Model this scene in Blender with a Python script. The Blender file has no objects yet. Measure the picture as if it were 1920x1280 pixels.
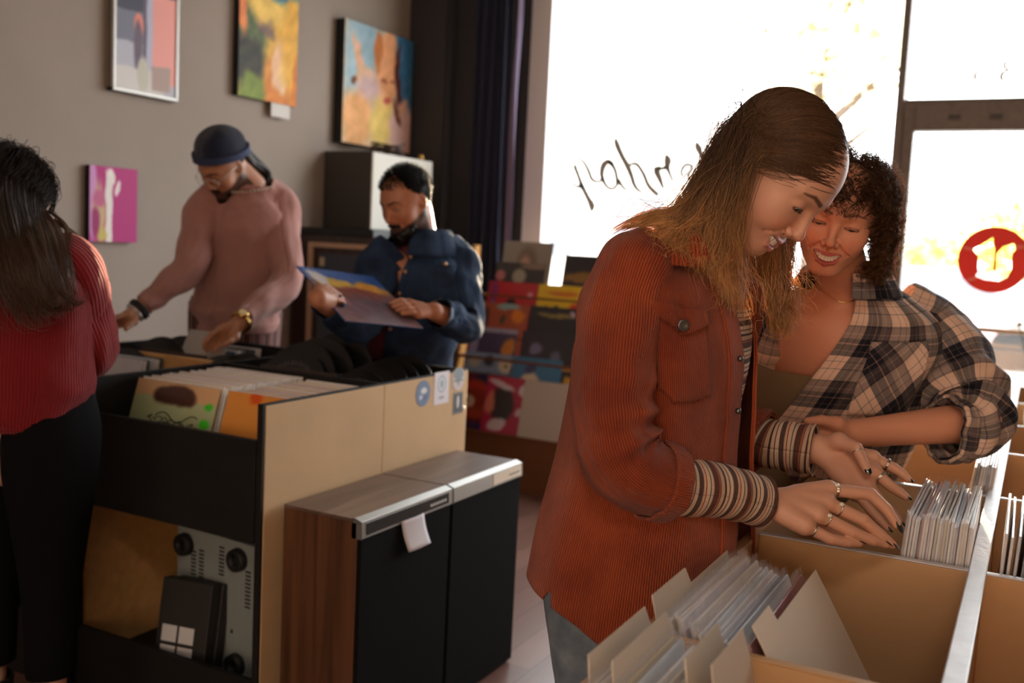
import bpy, math, random
import numpy as np
from math import sin, cos, pi, radians
from mathutils import Vector, Matrix, Euler

SC = bpy.context.scene
COL = SC.collection
random.seed(7)

# ------------------------------------------------------------------ camera
PSI, PIT, RHO, CH = radians(27.7), radians(5.7), radians(2.8), 1.35
CF = np.array([-sin(PSI)*cos(PIT), cos(PSI)*cos(PIT), -sin(PIT)])
_r0 = np.array([cos(PSI), sin(PSI), 0.0]); _u0 = np.cross(_r0, CF)
CR = cos(RHO)*_r0 + sin(RHO)*_u0
CU = cos(RHO)*_u0 - sin(RHO)*_r0
CO = np.array([0, 0, CH])
FPX = 1867.0
cam_data = bpy.data.cameras.new('camera'); cam = bpy.data.objects.new('camera', cam_data); COL.objects.link(cam)
M = Matrix(((CR[0], CU[0], -CF[0], 0), (CR[1], CU[1], -CF[1], 0), (CR[2], CU[2], -CF[2], CH), (0, 0, 0, 1)))
cam.matrix_world = M
cam_data.lens = 35.0; cam_data.sensor_width = 36.0; cam_data.clip_start = 0.02
cam_data.dof.use_dof = True; cam_data.dof.focus_distance = 1.62; cam_data.dof.aperture_fstop = 3.4
SC.camera = cam

def at(x, y, d):
    """point seen at photo pixel x, y, at distance d along the viewing axis"""
    return CO + (CF + CR*(x-960)/FPX - CU*(y-640)/FPX)*d

# ------------------------------------------------------------------ world, sun, fill lamps, exposure
w = bpy.data.worlds.new('sky'); SC.world = w; w.use_nodes = True
bg = w.node_tree.nodes['Background']; bg.inputs[0].default_value = (0.93, 0.965, 1.0, 1); bg.inputs[1].default_value = 10.0
SC.view_settings.view_transform = 'Standard'; SC.view_settings.look = 'None'
SC.view_settings.exposure = 0.0; SC.view_settings.gamma = 1.0; SC.view_settings.use_curve_mapping = False
try:
    SC.cycles.use_denoising = True
    SC.cycles.max_bounces = 7; SC.cycles.diffuse_bounces = 4; SC.cycles.transparent_max_bounces = 24
    SC.cycles.sample_clamp_indirect = 6.0
    SC.cycles.caustics_reflective = False; SC.cycles.caustics_refractive = False
except Exception:
    pass

def light(name, kind, loc, target, energy, color, size=None, size_y=None):
    l = bpy.data.lights.new(name, kind); o = bpy.data.objects.new(name, l); COL.objects.link(o)
    o.location = loc; d = Vector(target)-Vector(loc); o.rotation_euler = d.to_track_quat('-Z', 'Y').to_euler()
    l.energy = energy; l.color = color
    if size:
        l.size = size
        if size_y: l.shape = 'RECTANGLE'; l.size_y = size_y
    return o
_sd = CF + CR*(1604-960)/FPX - CU*(372-640)/FPX
_sd = Vector(_sd).normalized()
sun = light('sun', 'SUN', Vector((0, 0, 1.35))+_sd*20, (0, 0, 1.35), 32.0, (1.0, 0.76, 0.50)); sun.data.angle = radians(1.2)
portal = light('window_daylight', 'AREA', (-1.7, 5.5, 2.0), (-1.7, 0, 2.0), 1, (1, 1, 1), 2.0, 2.2); portal.data.cycles.is_portal = True
portal2 = light('door_daylight', 'AREA', (0.9, 5.5, 1.6), (0.9, 0, 1.6), 1, (1, 1, 1), 3.2, 3.0); portal2.data.cycles.is_portal = True
light('ceiling_fill', 'AREA', (0.2, -0.6, 3.0), (-0.2, 1.2, 0.8), 22, (1.0, 0.86, 0.72), 1.2, 0.6)  # three unseen ceiling areas added as warm fill, no fixtures modelled
light('ceiling_fill', 'AREA', (-2.0, 1.0, 3.05), (-2.0, 1.3, 0), 2.5, (1.0, 0.86, 0.72), 1.2, 0.4)
light('ceiling_fill', 'AREA', (-1.9, 3.6, 3.05), (-1.9, 3.6, 0), 3, (1.0, 0.84, 0.68), 1.2, 0.4)

light('rear_fill_light', 'AREA', (-0.5, -2.5, 1.05), (-0.9, 2.0, 0.7), 27, (1.0, 0.90, 0.80), 2.6, 1.6)  # added fill from behind the camera; the rear wall has no window

# ------------------------------------------------------------------ helpers
def lin(c):
    c = np.array(c, float)/255.0
    return np.where(c <= 0.04045, c/12.92, ((c+0.055)/1.055)**2.4)

def link(o, parent=None):
    COL.objects.link(o)
    if parent is not None: o.parent = parent
    return o

def tag(o, label=None, cat=None, group=None, kind=None):
    if label: o['label'] = label
    if cat: o['category'] = cat
    if group: o['group'] = group
    if kind: o['kind'] = kind
    return o

def empty(name, loc=(0, 0, 0), **k):
    o = bpy.data.objects.new(name, None); o.empty_display_size = 0.05; link(o); o.location = loc
    return tag(o, **k)

def mat(name, rgb, rough=0.6, metal=0.0, bump=0.0, bscale=80.0, var=0.0, vscale=6.0, spec=0.5, sheen=0.0, coat=0.0, stretch=None, trans=0.0):
    m = bpy.data.materials.new(name); m.use_nodes = True
    nt = m.node_tree; b = nt.nodes['Principled BSDF']
    c = tuple(lin(rgb)) + (1,)
    b.inputs['Base Color'].default_value = c; b.inputs['Roughness'].default_value = rough; b.inputs['Metallic'].default_value = metal
    b.inputs['Specular IOR Level'].default_value = spec
    if sheen: b.inputs['Sheen Weight'].default_value = sheen; b.inputs['Sheen Roughness'].default_value = 0.4
    if coat: b.inputs['Coat Weight'].default_value = coat; b.inputs['Coat Roughness'].default_value = 0.15
    m.diffuse_color = c
    tc = nt.nodes.new('ShaderNodeTexCoord'); src = tc.outputs['Object']
    if stretch:
        mp = nt.nodes.new('ShaderNodeMapping'); mp.inputs['Scale'].default_value = stretch
        nt.links.new(src, mp.inputs[0]); src = mp.outputs[0]
    if var:
        n = nt.nodes.new('ShaderNodeTexNoise'); n.inputs['Scale'].default_value = vscale; n.inputs['Detail'].default_value = 5
        nt.links.new(src, n.inputs['Vector'])
        r = nt.nodes.new('ShaderNodeMapRange'); r.inputs['From Min'].default_value = 0.3; r.inputs['From Max'].default_value = 0.7
        r.inputs['To Min'].default_value = 1-var; r.inputs['To Max'].default_value = 1+var
        nt.links.new(n.outputs[0], r.inputs['Value'])
        mx = nt.nodes.new('ShaderNodeVectorMath'); mx.operation = 'SCALE'; mx.inputs[0].default_value = c[:3]
        nt.links.new(r.outputs[0], mx.inputs['Scale']); nt.links.new(mx.outputs[0], b.inputs['Base Color'])
    if bump:
        n = nt.nodes.new('ShaderNodeTexNoise'); n.inputs['Scale'].default_value = bscale; n.inputs['Detail'].default_value = 3
        nt.links.new(src, n.inputs['Vector'])
        bp = nt.nodes.new('ShaderNodeBump'); bp.inputs['Strength'].default_value = bump; bp.inputs['Distance'].default_value = 0.002
        nt.links.new(n.outputs[0], bp.inputs['Height']); nt.links.new(bp.outputs[0], b.inputs['Normal'])
    return m

def attr_mat(name, attr='col', rough=0.5, coat=0.0, spec=0.5, sss=0.0, bump=0, bscale=300, rad=(0.010, 0.004, 0.002)):
    m = mat(name, (200, 200, 200), rough, coat=coat, spec=spec, bump=bump, bscale=bscale)
    nt = m.node_tree; b = nt.nodes['Principled BSDF']
    a = nt.nodes.new('ShaderNodeAttribute'); a.attribute_name = attr
    nt.links.new(a.outputs['Color'], b.inputs['Base Color'])
    if sss:
        b.inputs['Subsurface Weight'].default_value = sss; b.inputs['Subsurface Radius'].default_value = rad; b.inputs['Subsurface Scale'].default_value = 1.0
    return m

def glass_mat(name, tint=(1, 1, 1), refl=0.05, rough=0.02):
    m = bpy.data.materials.new(name); m.use_nodes = True; nt = m.node_tree; nt.nodes.clear()
    o = nt.nodes.new('ShaderNodeOutputMaterial'); mx = nt.nodes.new('ShaderNodeMixShader'); mx.inputs[0].default_value = refl
    t = nt.nodes.new('ShaderNodeBsdfTransparent'); t.inputs[0].default_value = tuple(tint)+(1,)
    g = nt.nodes.new('ShaderNodeBsdfGlossy'); g.inputs['Roughness'].default_value = rough
    nt.links.new(t.outputs[0], mx.inputs[1]); nt.links.new(g.outputs[0], mx.inputs[2]); nt.links.new(mx.outputs[0], o.inputs[0])
    return m

class MB:
    """collects shapes into one mesh; per-face material slot and per-vertex uv"""
    def __init__(s): s.v = []; s.f = []; s.m = []; s.n = 0; s.uv = []; s.c = []
    def add(s, v, f, m=0, uv=None, col=None):
        v = np.asarray(v, float).reshape(-1, 3); s.v.append(v)
        s.f += [tuple(int(i)+s.n for i in q) for q in f]; s.m += [m]*len(f)
        s.uv.append(np.zeros((len(v), 2)) if uv is None else np.asarray(uv, float))
        s.c.append(np.ones((len(v), 3))*0.8 if col is None else (np.asarray(col, float).reshape(-1, 3)*np.ones((len(v), 1))))
        s.n += len(v); return s
    def box(s, lo, hi, m=0, R=None, o=None):
        x0, y0, z0 = lo; x1, y1, z1 = hi
        v = np.array([(x0, y0, z0), (x1, y0, z0), (x1, y1, z0), (x0, y1, z0), (x0, y0, z1), (x1, y0, z1), (x1, y1, z1), (x0, y1, z1)], float)
        if R is not None:
            o = np.zeros(3) if o is None else np.array(o, float)
            v = (v-o) @ np.array(R).T + o
        return s.add(v, [(0, 3, 2, 1), (4, 5, 6, 7), (0, 1, 5, 4), (1, 2, 6, 5), (2, 3, 7, 6), (3, 0, 4, 7)], m)
    def prism(s, poly, a, b, axis=1, m=0):
        """polygon of 2-D points swept along an axis from a to b"""
        n = len(poly); v = []
        for t in (a, b):
            for p in poly:
                q = [0, 0, 0]; k = [i for i in range(3) if i != axis]
                q[k[0]], q[k[1]], q[axis] = p[0], p[1], t; v.append(q)
        f = [tuple(range(n)), tuple(range(2*n-1, n-1, -1))] + [(i, (i+1) % n, n+(i+1) % n, n+i) for i in range(n)]
        return s.add(v, f, m)
    def cyl(s, p0, p1, r0, r1=None, n=20, m=0, cap=True):
        r1 = r0 if r1 is None else r1
        p0 = np.array(p0, float); p1 = np.array(p1, float); d = p1-p0; d = d/np.linalg.norm(d)
        a = np.cross(d, [0, 0, 1] if abs(d[2]) < .9 else [1, 0, 0]); a /= np.linalg.norm(a); b = np.cross(d, a)
        t = np.arange(n)*2*pi/n
        ring = np.outer(np.cos(t), a)+np.outer(np.sin(t), b)
        v = np.vstack([p0+ring*r0, p1+ring*r1])
        f = [(i, (i+1) % n, n+(i+1) % n, n+i) for i in range(n)]
        if cap: f += [tuple(range(n-1, -1, -1)), tuple(range(n, 2*n))]
        return s.add(v, f, m)
    def lathe(s, prof, o=(0, 0, 0), n=24, m=0, axis=2, R=None):
        t = np.arange(n)*2*pi/n; v = []
        for r, z in prof:
            for a in t:
                p = [r*cos(a), r*sin(a), z]
                v.append(p)
        v = np.array(v)
        if R is not None: v = v @ np.array(R).T
        v = v+np.array(o)
        f = [(k*n+i, k*n+(i+1) % n, (k+1)*n+(i+1) % n, (k+1)*n+i) for k in range(len(prof)-1) for i in range(n)]
        return s.add(v, f, m)
    def ball(s, o, r, n=14, m=0, R=None):
        r = np.ones(3)*r if np.isscalar(r) else np.array(r, float)
        v = [(0, 0, 1)]; f = []
        k = n//2
        for i in range(1, k):
            for j in range(n):
                a = pi*i/k; b = 2*pi*j/n; v.append((sin(a)*cos(b), sin(a)*sin(b), cos(a)))
        v.append((0, 0, -1)); v = np.array(v)*r
        if R is not None: v = v @ np.array(R).T
        for j in range(n): f.append((0, 1+j, 1+(j+1) % n))
        for i in range(k-2):
            for j in range(n): f.append((1+i*n+j, 1+(i+1)*n+j, 1+(i+1)*n+(j+1) % n, 1+i*n+(j+1) % n))
        e = len(v)-1
        for j in range(n): f.append((e, 1+(k-2)*n+(j+1) % n, 1+(k-2)*n+j))
        return s.add(v+np.array(o), f, m)
    def tube(s, pts, r, n=8, m=0, cap=True, col=None):
        pts = np.array(pts, float); r = np.ones(len(pts))*r
        fr = frames(pts); t = np.arange(n)*2*pi/n
        v = np.concatenate([pts[i]+(np.outer(np.cos(t), fr[i][0])+np.outer(np.sin(t), fr[i][1]))*r[i] for i in range(len(pts))])
        f = [(k*n+i, k*n+(i+1) % n, (k+1)*n+(i+1) % n, (k+1)*n+i) for k in range(len(pts)-1) for i in range(n)]
        if cap: f += [tuple(range(n-1, -1, -1)), tuple(range(len(v)-n, len(v)))]
        return s.add(v, f, m, col=col)
    def build(s, name, mats, parent=None, smooth=False, bevel=0, **k):
        me = bpy.data.meshes.new(name)
        V = np.concatenate(s.v) if s.v else np.zeros((0, 3))
        me.from_pydata(V.tolist(), [], s.f); mats = mats if isinstance(mats, (list, tuple)) else [mats]
        for m in mats: me.materials.append(m)
        if len(mats) > 1: me.polygons.foreach_set('material_index', s.m)
        UV = np.concatenate(s.uv); Cc = np.concatenate(s.c)
        if np.abs(UV).max() > 0:
            li = np.zeros(len(me.loops), int); me.loops.foreach_get('vertex_index', li)
            u = me.uv_layers.new(name='UVMap'); u.data.foreach_set('uv', UV[li].ravel())
        if Cc.std() > 0 or abs(Cc.mean()-.8) > 1e-6:
            a = me.color_attributes.new('col', 'FLOAT_COLOR', 'POINT'); a.data.foreach_set('color', np.hstack([Cc, np.ones((len(Cc), 1))]).ravel())
        if smooth: me.polygons.foreach_set('use_smooth', [True]*len(me.polygons))
        me.update()
        o = bpy.data.objects.new(name, me); link(o, parent)
        if bevel:
            b = o.modifiers.new('bevel', 'BEVEL'); b.width = bevel; b.segments = 2; b.limit_method = 'ANGLE'
        return tag(o, **k)

def frames(pts, up=None):
    n = len(pts); T = np.gradient(pts, axis=0); T /= np.linalg.norm(T, axis=1)[:, None]+1e-12
    out = []; a = None
    for i in range(n):
        if a is None:
            h = np.array([0, 0, 1.0]) if up is None else np.array(up, float)
            if abs(T[i] @ h) > .95: h = np.array([0, 1.0, 0])
            a = np.cross(T[i], h)
        a = a-(a @ T[i])*T[i]; a /= np.linalg.norm(a); b = np.cross(T[i], a); out.append((a, b))
    return out

def crom(P, n):
    """Catmull-Rom through the rows of P, n samples"""
    P = np.array(P, float); P = np.vstack([2*P[0]-P[1], P, 2*P[-1]-P[-2]])
    k = len(P)-3; out = []
    for t in np.linspace(0, k-1e-9, n):
        i = int(t); u = t-i; a, b, c, d = P[i:i+4]
        out.append(0.5*((2*b)+(-a+c)*u+(2*a-5*b+4*c-d)*u*u+(-a+3*b-3*c+d)*u**3))
    return np.array(out)

def copy_tree(o, parent=None):
    c = o.copy(); COL.objects.link(c)
    if parent is not None: c.parent = parent
    for ch in o.children: copy_tree(ch, c)
    return c

def rotm(ax, a):
    return np.array(Matrix.Rotation(a, 3, ax))

def painted(name, w, h, fn, m, parent=None, nx=64, ny=64, t=0.003, **k):
    """flat printed surface in the local x-z plane facing -y, thickness t; fn(u, v) gives the printed colour (0..255)"""
    u, v = np.meshgrid(np.linspace(0, 1, nx), np.linspace(0, 1, ny)); c = fn(u.ravel(), v.ravel())
    mb = MB(); V = np.stack([u.ravel()*w, np.zeros(u.size), v.ravel()*h], 1)
    f = [(j*nx+i, j*nx+i+1, (j+1)*nx+i+1, (j+1)*nx+i) for j in range(ny-1) for i in range(nx-1)]
    mb.add(V, f, col=lin(np.clip(c, 0, 255)))
    e = np.array([(0, 0, 0), (w, 0, 0), (w, 0, h), (0, 0, h), (0, t, 0), (w, t, 0), (w, t, h), (0, t, h)])
    mb.add(e, [(0, 4, 5, 1), (1, 5, 6, 2), (2, 6, 7, 3), (3, 7, 4, 0), (4, 7, 6, 5)], col=lin(np.clip(fn(np.array([.5]), np.array([.99]))*.8, 0, 255)))
    return mb.build(name, m, parent, **k)

def vnoise(P, seed=0, oct=3, f=1.0):
    """cheap smooth noise in -1..1 from sums of rotated sines"""
    rs = np.random.RandomState(seed); out = np.zeros(len(P)); amp = 1; tot = 0
    for o in range(oct):
        for k in range(4):
            d = rs.normal(size=P.shape[1]); d /= np.linalg.norm(d); d2 = rs.normal(size=P.shape[1]); d2 /= np.linalg.norm(d2)
            out += amp*np.sin(P @ d*f*6.28+rs.rand()*6.28+1.7*np.sin(P @ d2*f*4+rs.rand()*6.28)); tot += amp
        f *= 2.1; amp *= .5
    return out/tot*1.6

def blobs(u, v, base, items, warp=0.0, seed=1):
    """printed artwork: soft ellipses (cx, cy, rx, ry, angle, colour, softness) laid over a base colour"""
    if warp:
        P = np.stack([u, v], 1); u = u+warp*vnoise(P, seed, 3, 2.0); v = v+warp*vnoise(P, seed+9, 3, 2.0)
    c = np.ones((len(u), 1))*np.array(base, float)
    for cx, cy, rx, ry, a, col, s in items:
        a = radians(a); x = (u-cx)*cos(a)+(v-cy)*sin(a); y = -(u-cx)*sin(a)+(v-cy)*cos(a)
        if s < 0: d = np.maximum(np.abs(x)/rx, np.abs(y)/ry); s = -s
        else: d = np.sqrt((x/rx)**2+(y/ry)**2)
        k = np.clip((1-d)/s+.5, 0, 1)[:, None]; c = c*(1-k)+np.array(col, float)*k
    return c
# ================================================================== ROOM
XW, YW, XR, YB, ZC = -3.5, 5.27, 2.8, -2.6, 3.1
m_wall = mat('wall_paint', (156, 141, 130), 0.85, bump=0.15, bscale=60, var=0.05, vscale=2.0)
m_dark = mat('charcoal_paint', (58, 56, 58), 0.8, bump=0.1)
m_ceil = mat('ceiling_paint', (120, 116, 110), 0.9)
m_floor = None
def floor_mat():
    m = mat('laminate_floor', (120, 86, 74), 0.32, spec=0.5); nt = m.node_tree; b = nt.nodes['Principled BSDF']
    tc = nt.nodes.new('ShaderNodeTexCoord'); mp = nt.nodes.new('ShaderNodeMapping'); mp.inputs['Rotation'].default_value = (0, 0, radians(90))
    br = nt.nodes.new('ShaderNodeTexBrick'); br.inputs['Scale'].default_value = 1.0; br.inputs['Brick Width'].default_value = 1.1; br.inputs['Row Height'].default_value = 0.12
    br.inputs['Mortar Size'].default_value = 0.0015; br.inputs['Color1'].default_value = tuple(lin((142, 104, 92)))+(1,); br.inputs['Color2'].default_value = tuple(lin((116, 82, 72)))+(1,); br.inputs['Mortar'].default_value = tuple(lin((60, 42, 36)))+(1,)
    n = nt.nodes.new('ShaderNodeTexNoise'); n.inputs['Scale'].default_value = 5; n.inputs['Detail'].default_value = 6; mp2 = nt.nodes.new('ShaderNodeMapping'); mp2.inputs['Scale'].default_value = (14, 1.2, 1)
    mx = nt.nodes.new('ShaderNodeMixRGB'); mx.blend_type = 'MULTIPLY'; mx.inputs[0].default_value = 0.35
    L = nt.links.new
    L(tc.outputs['Object'], mp.inputs[0]); L(mp.outputs[0], br.inputs['Vector']); L(tc.outputs['Object'], mp2.inputs[0]); L(mp2.outputs[0], n.inputs['Vector'])
    L(br.outputs['Color'], mx.inputs[1]); L(n.outputs[0], mx.inputs[2]); L(mx.outputs[0], b.inputs['Base Color'])
    return m
m_floor = floor_mat()
def struct(name, lo, hi, m, **k): return MB().box(lo, hi).build(name, m, kind='structure', **k)
struct('floor', (XW-.15, YB-.15, -.1), (XR+.15, YW+.15, 0), m_floor)
struct('ceiling', (XW-.15, YB-.15, ZC), (XR+.15, YW+.15, ZC+.1), m_ceil)
struct('wall_left', (XW-.15, YB-.15, 0), (XW, YW+.15, ZC), m_wall)
struct('wall_right', (XR, YB-.15, 0), (XR+.15, YW+.15, ZC), m_wall)
struct('wall_rear', (XW, YB-.15, 0), (XR, YB, ZC), m_wall)
WX0, WX1, WZ0, WZ1 = -2.74, -0.70, 0.80, 3.0
wb = MB().box((XW, YW, 0), (WX0, YW+.15, ZC)).box((WX0, YW, 0), (WX1, YW+.15, WZ0)).box((WX0, YW, WZ1), (XR, YW+.15, ZC))
wb.box((1.55, YW, 0), (XR, YW+.15, WZ1)); wb.build('wall_window', m_dark, kind='structure')
struct('trim_1', (XW, YW-.13, 0), (-3.24, YW, ZC), m_dark)
struct('baseboard_left', (XW, YB, 0), (XW+.015, YW-.13, .1), m_dark)
m_alu = mat('weathered_grey_frame', (116, 104, 98), 0.5, 0.2, bump=.2, var=.12, vscale=30)
m_white = mat('white_frame_paint', (226, 220, 222), 0.5)
m_glass = glass_mat('window_glass', (0.97, 0.98, 0.97), 0.04)
# large shop window
f = MB().box((WX0, YW+.0, WZ0), (WX0+.13, YW+.13, WZ1)).box((WX0+.13, YW+.02, WZ0), (WX1, YW+.13, WZ0+.06)).box((WX0+.13, YW+.02, WZ1-.06), (WX1, YW+.13, WZ1))
wf = f.build('window_1', m_white, kind='structure', bevel=.003)
MB().box((WX0+.13, YW+.055, WZ0+.06), (WX1, YW+.061, WZ1-.06)).build('window_pane', m_glass, wf)
MB().box((WX0-.03, YW-.09, WZ0-.03), (WX1, YW, WZ0)).build('window_sill', m_white, wf, bevel=.004)
# post between window and door
struct('trim_2', (WX1, YW-.02, 0), (WX1+.035, YW+.14, ZC-.1), m_alu, label='grey post between window and door')
# glass door with a transom pane above
DX0, DX1 = WX1+.035, 0.52
f = MB().box((DX0, YW, 0), (DX0+.055, YW+.08, 2.12)).box((DX1-.055, YW, 0), (DX1, YW+.08, 2.12)).box((DX0+.055, YW, 1.985), (DX1-.055, YW+.08, 2.12)).box((DX0+.055, YW, 0), (DX1-.055, YW+.08, .2))
dr = f.build('door_1', m_alu, kind='structure', bevel=.003)
MB().box((DX0+.055, YW+.035, .2), (DX1-.055, YW+.041, 1.985)).build('door_glass', m_glass, dr)
m_bar = mat('brushed_push_bar', (150, 132, 115), 0.35, 0.8)
hb = MB(); hb.tube([(DX0+.05, YW-.05, 1.045), (DX1-.05, YW-.05, 1.045)], .012, 10); hb.cyl((DX0+.06, YW-.05, 1.045), (DX0+.06, YW+.01, 1.045), .01); hb.cyl((DX1-.06, YW-.05, 1.045), (DX1-.06, YW+.01, 1.045), .01)
hb.build('push_bar', m_bar, dr, smooth=True)
for xx in (-.46, -.28):
    MB().box((xx, YW-.008, 2.035), (xx+.055, YW, 2.06)).build('frame_fitting', mat('dark_fitting', (70, 62, 58), .5), dr)
f = MB().box((DX0, YW, 2.12), (DX1, YW+.08, 2.135)).box((DX0, YW, 2.96), (DX1, YW+.08, WZ1)).box((DX1, YW, 0), (DX1+.05, YW+.1, WZ1))
w2 = f.build('window_2', m_alu, kind='structure'); MB().box((DX0, YW+.035, 2.135), (DX1, YW+.041, 2.96)).build('window_pane', m_glass, w2)
f = MB().box((DX1+.05, YW, 0), (1.55, YW+.08, .3)).box((DX1+.05, YW, 2.94), (1.55, YW+.08, WZ1)).box((1.49, YW, .3), (1.55, YW+.08, 2.94))
w3 = f.build('window_3', m_alu, kind='structure'); MB().box((DX1+.05, YW+.035, .3), (1.49, YW+.041, 2.94)).build('window_pane', m_glass, w3)

# ------------------------------------------------------------------ outside
m_walk = mat('sidewalk_concrete', (205, 200, 190), .9, var=.06); m_road = mat('road_asphalt', (150, 148, 146), .9)
struct('ground', (-30, YW+.15, -.3), (30, 9.0, -.12), m_walk); struct('road', (-30, 9.0, -.4), (30, 40, -.22), m_road)
m_b = mat('pale_render', (225, 215, 205), .9); m_gl2 = mat('dark_window', (120, 125, 135), .2)
b = empty('building', (0, 30, -.2), label='pale low building on the far side of the sunlit street', cat='building')
MB().box((-26, 0, 0), (-9, 6, 5.2)).build('wall', m_b, b); MB().box((-26.3, -.3, 5.2), (-8.7, 6, 5.5)).build('roof', mat('roof_grey', (180, 170, 165), .8), b)
for i in range(5): MB().box((-25+3.2*i, -.05, 1.2), (-23.4+3.2*i, 0.02, 3.2)).build('window', m_gl2, b)
def car(loc, rz, col, label):
    r = empty('car', loc, label=label, cat='car'); r.rotation_euler = (0, 0, rz)
    prof = [(-2.1, .35), (-2.15, .75), (-1.9, .95), (-1.2, 1.0), (-.6, 1.42), (.7, 1.45), (1.35, 1.0), (2.0, .85), (2.12, .55), (2.1, .35)]
    MB().prism(prof, -.85, .85, 1).build('car_body', mat('car_paint', col, .3, coat=.6), r, bevel=.06)
    MB().prism([(-1.05, 1.02), (-.58, 1.36), (.66, 1.38), (1.15, 1.02)], -.865, .865, 1).build('side_window', m_gl2, r)
    for sx in (-1.35, 1.3):
        for sy in (-.8, .8): MB().cyl((sx, sy-.1, .33), (sx, sy+.1, .33), .33, n=24).build('wheel', mat('tyre', (40, 40, 42), .8), r)
car((-1.6, 17.5, -.22), .05, (226, 178, 176), 'pale red car parked across the street, left of the round red sign')
car((.6, 21.5, -.22), .0, (222, 224, 230), 'silver car on the road behind the round red window sign')
def tree(loc, h, r, col, label, seed, cz=.68, ch=.36):
    rs = np.random.RandomState(seed); e = empty('street_tree', loc, label=label, cat='tree', group=None)
    t = MB(); t.tube([(0, 0, 0), (.05, 0, h*.3), (-.05, .1, h*.6), (0, 0, h*.8)], [.16, .12, .09, .03], 10)
    for k in range(6):
        a = rs.rand()*6.28; z = h*(.35+.4*rs.rand()); t.tube([(0, 0, z), (cos(a)*r*.4, sin(a)*r*.4, z+.5), (cos(a)*r*.8, sin(a)*r*.8, z+.9)], [.06, .04, .02], 6)
    t.build('trunk', mat('bark', (110, 92, 78), .9), e)
    n = 1500; d = rs.normal(size=(n, 3)); d /= np.linalg.norm(d, axis=1)[:, None]; P = d*(rs.rand(n, 1)**.4)*np.array([r, r, h*ch])+[0, 0, h*cz]
    P += .25*vnoise(P, seed, 2, .3)[:, None]
    a = rs.normal(size=(n, 3)); a /= np.linalg.norm(a, axis=1)[:, None]; bb = np.cross(a, d); s = .09+.07*rs.rand(n, 1)
    V = np.stack([P-a*s, P+bb*s*.6, P+a*s, P-bb*s*.6], 1).reshape(-1, 3)
    MB().add(V, [(4*i, 4*i+1, 4*i+2, 4*i+3) for i in range(n)]).build('leaves', mat('autumn_leaves', col, .7), e, kind='stuff')
tree((-2.55, 12.5, -.15), 5.6, 1.25, (246, 240, 205), 'yellowing street tree seen high in the big window above the women', 3, .74, .17)
tree((-.35, 24, -.2), 3.0, 1.6, (215, 222, 110), 'low yellow-green tree far off above the round red sign', 4)
tree((-1.95, 22, -.2), 2.2, .7, (236, 226, 100), 'small yellow tree far off left of the round red sign', 5)

# ------------------------------------------------------------------ curtain
m_cur = mat('navy_curtain', (38, 42, 66), .85, sheen=.3, bump=.15, bscale=300)
def curtain(x0, x1, y, z0, z1, n, amp, m, nm='curtain', **k):
    X = np.linspace(0, 1, 160); mb = MB(); V = []
    for j, z in enumerate(np.linspace(z0, z1, 14)):
        q = (z-z0)/(z1-z0)
        V.append(np.stack([x0+(x1-x0)*X+.01*np.sin(X*9+q*3), y+amp*np.sin(X*n*6.28+.5*np.sin(q*2.5+X*5))*(1.15-.3*q), np.full(160, z)], 1))
    f = [(j*160+i, j*160+i+1, (j+1)*160+i+1, (j+1)*160+i) for j in range(13) for i in range(159)]
    o = mb.add(np.concatenate(V), f).build(nm, m, smooth=True, **k); s = o.modifiers.new('s', 'SOLIDIFY'); s.thickness = .003
    return o
cu = curtain(-3.06, -2.79, YW-.11, .05, 2.98, 5.5, .035, m_cur, label='navy curtain gathered at the left side of the shop window', cat='curtain')
lin_ = MB(); V = []
zz = np.linspace(.05, 2.98, 24)
for z in zz:
    for i, x in enumerate(np.linspace(-2.795, -2.755, 8)): V.append((x+.006*sin(z*5), YW-.10+.015*sin(i*.9+z*3), z))
lin_.add(V, [(j*8+i, j*8+i+1, (j+1)*8+i+1, (j+1)*8+i) for j in range(23) for i in range(7)])
o = lin_.build('lining', mat('mauve_lining', (132, 118, 146), .8), cu, smooth=True, label='pale mauve lining edge'); o.modifiers.new('s', 'SOLIDIFY').thickness = .002
MB().tube([(-3.15, YW-.1, 2.99), (-2.70, YW-.1, 2.99)], .012, 10).build('curtain_rod', m_bar, cu, smooth=True)

# ------------------------------------------------------------------ lettering on the glass (seen from behind)
m_let = mat('grey_painted_letters', (176, 178, 176), .6)
def wpt(x, y, Y=YW+.045):
    """photo pixel to a point on the window glass"""
    r = CF + CR*(x-960)/FPX - CU*(y-640)/FPX; return CO + r*(Y/r[1])
def ribbon(px, wd, Y=YW+.045, z8=None):
    P = crom([wpt(*p, Y) for p in px], 40); W = crom(np.array(wd)[:, None], 40)[:, 0]
    T = np.gradient(P, axis=0); T /= np.linalg.norm(T, axis=1)[:, None]; N = np.stack([-T[:, 2], 0*T[:, 0], T[:, 0]], 1)
    W = np.clip(W, .0008, 1)
    mb = []
    V = np.stack([P-N*W[:, None], P+N*W[:, None], P+N*W[:, None]+[0, .004, 0], P-N*W[:, None]+[0, .004, 0]], 1).reshape(-1, 3)
    f = []
    for i in range(39):
        for k in range(4): f.append((4*i+k, 4*i+(k+1) % 4, 4*i+4+(k+1) % 4, 4*i+4+k))
    return V, f
L = empty('window_lettering', tuple(wpt(1200, 340)), label='grey painted cursive shop name read backwards across the big window', cat='lettering')
def Z(x, y): return 1040+x/6.4, 240+y/6.4
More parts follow.
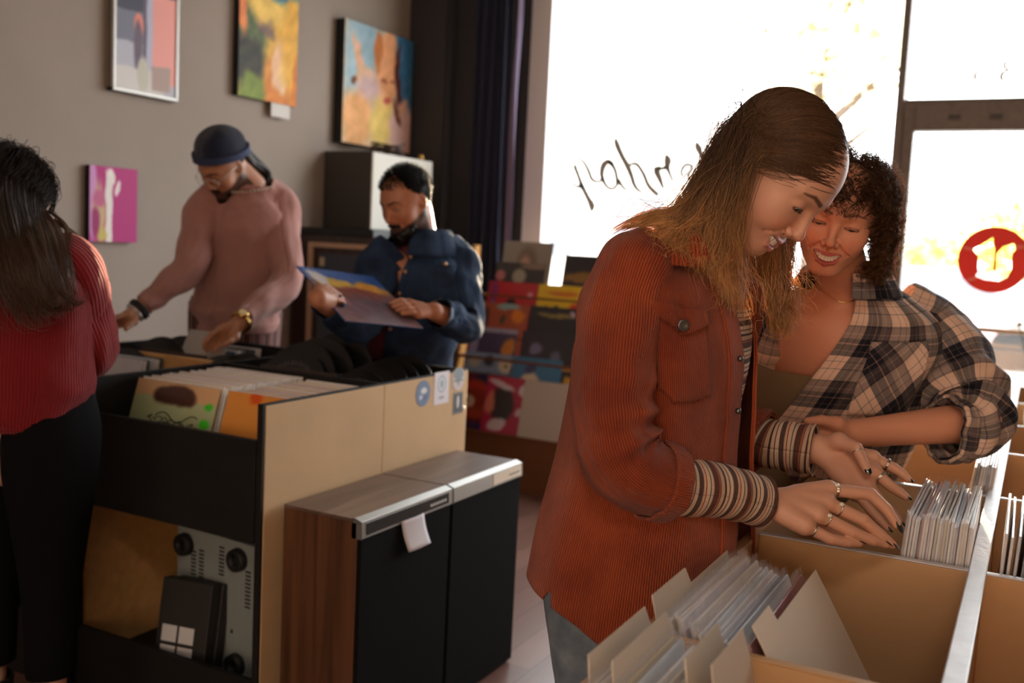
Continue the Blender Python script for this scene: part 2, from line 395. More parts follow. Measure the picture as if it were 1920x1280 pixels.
LET = {'letter_g': [([(150, 560), (190, 650), (270, 700), (345, 690)], [.001, .003, .006, .012]), ([(235, 440), (290, 590), (330, 700), (400, 840), (445, 930), (440, 1005)], [.012, .010, .014, .014, .022, .004]), ([(240, 430), (290, 370), (350, 410), (410, 520), (445, 610), (520, 645), (580, 600)], [.005, .003, .006, .009, .008, .005, .005])],
       'letter_o': [([(700, 440), (640, 400), (585, 450), (565, 560), (610, 680), (680, 730), (740, 690), (745, 600), (715, 480), (650, 400)], [.012, .014, .02, .014, .008, .006, .007, .009, .010, .013]), ([(760, 620), (800, 680), (840, 730), (885, 745)], [.012, .008, .005, .001])],
       'letter_d': [([(728, 120), (745, 190), (800, 320), (870, 450), (920, 570), (955, 680), (1010, 750), (1070, 768)], [.004, .016, .015, .016, .014, .011, .006, .001]), ([(900, 440), (960, 425), (1010, 460), (1070, 560), (1120, 680), (1190, 760), (1250, 800)], [.004, .008, .009, .010, .011, .012, .006])],
       'letter_r': [([(1225, 455), (1225, 520), (1265, 620), (1305, 730)], [.012, .020, .014, .005]), ([(1230, 470), (1290, 485), (1350, 460)], [.012, .008, .012]), ([(1335, 315), (1355, 390), (1355, 470), (1385, 560), (1420, 640)], [.006, .024, .014, .006, .005])],
       'letter_e': [([(1540, 590), (1520, 520), (1560, 450), (1620, 440), (1650, 480), (1600, 560), (1640, 640)], [.005, .006, .007, .006, .006, .006, .005])],
       'letter_d_': [([(1700, 165), (1720, 230), (1770, 340), (1840, 480)], [.004, .018, .012, .010])]}
for nm, strokes in LET.items():
    mb = MB()
    for px, wd in strokes:
        V, f = ribbon([Z(*p) for p in px], [a*.75+.0058 for a in wd]); mb.add(V-np.array(wpt(1200, 340)), f)
    mb.build(nm.rstrip('_'), m_let, L)
L2 = empty('street_number', tuple(wpt(1850, 130)), label='pale street number read backwards on the pane above the door', cat='lettering')
m_num = mat('faded_amber_letters', (225, 200, 170), .6)
def Y2(x, y): return 1780+x/10.66, 60+y/10.66
for nm, st in {'digit': [([(860, 600), (720, 590), (580, 625)], [.006]*3), ([(860, 690), (700, 720), (560, 790), (510, 900), (600, 970), (760, 990), (900, 920)], [.006, .006, .008, .009, .006, .005, .006])],
               'digit_': [([(1230, 560), (1120, 610), (1110, 700), (1200, 750), (1330, 700), (1380, 590)], [.005, .008, .008, .005, .005, .006]), ([(1200, 750), (1070, 820), (1040, 920), (1150, 990), (1330, 960), (1430, 900), (1380, 790), (1250, 750)], [.005, .009, .009, .005, .005, .006, .005, .005])]}.items():
    mb = MB()
    for px, wd in st:
        V, f = ribbon([Y2(*p) for p in px], wd, YW+.03); mb.add(V-np.array(wpt(1850, 130)), f)
    mb.build(nm.rstrip('_'), m_num, L2)
# round red sign with a cut-out blackletter U, on the door glass
def sign():
    c = wpt(1863, 487, YW+.025); R = .158
    def S(x, y): return wpt(1640+x/5.332, 400+y/5.332, YW+.025)
    U = [(975, 360), (1060, 320), (1110, 290), (1185, 240), (1185, 310), (1200, 350), (1178, 570), (1215, 590), (1225, 400), (1290, 330), (1390, 305), (1420, 345), (1370, 400), (1365, 560), (1320, 640), (1240, 675), (1100, 660), (1010, 625), (1035, 590), (1040, 420), (1020, 400)]
    Up = np.array([S(*p) for p in U]); ox, oz = c[0], c[2]
    cu_ = bpy.data.curves.new('disc', 'CURVE'); cu_.dimensions = '2D'; cu_.fill_mode = 'BOTH'; cu_.extrude = .0015
    s = cu_.splines.new('POLY'); s.points.add(71); s.use_cyclic_u = True
    for i in range(72): s.points[i].co = (R*cos(i*pi/36), R*sin(i*pi/36), 0, 1)
    s = cu_.splines.new('POLY'); s.points.add(len(Up)-1); s.use_cyclic_u = True
    for i, p in enumerate(Up): s.points[i].co = (p[0]-ox, p[2]-oz, 0, 1)
    tmp = bpy.data.objects.new('tmp', cu_); me = bpy.data.meshes.new_from_object(tmp); bpy.data.objects.remove(tmp)
    me.materials.clear(); m = mat('red_vinyl', (206, 52, 42), .5); b_ = m.node_tree.nodes['Principled BSDF']
    tr = m.node_tree.nodes.new('ShaderNodeBsdfTranslucent'); tr.inputs[0].default_value = tuple(lin((225, 40, 25)))+(1,); mx = m.node_tree.nodes.new('ShaderNodeMixShader'); mx.inputs[0].default_value = .14
    o_ = m.node_tree.nodes['Material Output']; m.node_tree.links.new(b_.outputs[0], mx.inputs[1]); m.node_tree.links.new(tr.outputs[0], mx.inputs[2]); m.node_tree.links.new(mx.outputs[0], o_.inputs[0])
    me.materials.append(m)
    o = link(bpy.data.objects.new('round_sign', me)); o.location = (c[0], YW+.025, c[2]); o.rotation_euler = (radians(90), 0, 0)
    tag(o, label='round red vinyl sign with a cut-out blackletter U on the door glass', cat='sign')
    mp = mat('pale_red_vinyl', (238, 120, 105), .5)
    for a, b2, h in [((880, 335), (990, 365), .0085), ((1400, 335), (1500, 335), .010), ((920, 670), (1020, 640), .0085)]:
        V, f = ribbon([(1640+a[0]/5.332, 400+a[1]/5.332), (1640+(a[0]+b2[0])/2/5.332, 400+(a[1]+b2[1])/2/5.332), (1640+b2[0]/5.332, 400+b2[1]/5.332)], [h, h, h], YW+.018); p = MB().add(V, f).build('stroke_end', mp, None); p.parent = o; p.matrix_parent_inverse = o.matrix_basis.inverted()
sign()
# ================================================================== LEFT ISLAND AND WHAT STANDS ROUND IT
m_tan = mat('hardboard_tan', (198, 164, 122), .75, bump=.12, bscale=200, var=.06, vscale=5)
m_blk = mat('black_painted_board', (29, 27, 26), .6, bump=.3, bscale=120, var=.15, vscale=14, spec=.25)
m_brown = mat('raw_chipboard', (216, 164, 104), .8, bump=.2, bscale=250, var=.1, vscale=30)
isl = empty('record_island', (-2.26, 2.34, 0), label='black and tan record bin island with a split tan side panel', cat='display unit')
def ipart(mb, nm, m, **k):
    o = mb.build(nm, m, isl, bevel=.0015, **k); o.matrix_parent_inverse = Matrix.Translation((2.26, -2.34, 0)); return o
IX0, IXM, IX1, IY0, IYM, IY1, IZ = -2.93, -2.30, -1.665, 1.868, 2.385, 2.865, .92
ipart(MB().box((IX1-.018, IY0+.012, 0), (IX1, IYM-.001, IZ-.004)), 'side_panel', m_tan, label='near half of the tan side panel')
ipart(MB().box((IX1-.018, IYM+.001, 0), (IX1, IY1, IZ-.004)), 'side_panel', m_tan, label='far half of the tan side panel with stickers')
ipart(MB().box((IX1-.02, IY0+.002, 0), (IX1-.002, IY0+.012, IZ)).box((IX1-.019, IY0+.012, IZ-.004), (IX1-.001, IY1, IZ)), 'edge_strip', m_blk)
ipart(MB().box((IXM-.01, IY0, .57), (IXM+.01, IY1, IZ)), 'divider_board', m_blk)
ipart(MB().box((IX0, IY0, 0), (IX0+.02, IY1, IZ)), 'side_board', m_blk)
for a, b in ((IXM-.04, IX1-.02), (IX0, IXM-.04)):
    ipart(MB().box((a, IY0-.004, .566), (b, IY0+.014, .828)), 'front_board', m_blk)
    ipart(MB().box((a, IY0-.004, 0), (b, IY0+.014, .206)), 'kick_board', m_blk)
    ipart(MB().box((a, IYM-.008, .57), (b, IYM+.008, IZ)), 'cross_divider', [m_blk if a > -2.5 else m_brown], label=None if a > -2.5 else 'tan cross divider')
    ipart(MB().box((a, IY1-.018, 0), (b, IY1, IZ)), 'rear_board', m_blk)
ipart(MB().box((IXM-.06, IY0-.004, 0), (IXM-.035, IY0+.02, .828)), 'post', m_blk)
ipart(MB().box((IX0, IY0+.014, .57), (IX1-.02, IY1-.02, .585)), 'bin_floor', m_blk)
ipart(MB().box((IX0, IY0+.014, .08), (IX1-.02, IY1-.02, .095)), 'shelf_board', m_blk)
ipart(MB().box((IXM-.06, IY0+.014, .095), (IXM-.045, IYM, .57)), 'inner_panel', m_brown)
ipart(MB().box((IXM-.045, IYM-.012, .095), (IX1-.02, IYM, .57)), 'back_panel', m_brown, label='tan back panel of the lower shelf')

# stickers on the tan panel
def sticker(y, z, w, h, fn, label, shape='rect', n=40):
    u, v = np.meshgrid(np.linspace(0, 1, n), np.linspace(0, 1, n)); c = lin(np.clip(fn(u.ravel(), v.ravel()), 0, 255))
    V = np.stack([np.full(u.size, IX1+.0012), y+(u.ravel()-.5)*w, z+(v.ravel()-.5)*h], 1)
    if shape == 'round':
        a, b = u.ravel()*2-1, v.ravel()*2-1; V[:, 1] = y+a*np.sqrt(1-b*b/2)*w/2; V[:, 2] = z+b*np.sqrt(1-a*a/2)*h/2
    mb = MB().add(V, [(j*n+i, j*n+i+1, (j+1)*n+i+1, (j+1)*n+i) for j in range(n-1) for i in range(n-1)], col=c)
    o = mb.build('sticker', m_print, label=label, cat='sticker', group='stickers on the tan panel'); o.modifiers.new('s', 'SOLIDIFY').thickness = .0008
m_print = attr_mat('printed_matte', rough=.55, spec=.3)
m_gloss = attr_mat('printed_glossy', rough=.3, coat=.6, bump=.15, bscale=40)
sticker(2.592, .868, .080, .082, lambda u, v: blobs(u, v, (108, 128, 160), [(.55, .6, .22, .12, 0, (215, 215, 215), .2), (.35, .35, .12, .1, 0, (200, 195, 215), .3), (.6, .3, .2, .08, 20, (90, 105, 145), .3)]), 'round blue sticker with a white mark on the tan panel', 'round')
sticker(2.700, .874, .088, .104, lambda u, v: blobs(u, v, (218, 214, 222), [(.5, .62, .3, .27, 0, (160, 170, 180), .15), (.5, .62, .24, .22, 0, (205, 210, 215), .2), (.5, .62, .1, .12, 0, (150, 165, 180), .3), (.5, .2, .2, .05, 0, (160, 165, 170), .3)]), 'white square sticker with a pale round seal on the tan panel')
sticker(2.803, .893, .078, .078, lambda u, v: blobs(u, v, (196, 186, 186), [(.5, .75, .42, .3, 0, (130, 142, 148), .15), (.5, .42, .45, .05, 0, (120, 130, 135), .2), (.5, .3, .08, .1, 0, (140, 140, 140), .3)]), 'round grey and white sticker at the top far corner of the tan panel', 'round')
sticker(2.806, .812, .060, .074, lambda u, v: blobs(u, v, (130, 125, 115), [(.5, .5, .42, .42, 0, (62, 70, 74), -.08), (.5, .55, .14, .3, 0, (205, 200, 205), .3)]), 'dark framed rectangular sticker with a white figure on the tan panel')
MB().lathe([(0, .006), (.006, .005), (.010, 0)], (IX1, 2.842, .79), 12, R=rotm('Y', pi/2)).build('push_pin', mat('white_plastic', (225, 215, 210), .4), smooth=True, label='small round white push pin beside the dark sticker on the tan panel', cat='pin')

# vertical amplifier standing in the lower shelf, its underside to the front
def local(root_loc, R3):
    return Matrix.Translation(root_loc) @ Matrix(np.array(R3).tolist()).to_4x4()
amp = empty('amplifier', (-1.965, 2.03, .095), label='grey metal stereo receiver stood on its side in the lower shelf, feet outwards', cat='stereo')
amp.rotation_euler = (0, 0, radians(-4))
m_chas = mat('grey_chassis', (146, 152, 150), .45, .1, var=.06)
m_foot = mat('black_rubber', (22, 22, 22), .6)
MB().box((-.165, 0, 0), (.155, .13, .398)).build('casing', [m_chas], amp, bevel=.003)
for x, z in ((.088, .350), (.088, .050), (-.128, .350), (-.128, .050)):
    MB().lathe([(.012, -.012), (.016, -.022), (.031, -.02), (.033, 0), (0, 0)], (x, 0, z), 24, R=rotm('X', pi/2) @ np.diag([1, 1, -1])).build('rubber_foot', m_foot, amp, smooth=True)
sl = MB()
for cx, zs in ((-.095, (.20, .34)), (-.062, (.22, .35)), (.02, (.29, .37)), (.02, (.16, .26)), (.125, (.22, .32))):
    for z in np.arange(zs[0], zs[1], .011): sl.box((cx-.010, -.0012, z), (cx+.010, .001, z+.005))
sl.build('vent_slots', mat('slot_black', (14, 14, 14), .8), amp, kind='stuff')
for x, z in ((.0, .25), (.065, .14)): MB().lathe([(0, .003), (.005, .002), (.006, 0)], (x, 0, z), 10, R=rotm('X', pi/2)).build('screw', mat('steel', (210, 205, 195), .3, 1), amp)
# dark box with a white four-pane emblem
m_dbox = mat('dark_box', (34, 30, 28), .6, var=.2)
bx = empty('storage_box', (-1.98, 1.905, .105), label='dark lidded box with a white four-square emblem leaning in the lower shelf', cat='box')
bx.rotation_euler = (radians(-10), 0, radians(10))
MB().box((-.085, 0, 0), (.075, .04, .28)).build('box_body', m_dbox, bx, bevel=.003)
MB().box((-.08, .045, 0), (.08, .085, .275)).build('box_lid', m_dbox, bx, bevel=.003)
m_w = mat('emblem_white', (205, 203, 205), .5)
em = MB()
for i in (0, 1):
    for j in (0, 1): em.box((-.068+i*.055, -.0015, .055+j*.055), (-.068+i*.055+.047, .0005, .055+j*.055+.045))
em.build('emblem', m_w, bx, label='white four-square emblem')

# ---------------------------------------------------------------- two wood speakers
m_wal = None
def walnut(name, a, b, sc=(30, 30, 1.2), rough=.4):
    m = mat(name, a, rough, coat=.15); nt = m.node_tree; B = nt.nodes['Principled BSDF']
    tc = nt.nodes.new('ShaderNodeTexCoord'); mp = nt.nodes.new('ShaderNodeMapping'); mp.inputs['Scale'].default_value = sc
    n = nt.nodes.new('ShaderNodeTexNoise'); n.inputs['Scale'].default_value = 1; n.inputs['Detail'].default_value = 7; n.inputs['Distortion'].default_value = .6
    r = nt.nodes.new('ShaderNodeValToRGB'); r.color_ramp.elements[0].position = .35; r.color_ramp.elements[1].position = .65
    r.color_ramp.elements[0].color = tuple(lin(a))+(1,); r.color_ramp.elements[1].color = tuple(lin(b))+(1,)
    L = nt.links.new; L(tc.outputs['Object'], mp.inputs[0]); L(mp.outputs[0], n.inputs['Vector']); L(n.outputs[0], r.inputs[0]); L(r.outputs[0], B.inputs['Base Color'])
    return m
m_wal = walnut('walnut_veneer', (62, 36, 22), (104, 66, 42)); m_wtop = walnut('walnut_top', (84, 64, 54), (108, 86, 74), (30, 1.5, 30), .42)
m_grille = mat('black_grille_cloth', (20, 18, 18), .95, bump=.2, bscale=900, spec=.1)
m_silver = mat('brushed_silver', (150, 146, 142), .45, .8)
m_spk_dark = mat('dark_trim_glass', (34, 44, 52), .2)
def speaker(y0, y1, label, dark):
    r = empty('floor_speaker', (-1.53, (y0+y1)/2, 0), label=label, cat='speaker'); h = (y1-y0)/2-.001
    MB().box((-.115, -h, 0), (.115, h, .652)).build('cabinet', m_wal, r, bevel=.002)
    MB().box((-.115, -h, .652), (.105, h, .66)).build('cabinet_top', m_wtop, r, bevel=.001)
    MB().box((.116, -h+.004, .01), (.126, h-.004, .608)).build('grille', m_grille, r, bevel=.002)
    t = MB().prism([(.10, .612), (.10, .66), (.106, .662), (.128, .655), (.130, .612)], -h, h, 1).build('silver_trim', m_silver, r, bevel=.001)
    if dark:
        p = MB().prism([(.1292, .619), (.1280, .648), (.1298, .648), (.1312, .619)], -h+.02, h-.02, 1).build('control_strip', m_spk_dark, t)
        q = MB()
        for i in range(6): q.box((.1305, h-.115+i*.014, .628), (.1318, h-.107+i*.014, .634))
        q.build('strip_marks', mat('pale_print', (220, 220, 215), .4), t)
    else:
        MB().prism([(.1295, .618), (.1283, .650), (.1298, .650), (.1312, .618)], .02, h-.01, 1).build('paper_strip', mat('cream_sticker', (228, 212, 190), .5), t)
        tb = MB()
        for i in range(7): tb.box((.1312, .12+i*.010, .630), (.1317, .127+i*.010, .634))
        tb.build('maker_name', mat('ink', (60, 55, 55), .5), t)
    return r
speaker(1.93, 2.356, 'near walnut floor speaker with a dark control strip and a paper note', True)
speaker(2.36, 2.782, 'far walnut floor speaker with a plain silver trim and cream strip', False)
nt_ = MB(); Y = np.linspace(0, 1, 10); V = []
for j, v in enumerate(np.linspace(0, 1, 10)):
    for i, u in enumerate(np.linspace(0, 1, 8)): V.append((-1.397+.016*v*v+.003*sin(u*3), 2.098+u*.104+v*.016, .620-v*.083))
nt_.add(V, [(j*8+i, j*8+i+1, (j+1)*8+i+1, (j+1)*8+i) for j in range(9) for i in range(7)])
o = nt_.build('paper_note', mat('note_paper', (212, 204, 208), .8), smooth=True, label='small white paper note taped under the near speaker trim', cat='note'); o.modifiers.new('s', 'SOLIDIFY').thickness = .0006

# ---------------------------------------------------------------- wall art
m_frame_w = mat('pale_frame', (190, 184, 178), .4, .3); m_frame_b = mat('black_frame', (18, 17, 17), .5)
def wall_art(name, y, z, w, h, fn, label, cat, depth=.03, glossy=False, nx=90, frame=None, gap=.0):
    r = empty(name, (XW+gap, y, z), label=label, cat=cat, group=None); r.rotation_euler = (0, 0, radians(90))
    # local x runs along +Y of the room, local -y points into the room
    fr = frame or 0.0
    painted('print', w, h, fn, m_gloss if glossy else m_print, r, nx, int(nx*h/w), .002).location = (0, -depth-.002, 0)
    MB().box((0, -depth, 0), (w, 0, h)).build('stretcher', m_frame_b, r)
    if frame:
        b = frame
        MB().box((-b, -depth-.008, -b), (w+b, -depth+.01, 0)).box((-b, -depth-.008, h), (w+b, -depth+.01, h+b)).box((-b, -depth-.008, 0), (0, -depth+.01, h)).box((w, -depth-.008, 0), (w+b, -depth+.01, h)).build('frame', m_frame_w, r, bevel=.002)
        MB().box((-b-.002, -depth-.004, -b-.002), (w+b+.002, 0, -b+.012)).build('frame_edge', m_frame_b, r)
    return r
def art_poster(u, v):
    return blobs(u, v, (186, 184, 196), [(.25, .8, .5, .42, 0, (122, 122, 138), -.05), (.5, 1.05, .8, .42, 0, (74, 74, 88), -.03), (.82, .45, .3, .36, 0, (238, 160, 150), -.05), (.5, .55, .06, .5, 0, (104, 92, 108), -.1), (.37, .52, .07, .1, 0, (240, 140, 120), .3), (.36, .36, .07, .2, 0, (108, 92, 108), .3),
        (.55, .4, .05, .45, 0, (186, 184, 206), -.2), (.3, .08, .5, .1, 0, (214, 208, 204), -.1), (.75, .13, .16, .1, 0, (176, 150, 140), -.1), (.45, .14, .1, .14, 0, (198, 192, 176), .3)], .01)
wall_art('framed_poster', 2.945, 1.912, .325, .52, art_poster, 'pale framed poster with a pink building, hung upper left on the wall', 'poster', frame=.014)
tx = bpy.data.curves.new('t', 'FONT'); tx.body = 'SHOOTER'; tx.size = .082; tx.extrude = .0005; to = bpy.data.objects.new('t', tx); me = bpy.data.meshes.new_from_object(to); bpy.data.objects.remove(to)
me.materials.clear(); me.materials.append(mat('poster_letters', (190, 186, 196), .5)); pt = bpy.data.objects.new('poster_title', me)
fp = [o for o in COL.objects if o.name.startswith('framed_poster')][0]; link(pt, fp); pt.location = (.012, -.034, .455); pt.rotation_euler = (radians(90), 0, 0); pt.scale = (.74, 1, 1)
def art_yellow(u, v):
    c = blobs(u, v, (226, 172, 66), [(.5, 1.0, .8, .16, 4, (36, 110, 158), .3), (.18, .52, .25, .26, 20, (88, 104, 62), .5), (.15, .3, .28, .22, 0, (56, 50, 34), .5), (.22, .06, .26, .13, 0, (120, 136, 44), .5), (.42, .62, .16, .07, -20, (122, 96, 82), .5), (.7, .1, .26, .34, 0, (212, 122, 36), .5), (.7, .32, .14, .24, 0, (240, 190, 150), .4),
        (.74, .28, .06, .2, 0, (246, 206, 160), .5), (.45, .8, .3, .14, 0, (240, 196, 96), .6), (.9, .5, .2, .4, 0, (232, 172, 60), .6), (.05, .75, .08, .25, 0, (230, 130, 70), .5), (.98, .15, .06, .3, 0, (216, 120, 30), .5)], .05, 2)
    return c+18*vnoise(np.stack([u, v], 1), 4, 3, 4)[:, None]*np.array([1, .9, .5])
wall_art('yellow_painting', 3.655, 1.985, .42, .56, art_yellow, 'yellow and green painting of a figure in leaves, between poster and face painting', 'painting', depth=.035, gap=.002)
def art_face(u, v):
    c = blobs(u, v, (224, 190, 150), [(.3, .85, .3, .25, 0, (150, 178, 190), .5), (.12, .6, .12, .35, 0, (170, 195, 205), .5), (.92, .8, .22, .5, 0, (66, 124, 168), .35), (.6, .68, .17, .36, -4, (240, 168, 118), .25), (.79, .6, .04, .32, 0, (92, 36, 28), .5), (.47, .8, .05, .15, 0, (202, 120, 60), .5), (.2, .72, .05, .2, 30, (232, 176, 140), .5),
        (.3, .6, .12, .08, 0, (226, 180, 140), .5), (.36, .42, .16, .2, 0, (212, 178, 176), .5), (.2, .2, .2, .25, 0, (236, 172, 112), .5), (.55, .22, .2, .2, 0, (244, 210, 120), .6), (.86, .2, .18, .22, 0, (232, 188, 178), .4), (.78, .33, .03, .12, 30, (120, 60, 40), .5), (.55, .58, .05, .02, 0, (170, 90, 60), .5), (.7, .58, .04, .015, 0, (150, 80, 60), .5), (.62, .42, .05, .02, 0, (200, 90, 80), .5),
        (.15, .55, .06, .04, 40, (120, 70, 50), .5), (.85, .38, .03, .08, -30, (226, 170, 130), .4)], .04, 5)
    return c+16*vnoise(np.stack([u, v], 1), 14, 3, 5)[:, None]*np.array([1, .8, .9])
wall_art('face_painting', 4.43, 1.850, .66, .66, art_face, 'square painting of a pale orange face with blue ground above the amplifier box', 'painting', depth=.06, gap=.002)
def art_pink(u, v):
    return blobs(u, v, (176, 22, 112), [(.05, .6, .1, .6, 0, (204, 140, 190), .4), (.2, .4, .13, .38, 0, (196, 168, 120), .5), (.2, .58, .14, .12, 0, (190, 90, 130), .5), (.4, .45, .065, .52, 0, (232, 222, 214), -.2), (.47, .85, .05, .09, 0, (235, 225, 215), .3), (.58, .72, .05, .12, -18, (232, 215, 212), .3), (.42, .93, .05, .05, 0, (240, 230, 220), .3), (.25, .1, .1, .1, 0, (200, 180, 90), .5), (.12, .25, .08, .2, 0, (150, 20, 90), .5)], .02)
wall_art('magenta_album', 2.825, 1.268, .243, .312, art_pink, 'small magenta album cover with a white figure, hung low on the wall', 'album', depth=.028)
wall_art('corner_picture', 2.30, 2.34, .26, .3, lambda u, v: blobs(u, v, (110, 108, 150), []), 'lavender picture cut off at the top left corner', 'picture', depth=.025)
MB().box((XW+.03, 3.895, 1.917), (XW+.034, 4.035, 1.995)).build('price_card', mat('white_card', (214, 206, 200), .7), label='white card hanging below the yellow painting', cat='card', bevel=.004)

# ---------------------------------------------------------------- tall speaker with white faced amplifier box on top, in the corner
ts = empty('tower_speaker', (-3.18, 4.32, 0), label='tall dark brown speaker with a pale framed grey grille behind the bearded man', cat='speaker')
m_db = walnut('dark_walnut', (44, 24, 18), (66, 38, 28)); m_gg = mat('grey_grille', (72, 76, 86), .9, bump=.2, bscale=700); m_lf = mat('pale_wood_edge', (196, 158, 130), .5)
TY = -.23
MB().box((-.30, TY+.01, 0), (.245, .58, 1.335)).build('cabinet', m_db, ts, bevel=.003)
MB().box((-.18, TY-.012, .12), (-.155, TY+.01, 1.30)).box((-.155, TY-.012, 1.275), (.24, TY+.01, 1.30)).box((.22, TY-.012, .12), (.24, TY+.01, 1.275)).build('frame', m_lf, ts, bevel=.002)
MB().box((-.115, TY-.004, .12), (.20, TY+.012, 1.245)).build('grille', m_gg, ts, bevel=.004)
MB().box((-.105, TY-.008, 1.18), (-.075, TY-.003, 1.225)).build('badge', mat('badge_gold', (190, 175, 140), .4), ts)
MB().box((-3.49, 4.12, 1.337), (-2.98, 4.9, 1.376)).build('equipment_slab', m_frame_b, label='flat black deck lying between tower speaker and amplifier box', cat='stereo', bevel=.004)
ab = empty('amplifier_box', (-3.33, 4.65, 1.377), label='black cabinet with a white front panel on top of the tower speaker', cat='cabinet')
MB().box((-.16, -.295, 0), (.15, .295, .415)).build('casing', mat('satin_black', (62, 56, 52), .6), ab, bevel=.004)
MB().box((.149, -.290, .004), (.160, .290, .411)).build('front_panel', mat('white_baffle', (206, 200, 190), .6), ab, bevel=.002)
MB().lathe([(0, .004), (.15, .004), (.165, .002), (.17, 0)], (.160, .0, .2), 36, R=rotm('Y', pi/2)).build('driver_ring', mat('grey_ring', (176, 176, 170), .5), ab, smooth=True)
MB().lathe([(0, .006), (.026, .006), (.028, 0)], (.160, .22, .27), 20, R=rotm('Y', pi/2)).build('knob', m_foot, ab)
# cables and a gold cap on top
cb = MB(); rs = np.random.RandomState(3)
for k in range(5):
    t = np.linspace(0, 2*pi, 30); r0 = .05+.03*rs.rand()
    cb.tube(np.stack([-3.25+.04*rs.normal()+r0*np.cos(t)*1.4, 4.62+.04*rs.normal()+r0*np.sin(t), 1.798+.008*k+.03*np.abs(np.sin(t+k))], 1), .005, 6)
cb.build('cable_coil', mat('brown_cable', (74, 58, 50), .5), smooth=True, label='loose coil of brown cable on the amplifier box', cat='cable')
MB().lathe([(0, .03), (.012, .03), (.014, .02), (.02, 0), (0, 0)], (-3.20, 4.86, 1.792), 14).build('brass_cap', mat('brass', (190, 150, 80), .35, .9), smooth=True, label='small brass cap at the right edge of the amplifier box', cat='cap')

# ---------------------------------------------------------------- slanted album rack under the window
m_rack = mat('rack_oak', (192, 136, 70), .55, var=.1, vscale=8, stretch=(1, 1, .2)); m_card = mat('brown_card', (122, 76, 42), .7, var=.05)
rk = empty('album_rack', (-2.35, 4.95, 0), label='slanted wooden album rack under the shop window', cat='rack')
def rk_part(mb, nm, m, **k):
    o = mb.build(nm, m, rk, **k); o.matrix_parent_inverse = Matrix.Translation((2.35, -4.95, 0)); return o
for x in (-2.90, -1.55):
    rk_part(MB().prism([(4.80, .30), (5.02, 1.32), (5.07, 1.32), (5.07, 0), (4.80, 0)], x-.02, x+.0, 0), 'side_panel', m_rack, bevel=.002)
rk_part(MB().box((-2.92, 4.73, 0), (-1.55, 4.80, .30)), 'base_panel', m_card, bevel=.002)
rows = [(.305, 4.74), (.42, 4.785), (.56, 4.82), (.70, 4.86), (.82, 4.90), (.93, 4.935), (1.05, 4.97)]
for z, y in rows: rk_part(MB().box((-2.90, y-.02, z-.012), (-1.57, y+.05, z)), 'ledge', m_card)
def cover(x, row, fn, label, w=.312, dy=0.0, h=.312, group=None):
    z, y = rows[row]
    o = painted('album', w, h, fn, m_gloss, None, 44, 44, .004, label=label, cat='album', group=group)
    o.location = (x, y+dy, z+.001); o.rotation_euler = (radians(-13), 0, 0); return o
B = blobs
cover(-2.72, 6, lambda u, v: B(u, v, (150, 140, 126), [(.5, .55, .2, .35, 0, (120, 100, 84), .5), (.47, .5, .12, .24, 0, (196, 150, 130), .5)]), 'grey album with a faint portrait, topmost on the rack')
cover(-2.33, 6, lambda u, v: B(u, v, (46, 42, 40), [(.4, .5, .4, .12, 0, (150, 110, 50), .6)], .05), 'dark album with gold smudge at the top right of the rack', dy=.0, h=.25)
cover(-2.75, 5, lambda u, v: B(u, v, (52, 44, 42), [(.5, .75, .14, .14, 0, (170, 160, 140), .4), (.12, .75, .1, .1, 0, (200, 120, 120), .4), (.8, .95, .3, .06, 0, (140, 120, 100), .4)]), 'dark album with a pale round head, behind the red one')
cover(-2.77, 4, lambda u, v: B(u, v, (200, 36, 46), [(.12, .8, .1, .2, 0, (150, 50, 110), .5), (.12, .6, .05, .05, 0, (70, 130, 190), .3), (.5, .6, .1, .1, 0, (60, 24, 26), .4), (.85, .8, .05, .05, 0, (230, 160, 170), .3)], .03), 'red album with small dark figure, second row of the rack')
cover(-2.455, 4, lambda u, v: B(u, v, (238, 198, 20), [(.5, .85, .3, .05, 0, (220, 130, 30), .5), (.2, .55, .05, .08, 0, (60, 50, 20), .4), (.4, .55, .05, .08, 0, (50, 50, 20), .4), (.8, .6, .15, .1, 0, (220, 70, 50), .5), (.5, .1, .8, .3, 0, (50, 44, 36), -.05)], .02), 'bright yellow album with orange title, right of the red one')
cover(-2.80, 3, lambda u, v: B(u, v, (180, 88, 56), [(.8, .78, .12, .12, 0, (236, 140, 40), .4), (.6, .95, .25, .06, 0, (150, 190, 190), .4), (.5, .7, .06, .1, 0, (90, 80, 40), .5), (.15, .7, .08, .2, 0, (90, 50, 40), .5)], .04), 'rust orange album with a bright orange spot, third row of the rack')
cover(-2.48, 3, lambda u, v: B(u, v, (34, 34, 38), [(.5, .85, .35, .04, 0, (150, 130, 70), .3), (.85, .9, .05, .05, 0, (200, 180, 190), .3), (.4, .4, .15, .1, 0, (90, 90, 110), .5)], .03), 'black album with gold lettering, right of the rust orange one')
cover(-2.845, 2, lambda u, v: B(u, v, (76, 66, 100), [(.5, .97, 1.2, .05, 0, (170, 165, 190), -.05), (.15, .7, .1, .3, 0, (150, 145, 180), .3), (.85, .65, .12, .2, -20, (216, 140, 60), .4), (0, .6, .02, .6, 0, (220, 90, 40), .3)], .02), 'violet album in a pale border with an orange shape, fourth row of the rack')
cover(-2.50, 2, lambda u, v: B(u, v, (40, 40, 46), [(.3, .7, .12, .1, 0, (120, 120, 150), .5), (.7, .55, .1, .14, 0, (100, 105, 130), .5), (.4, .1, .3, .1, 0, (216, 150, 20), .3)], .03), 'black album with dim grey figures, right of the violet one')
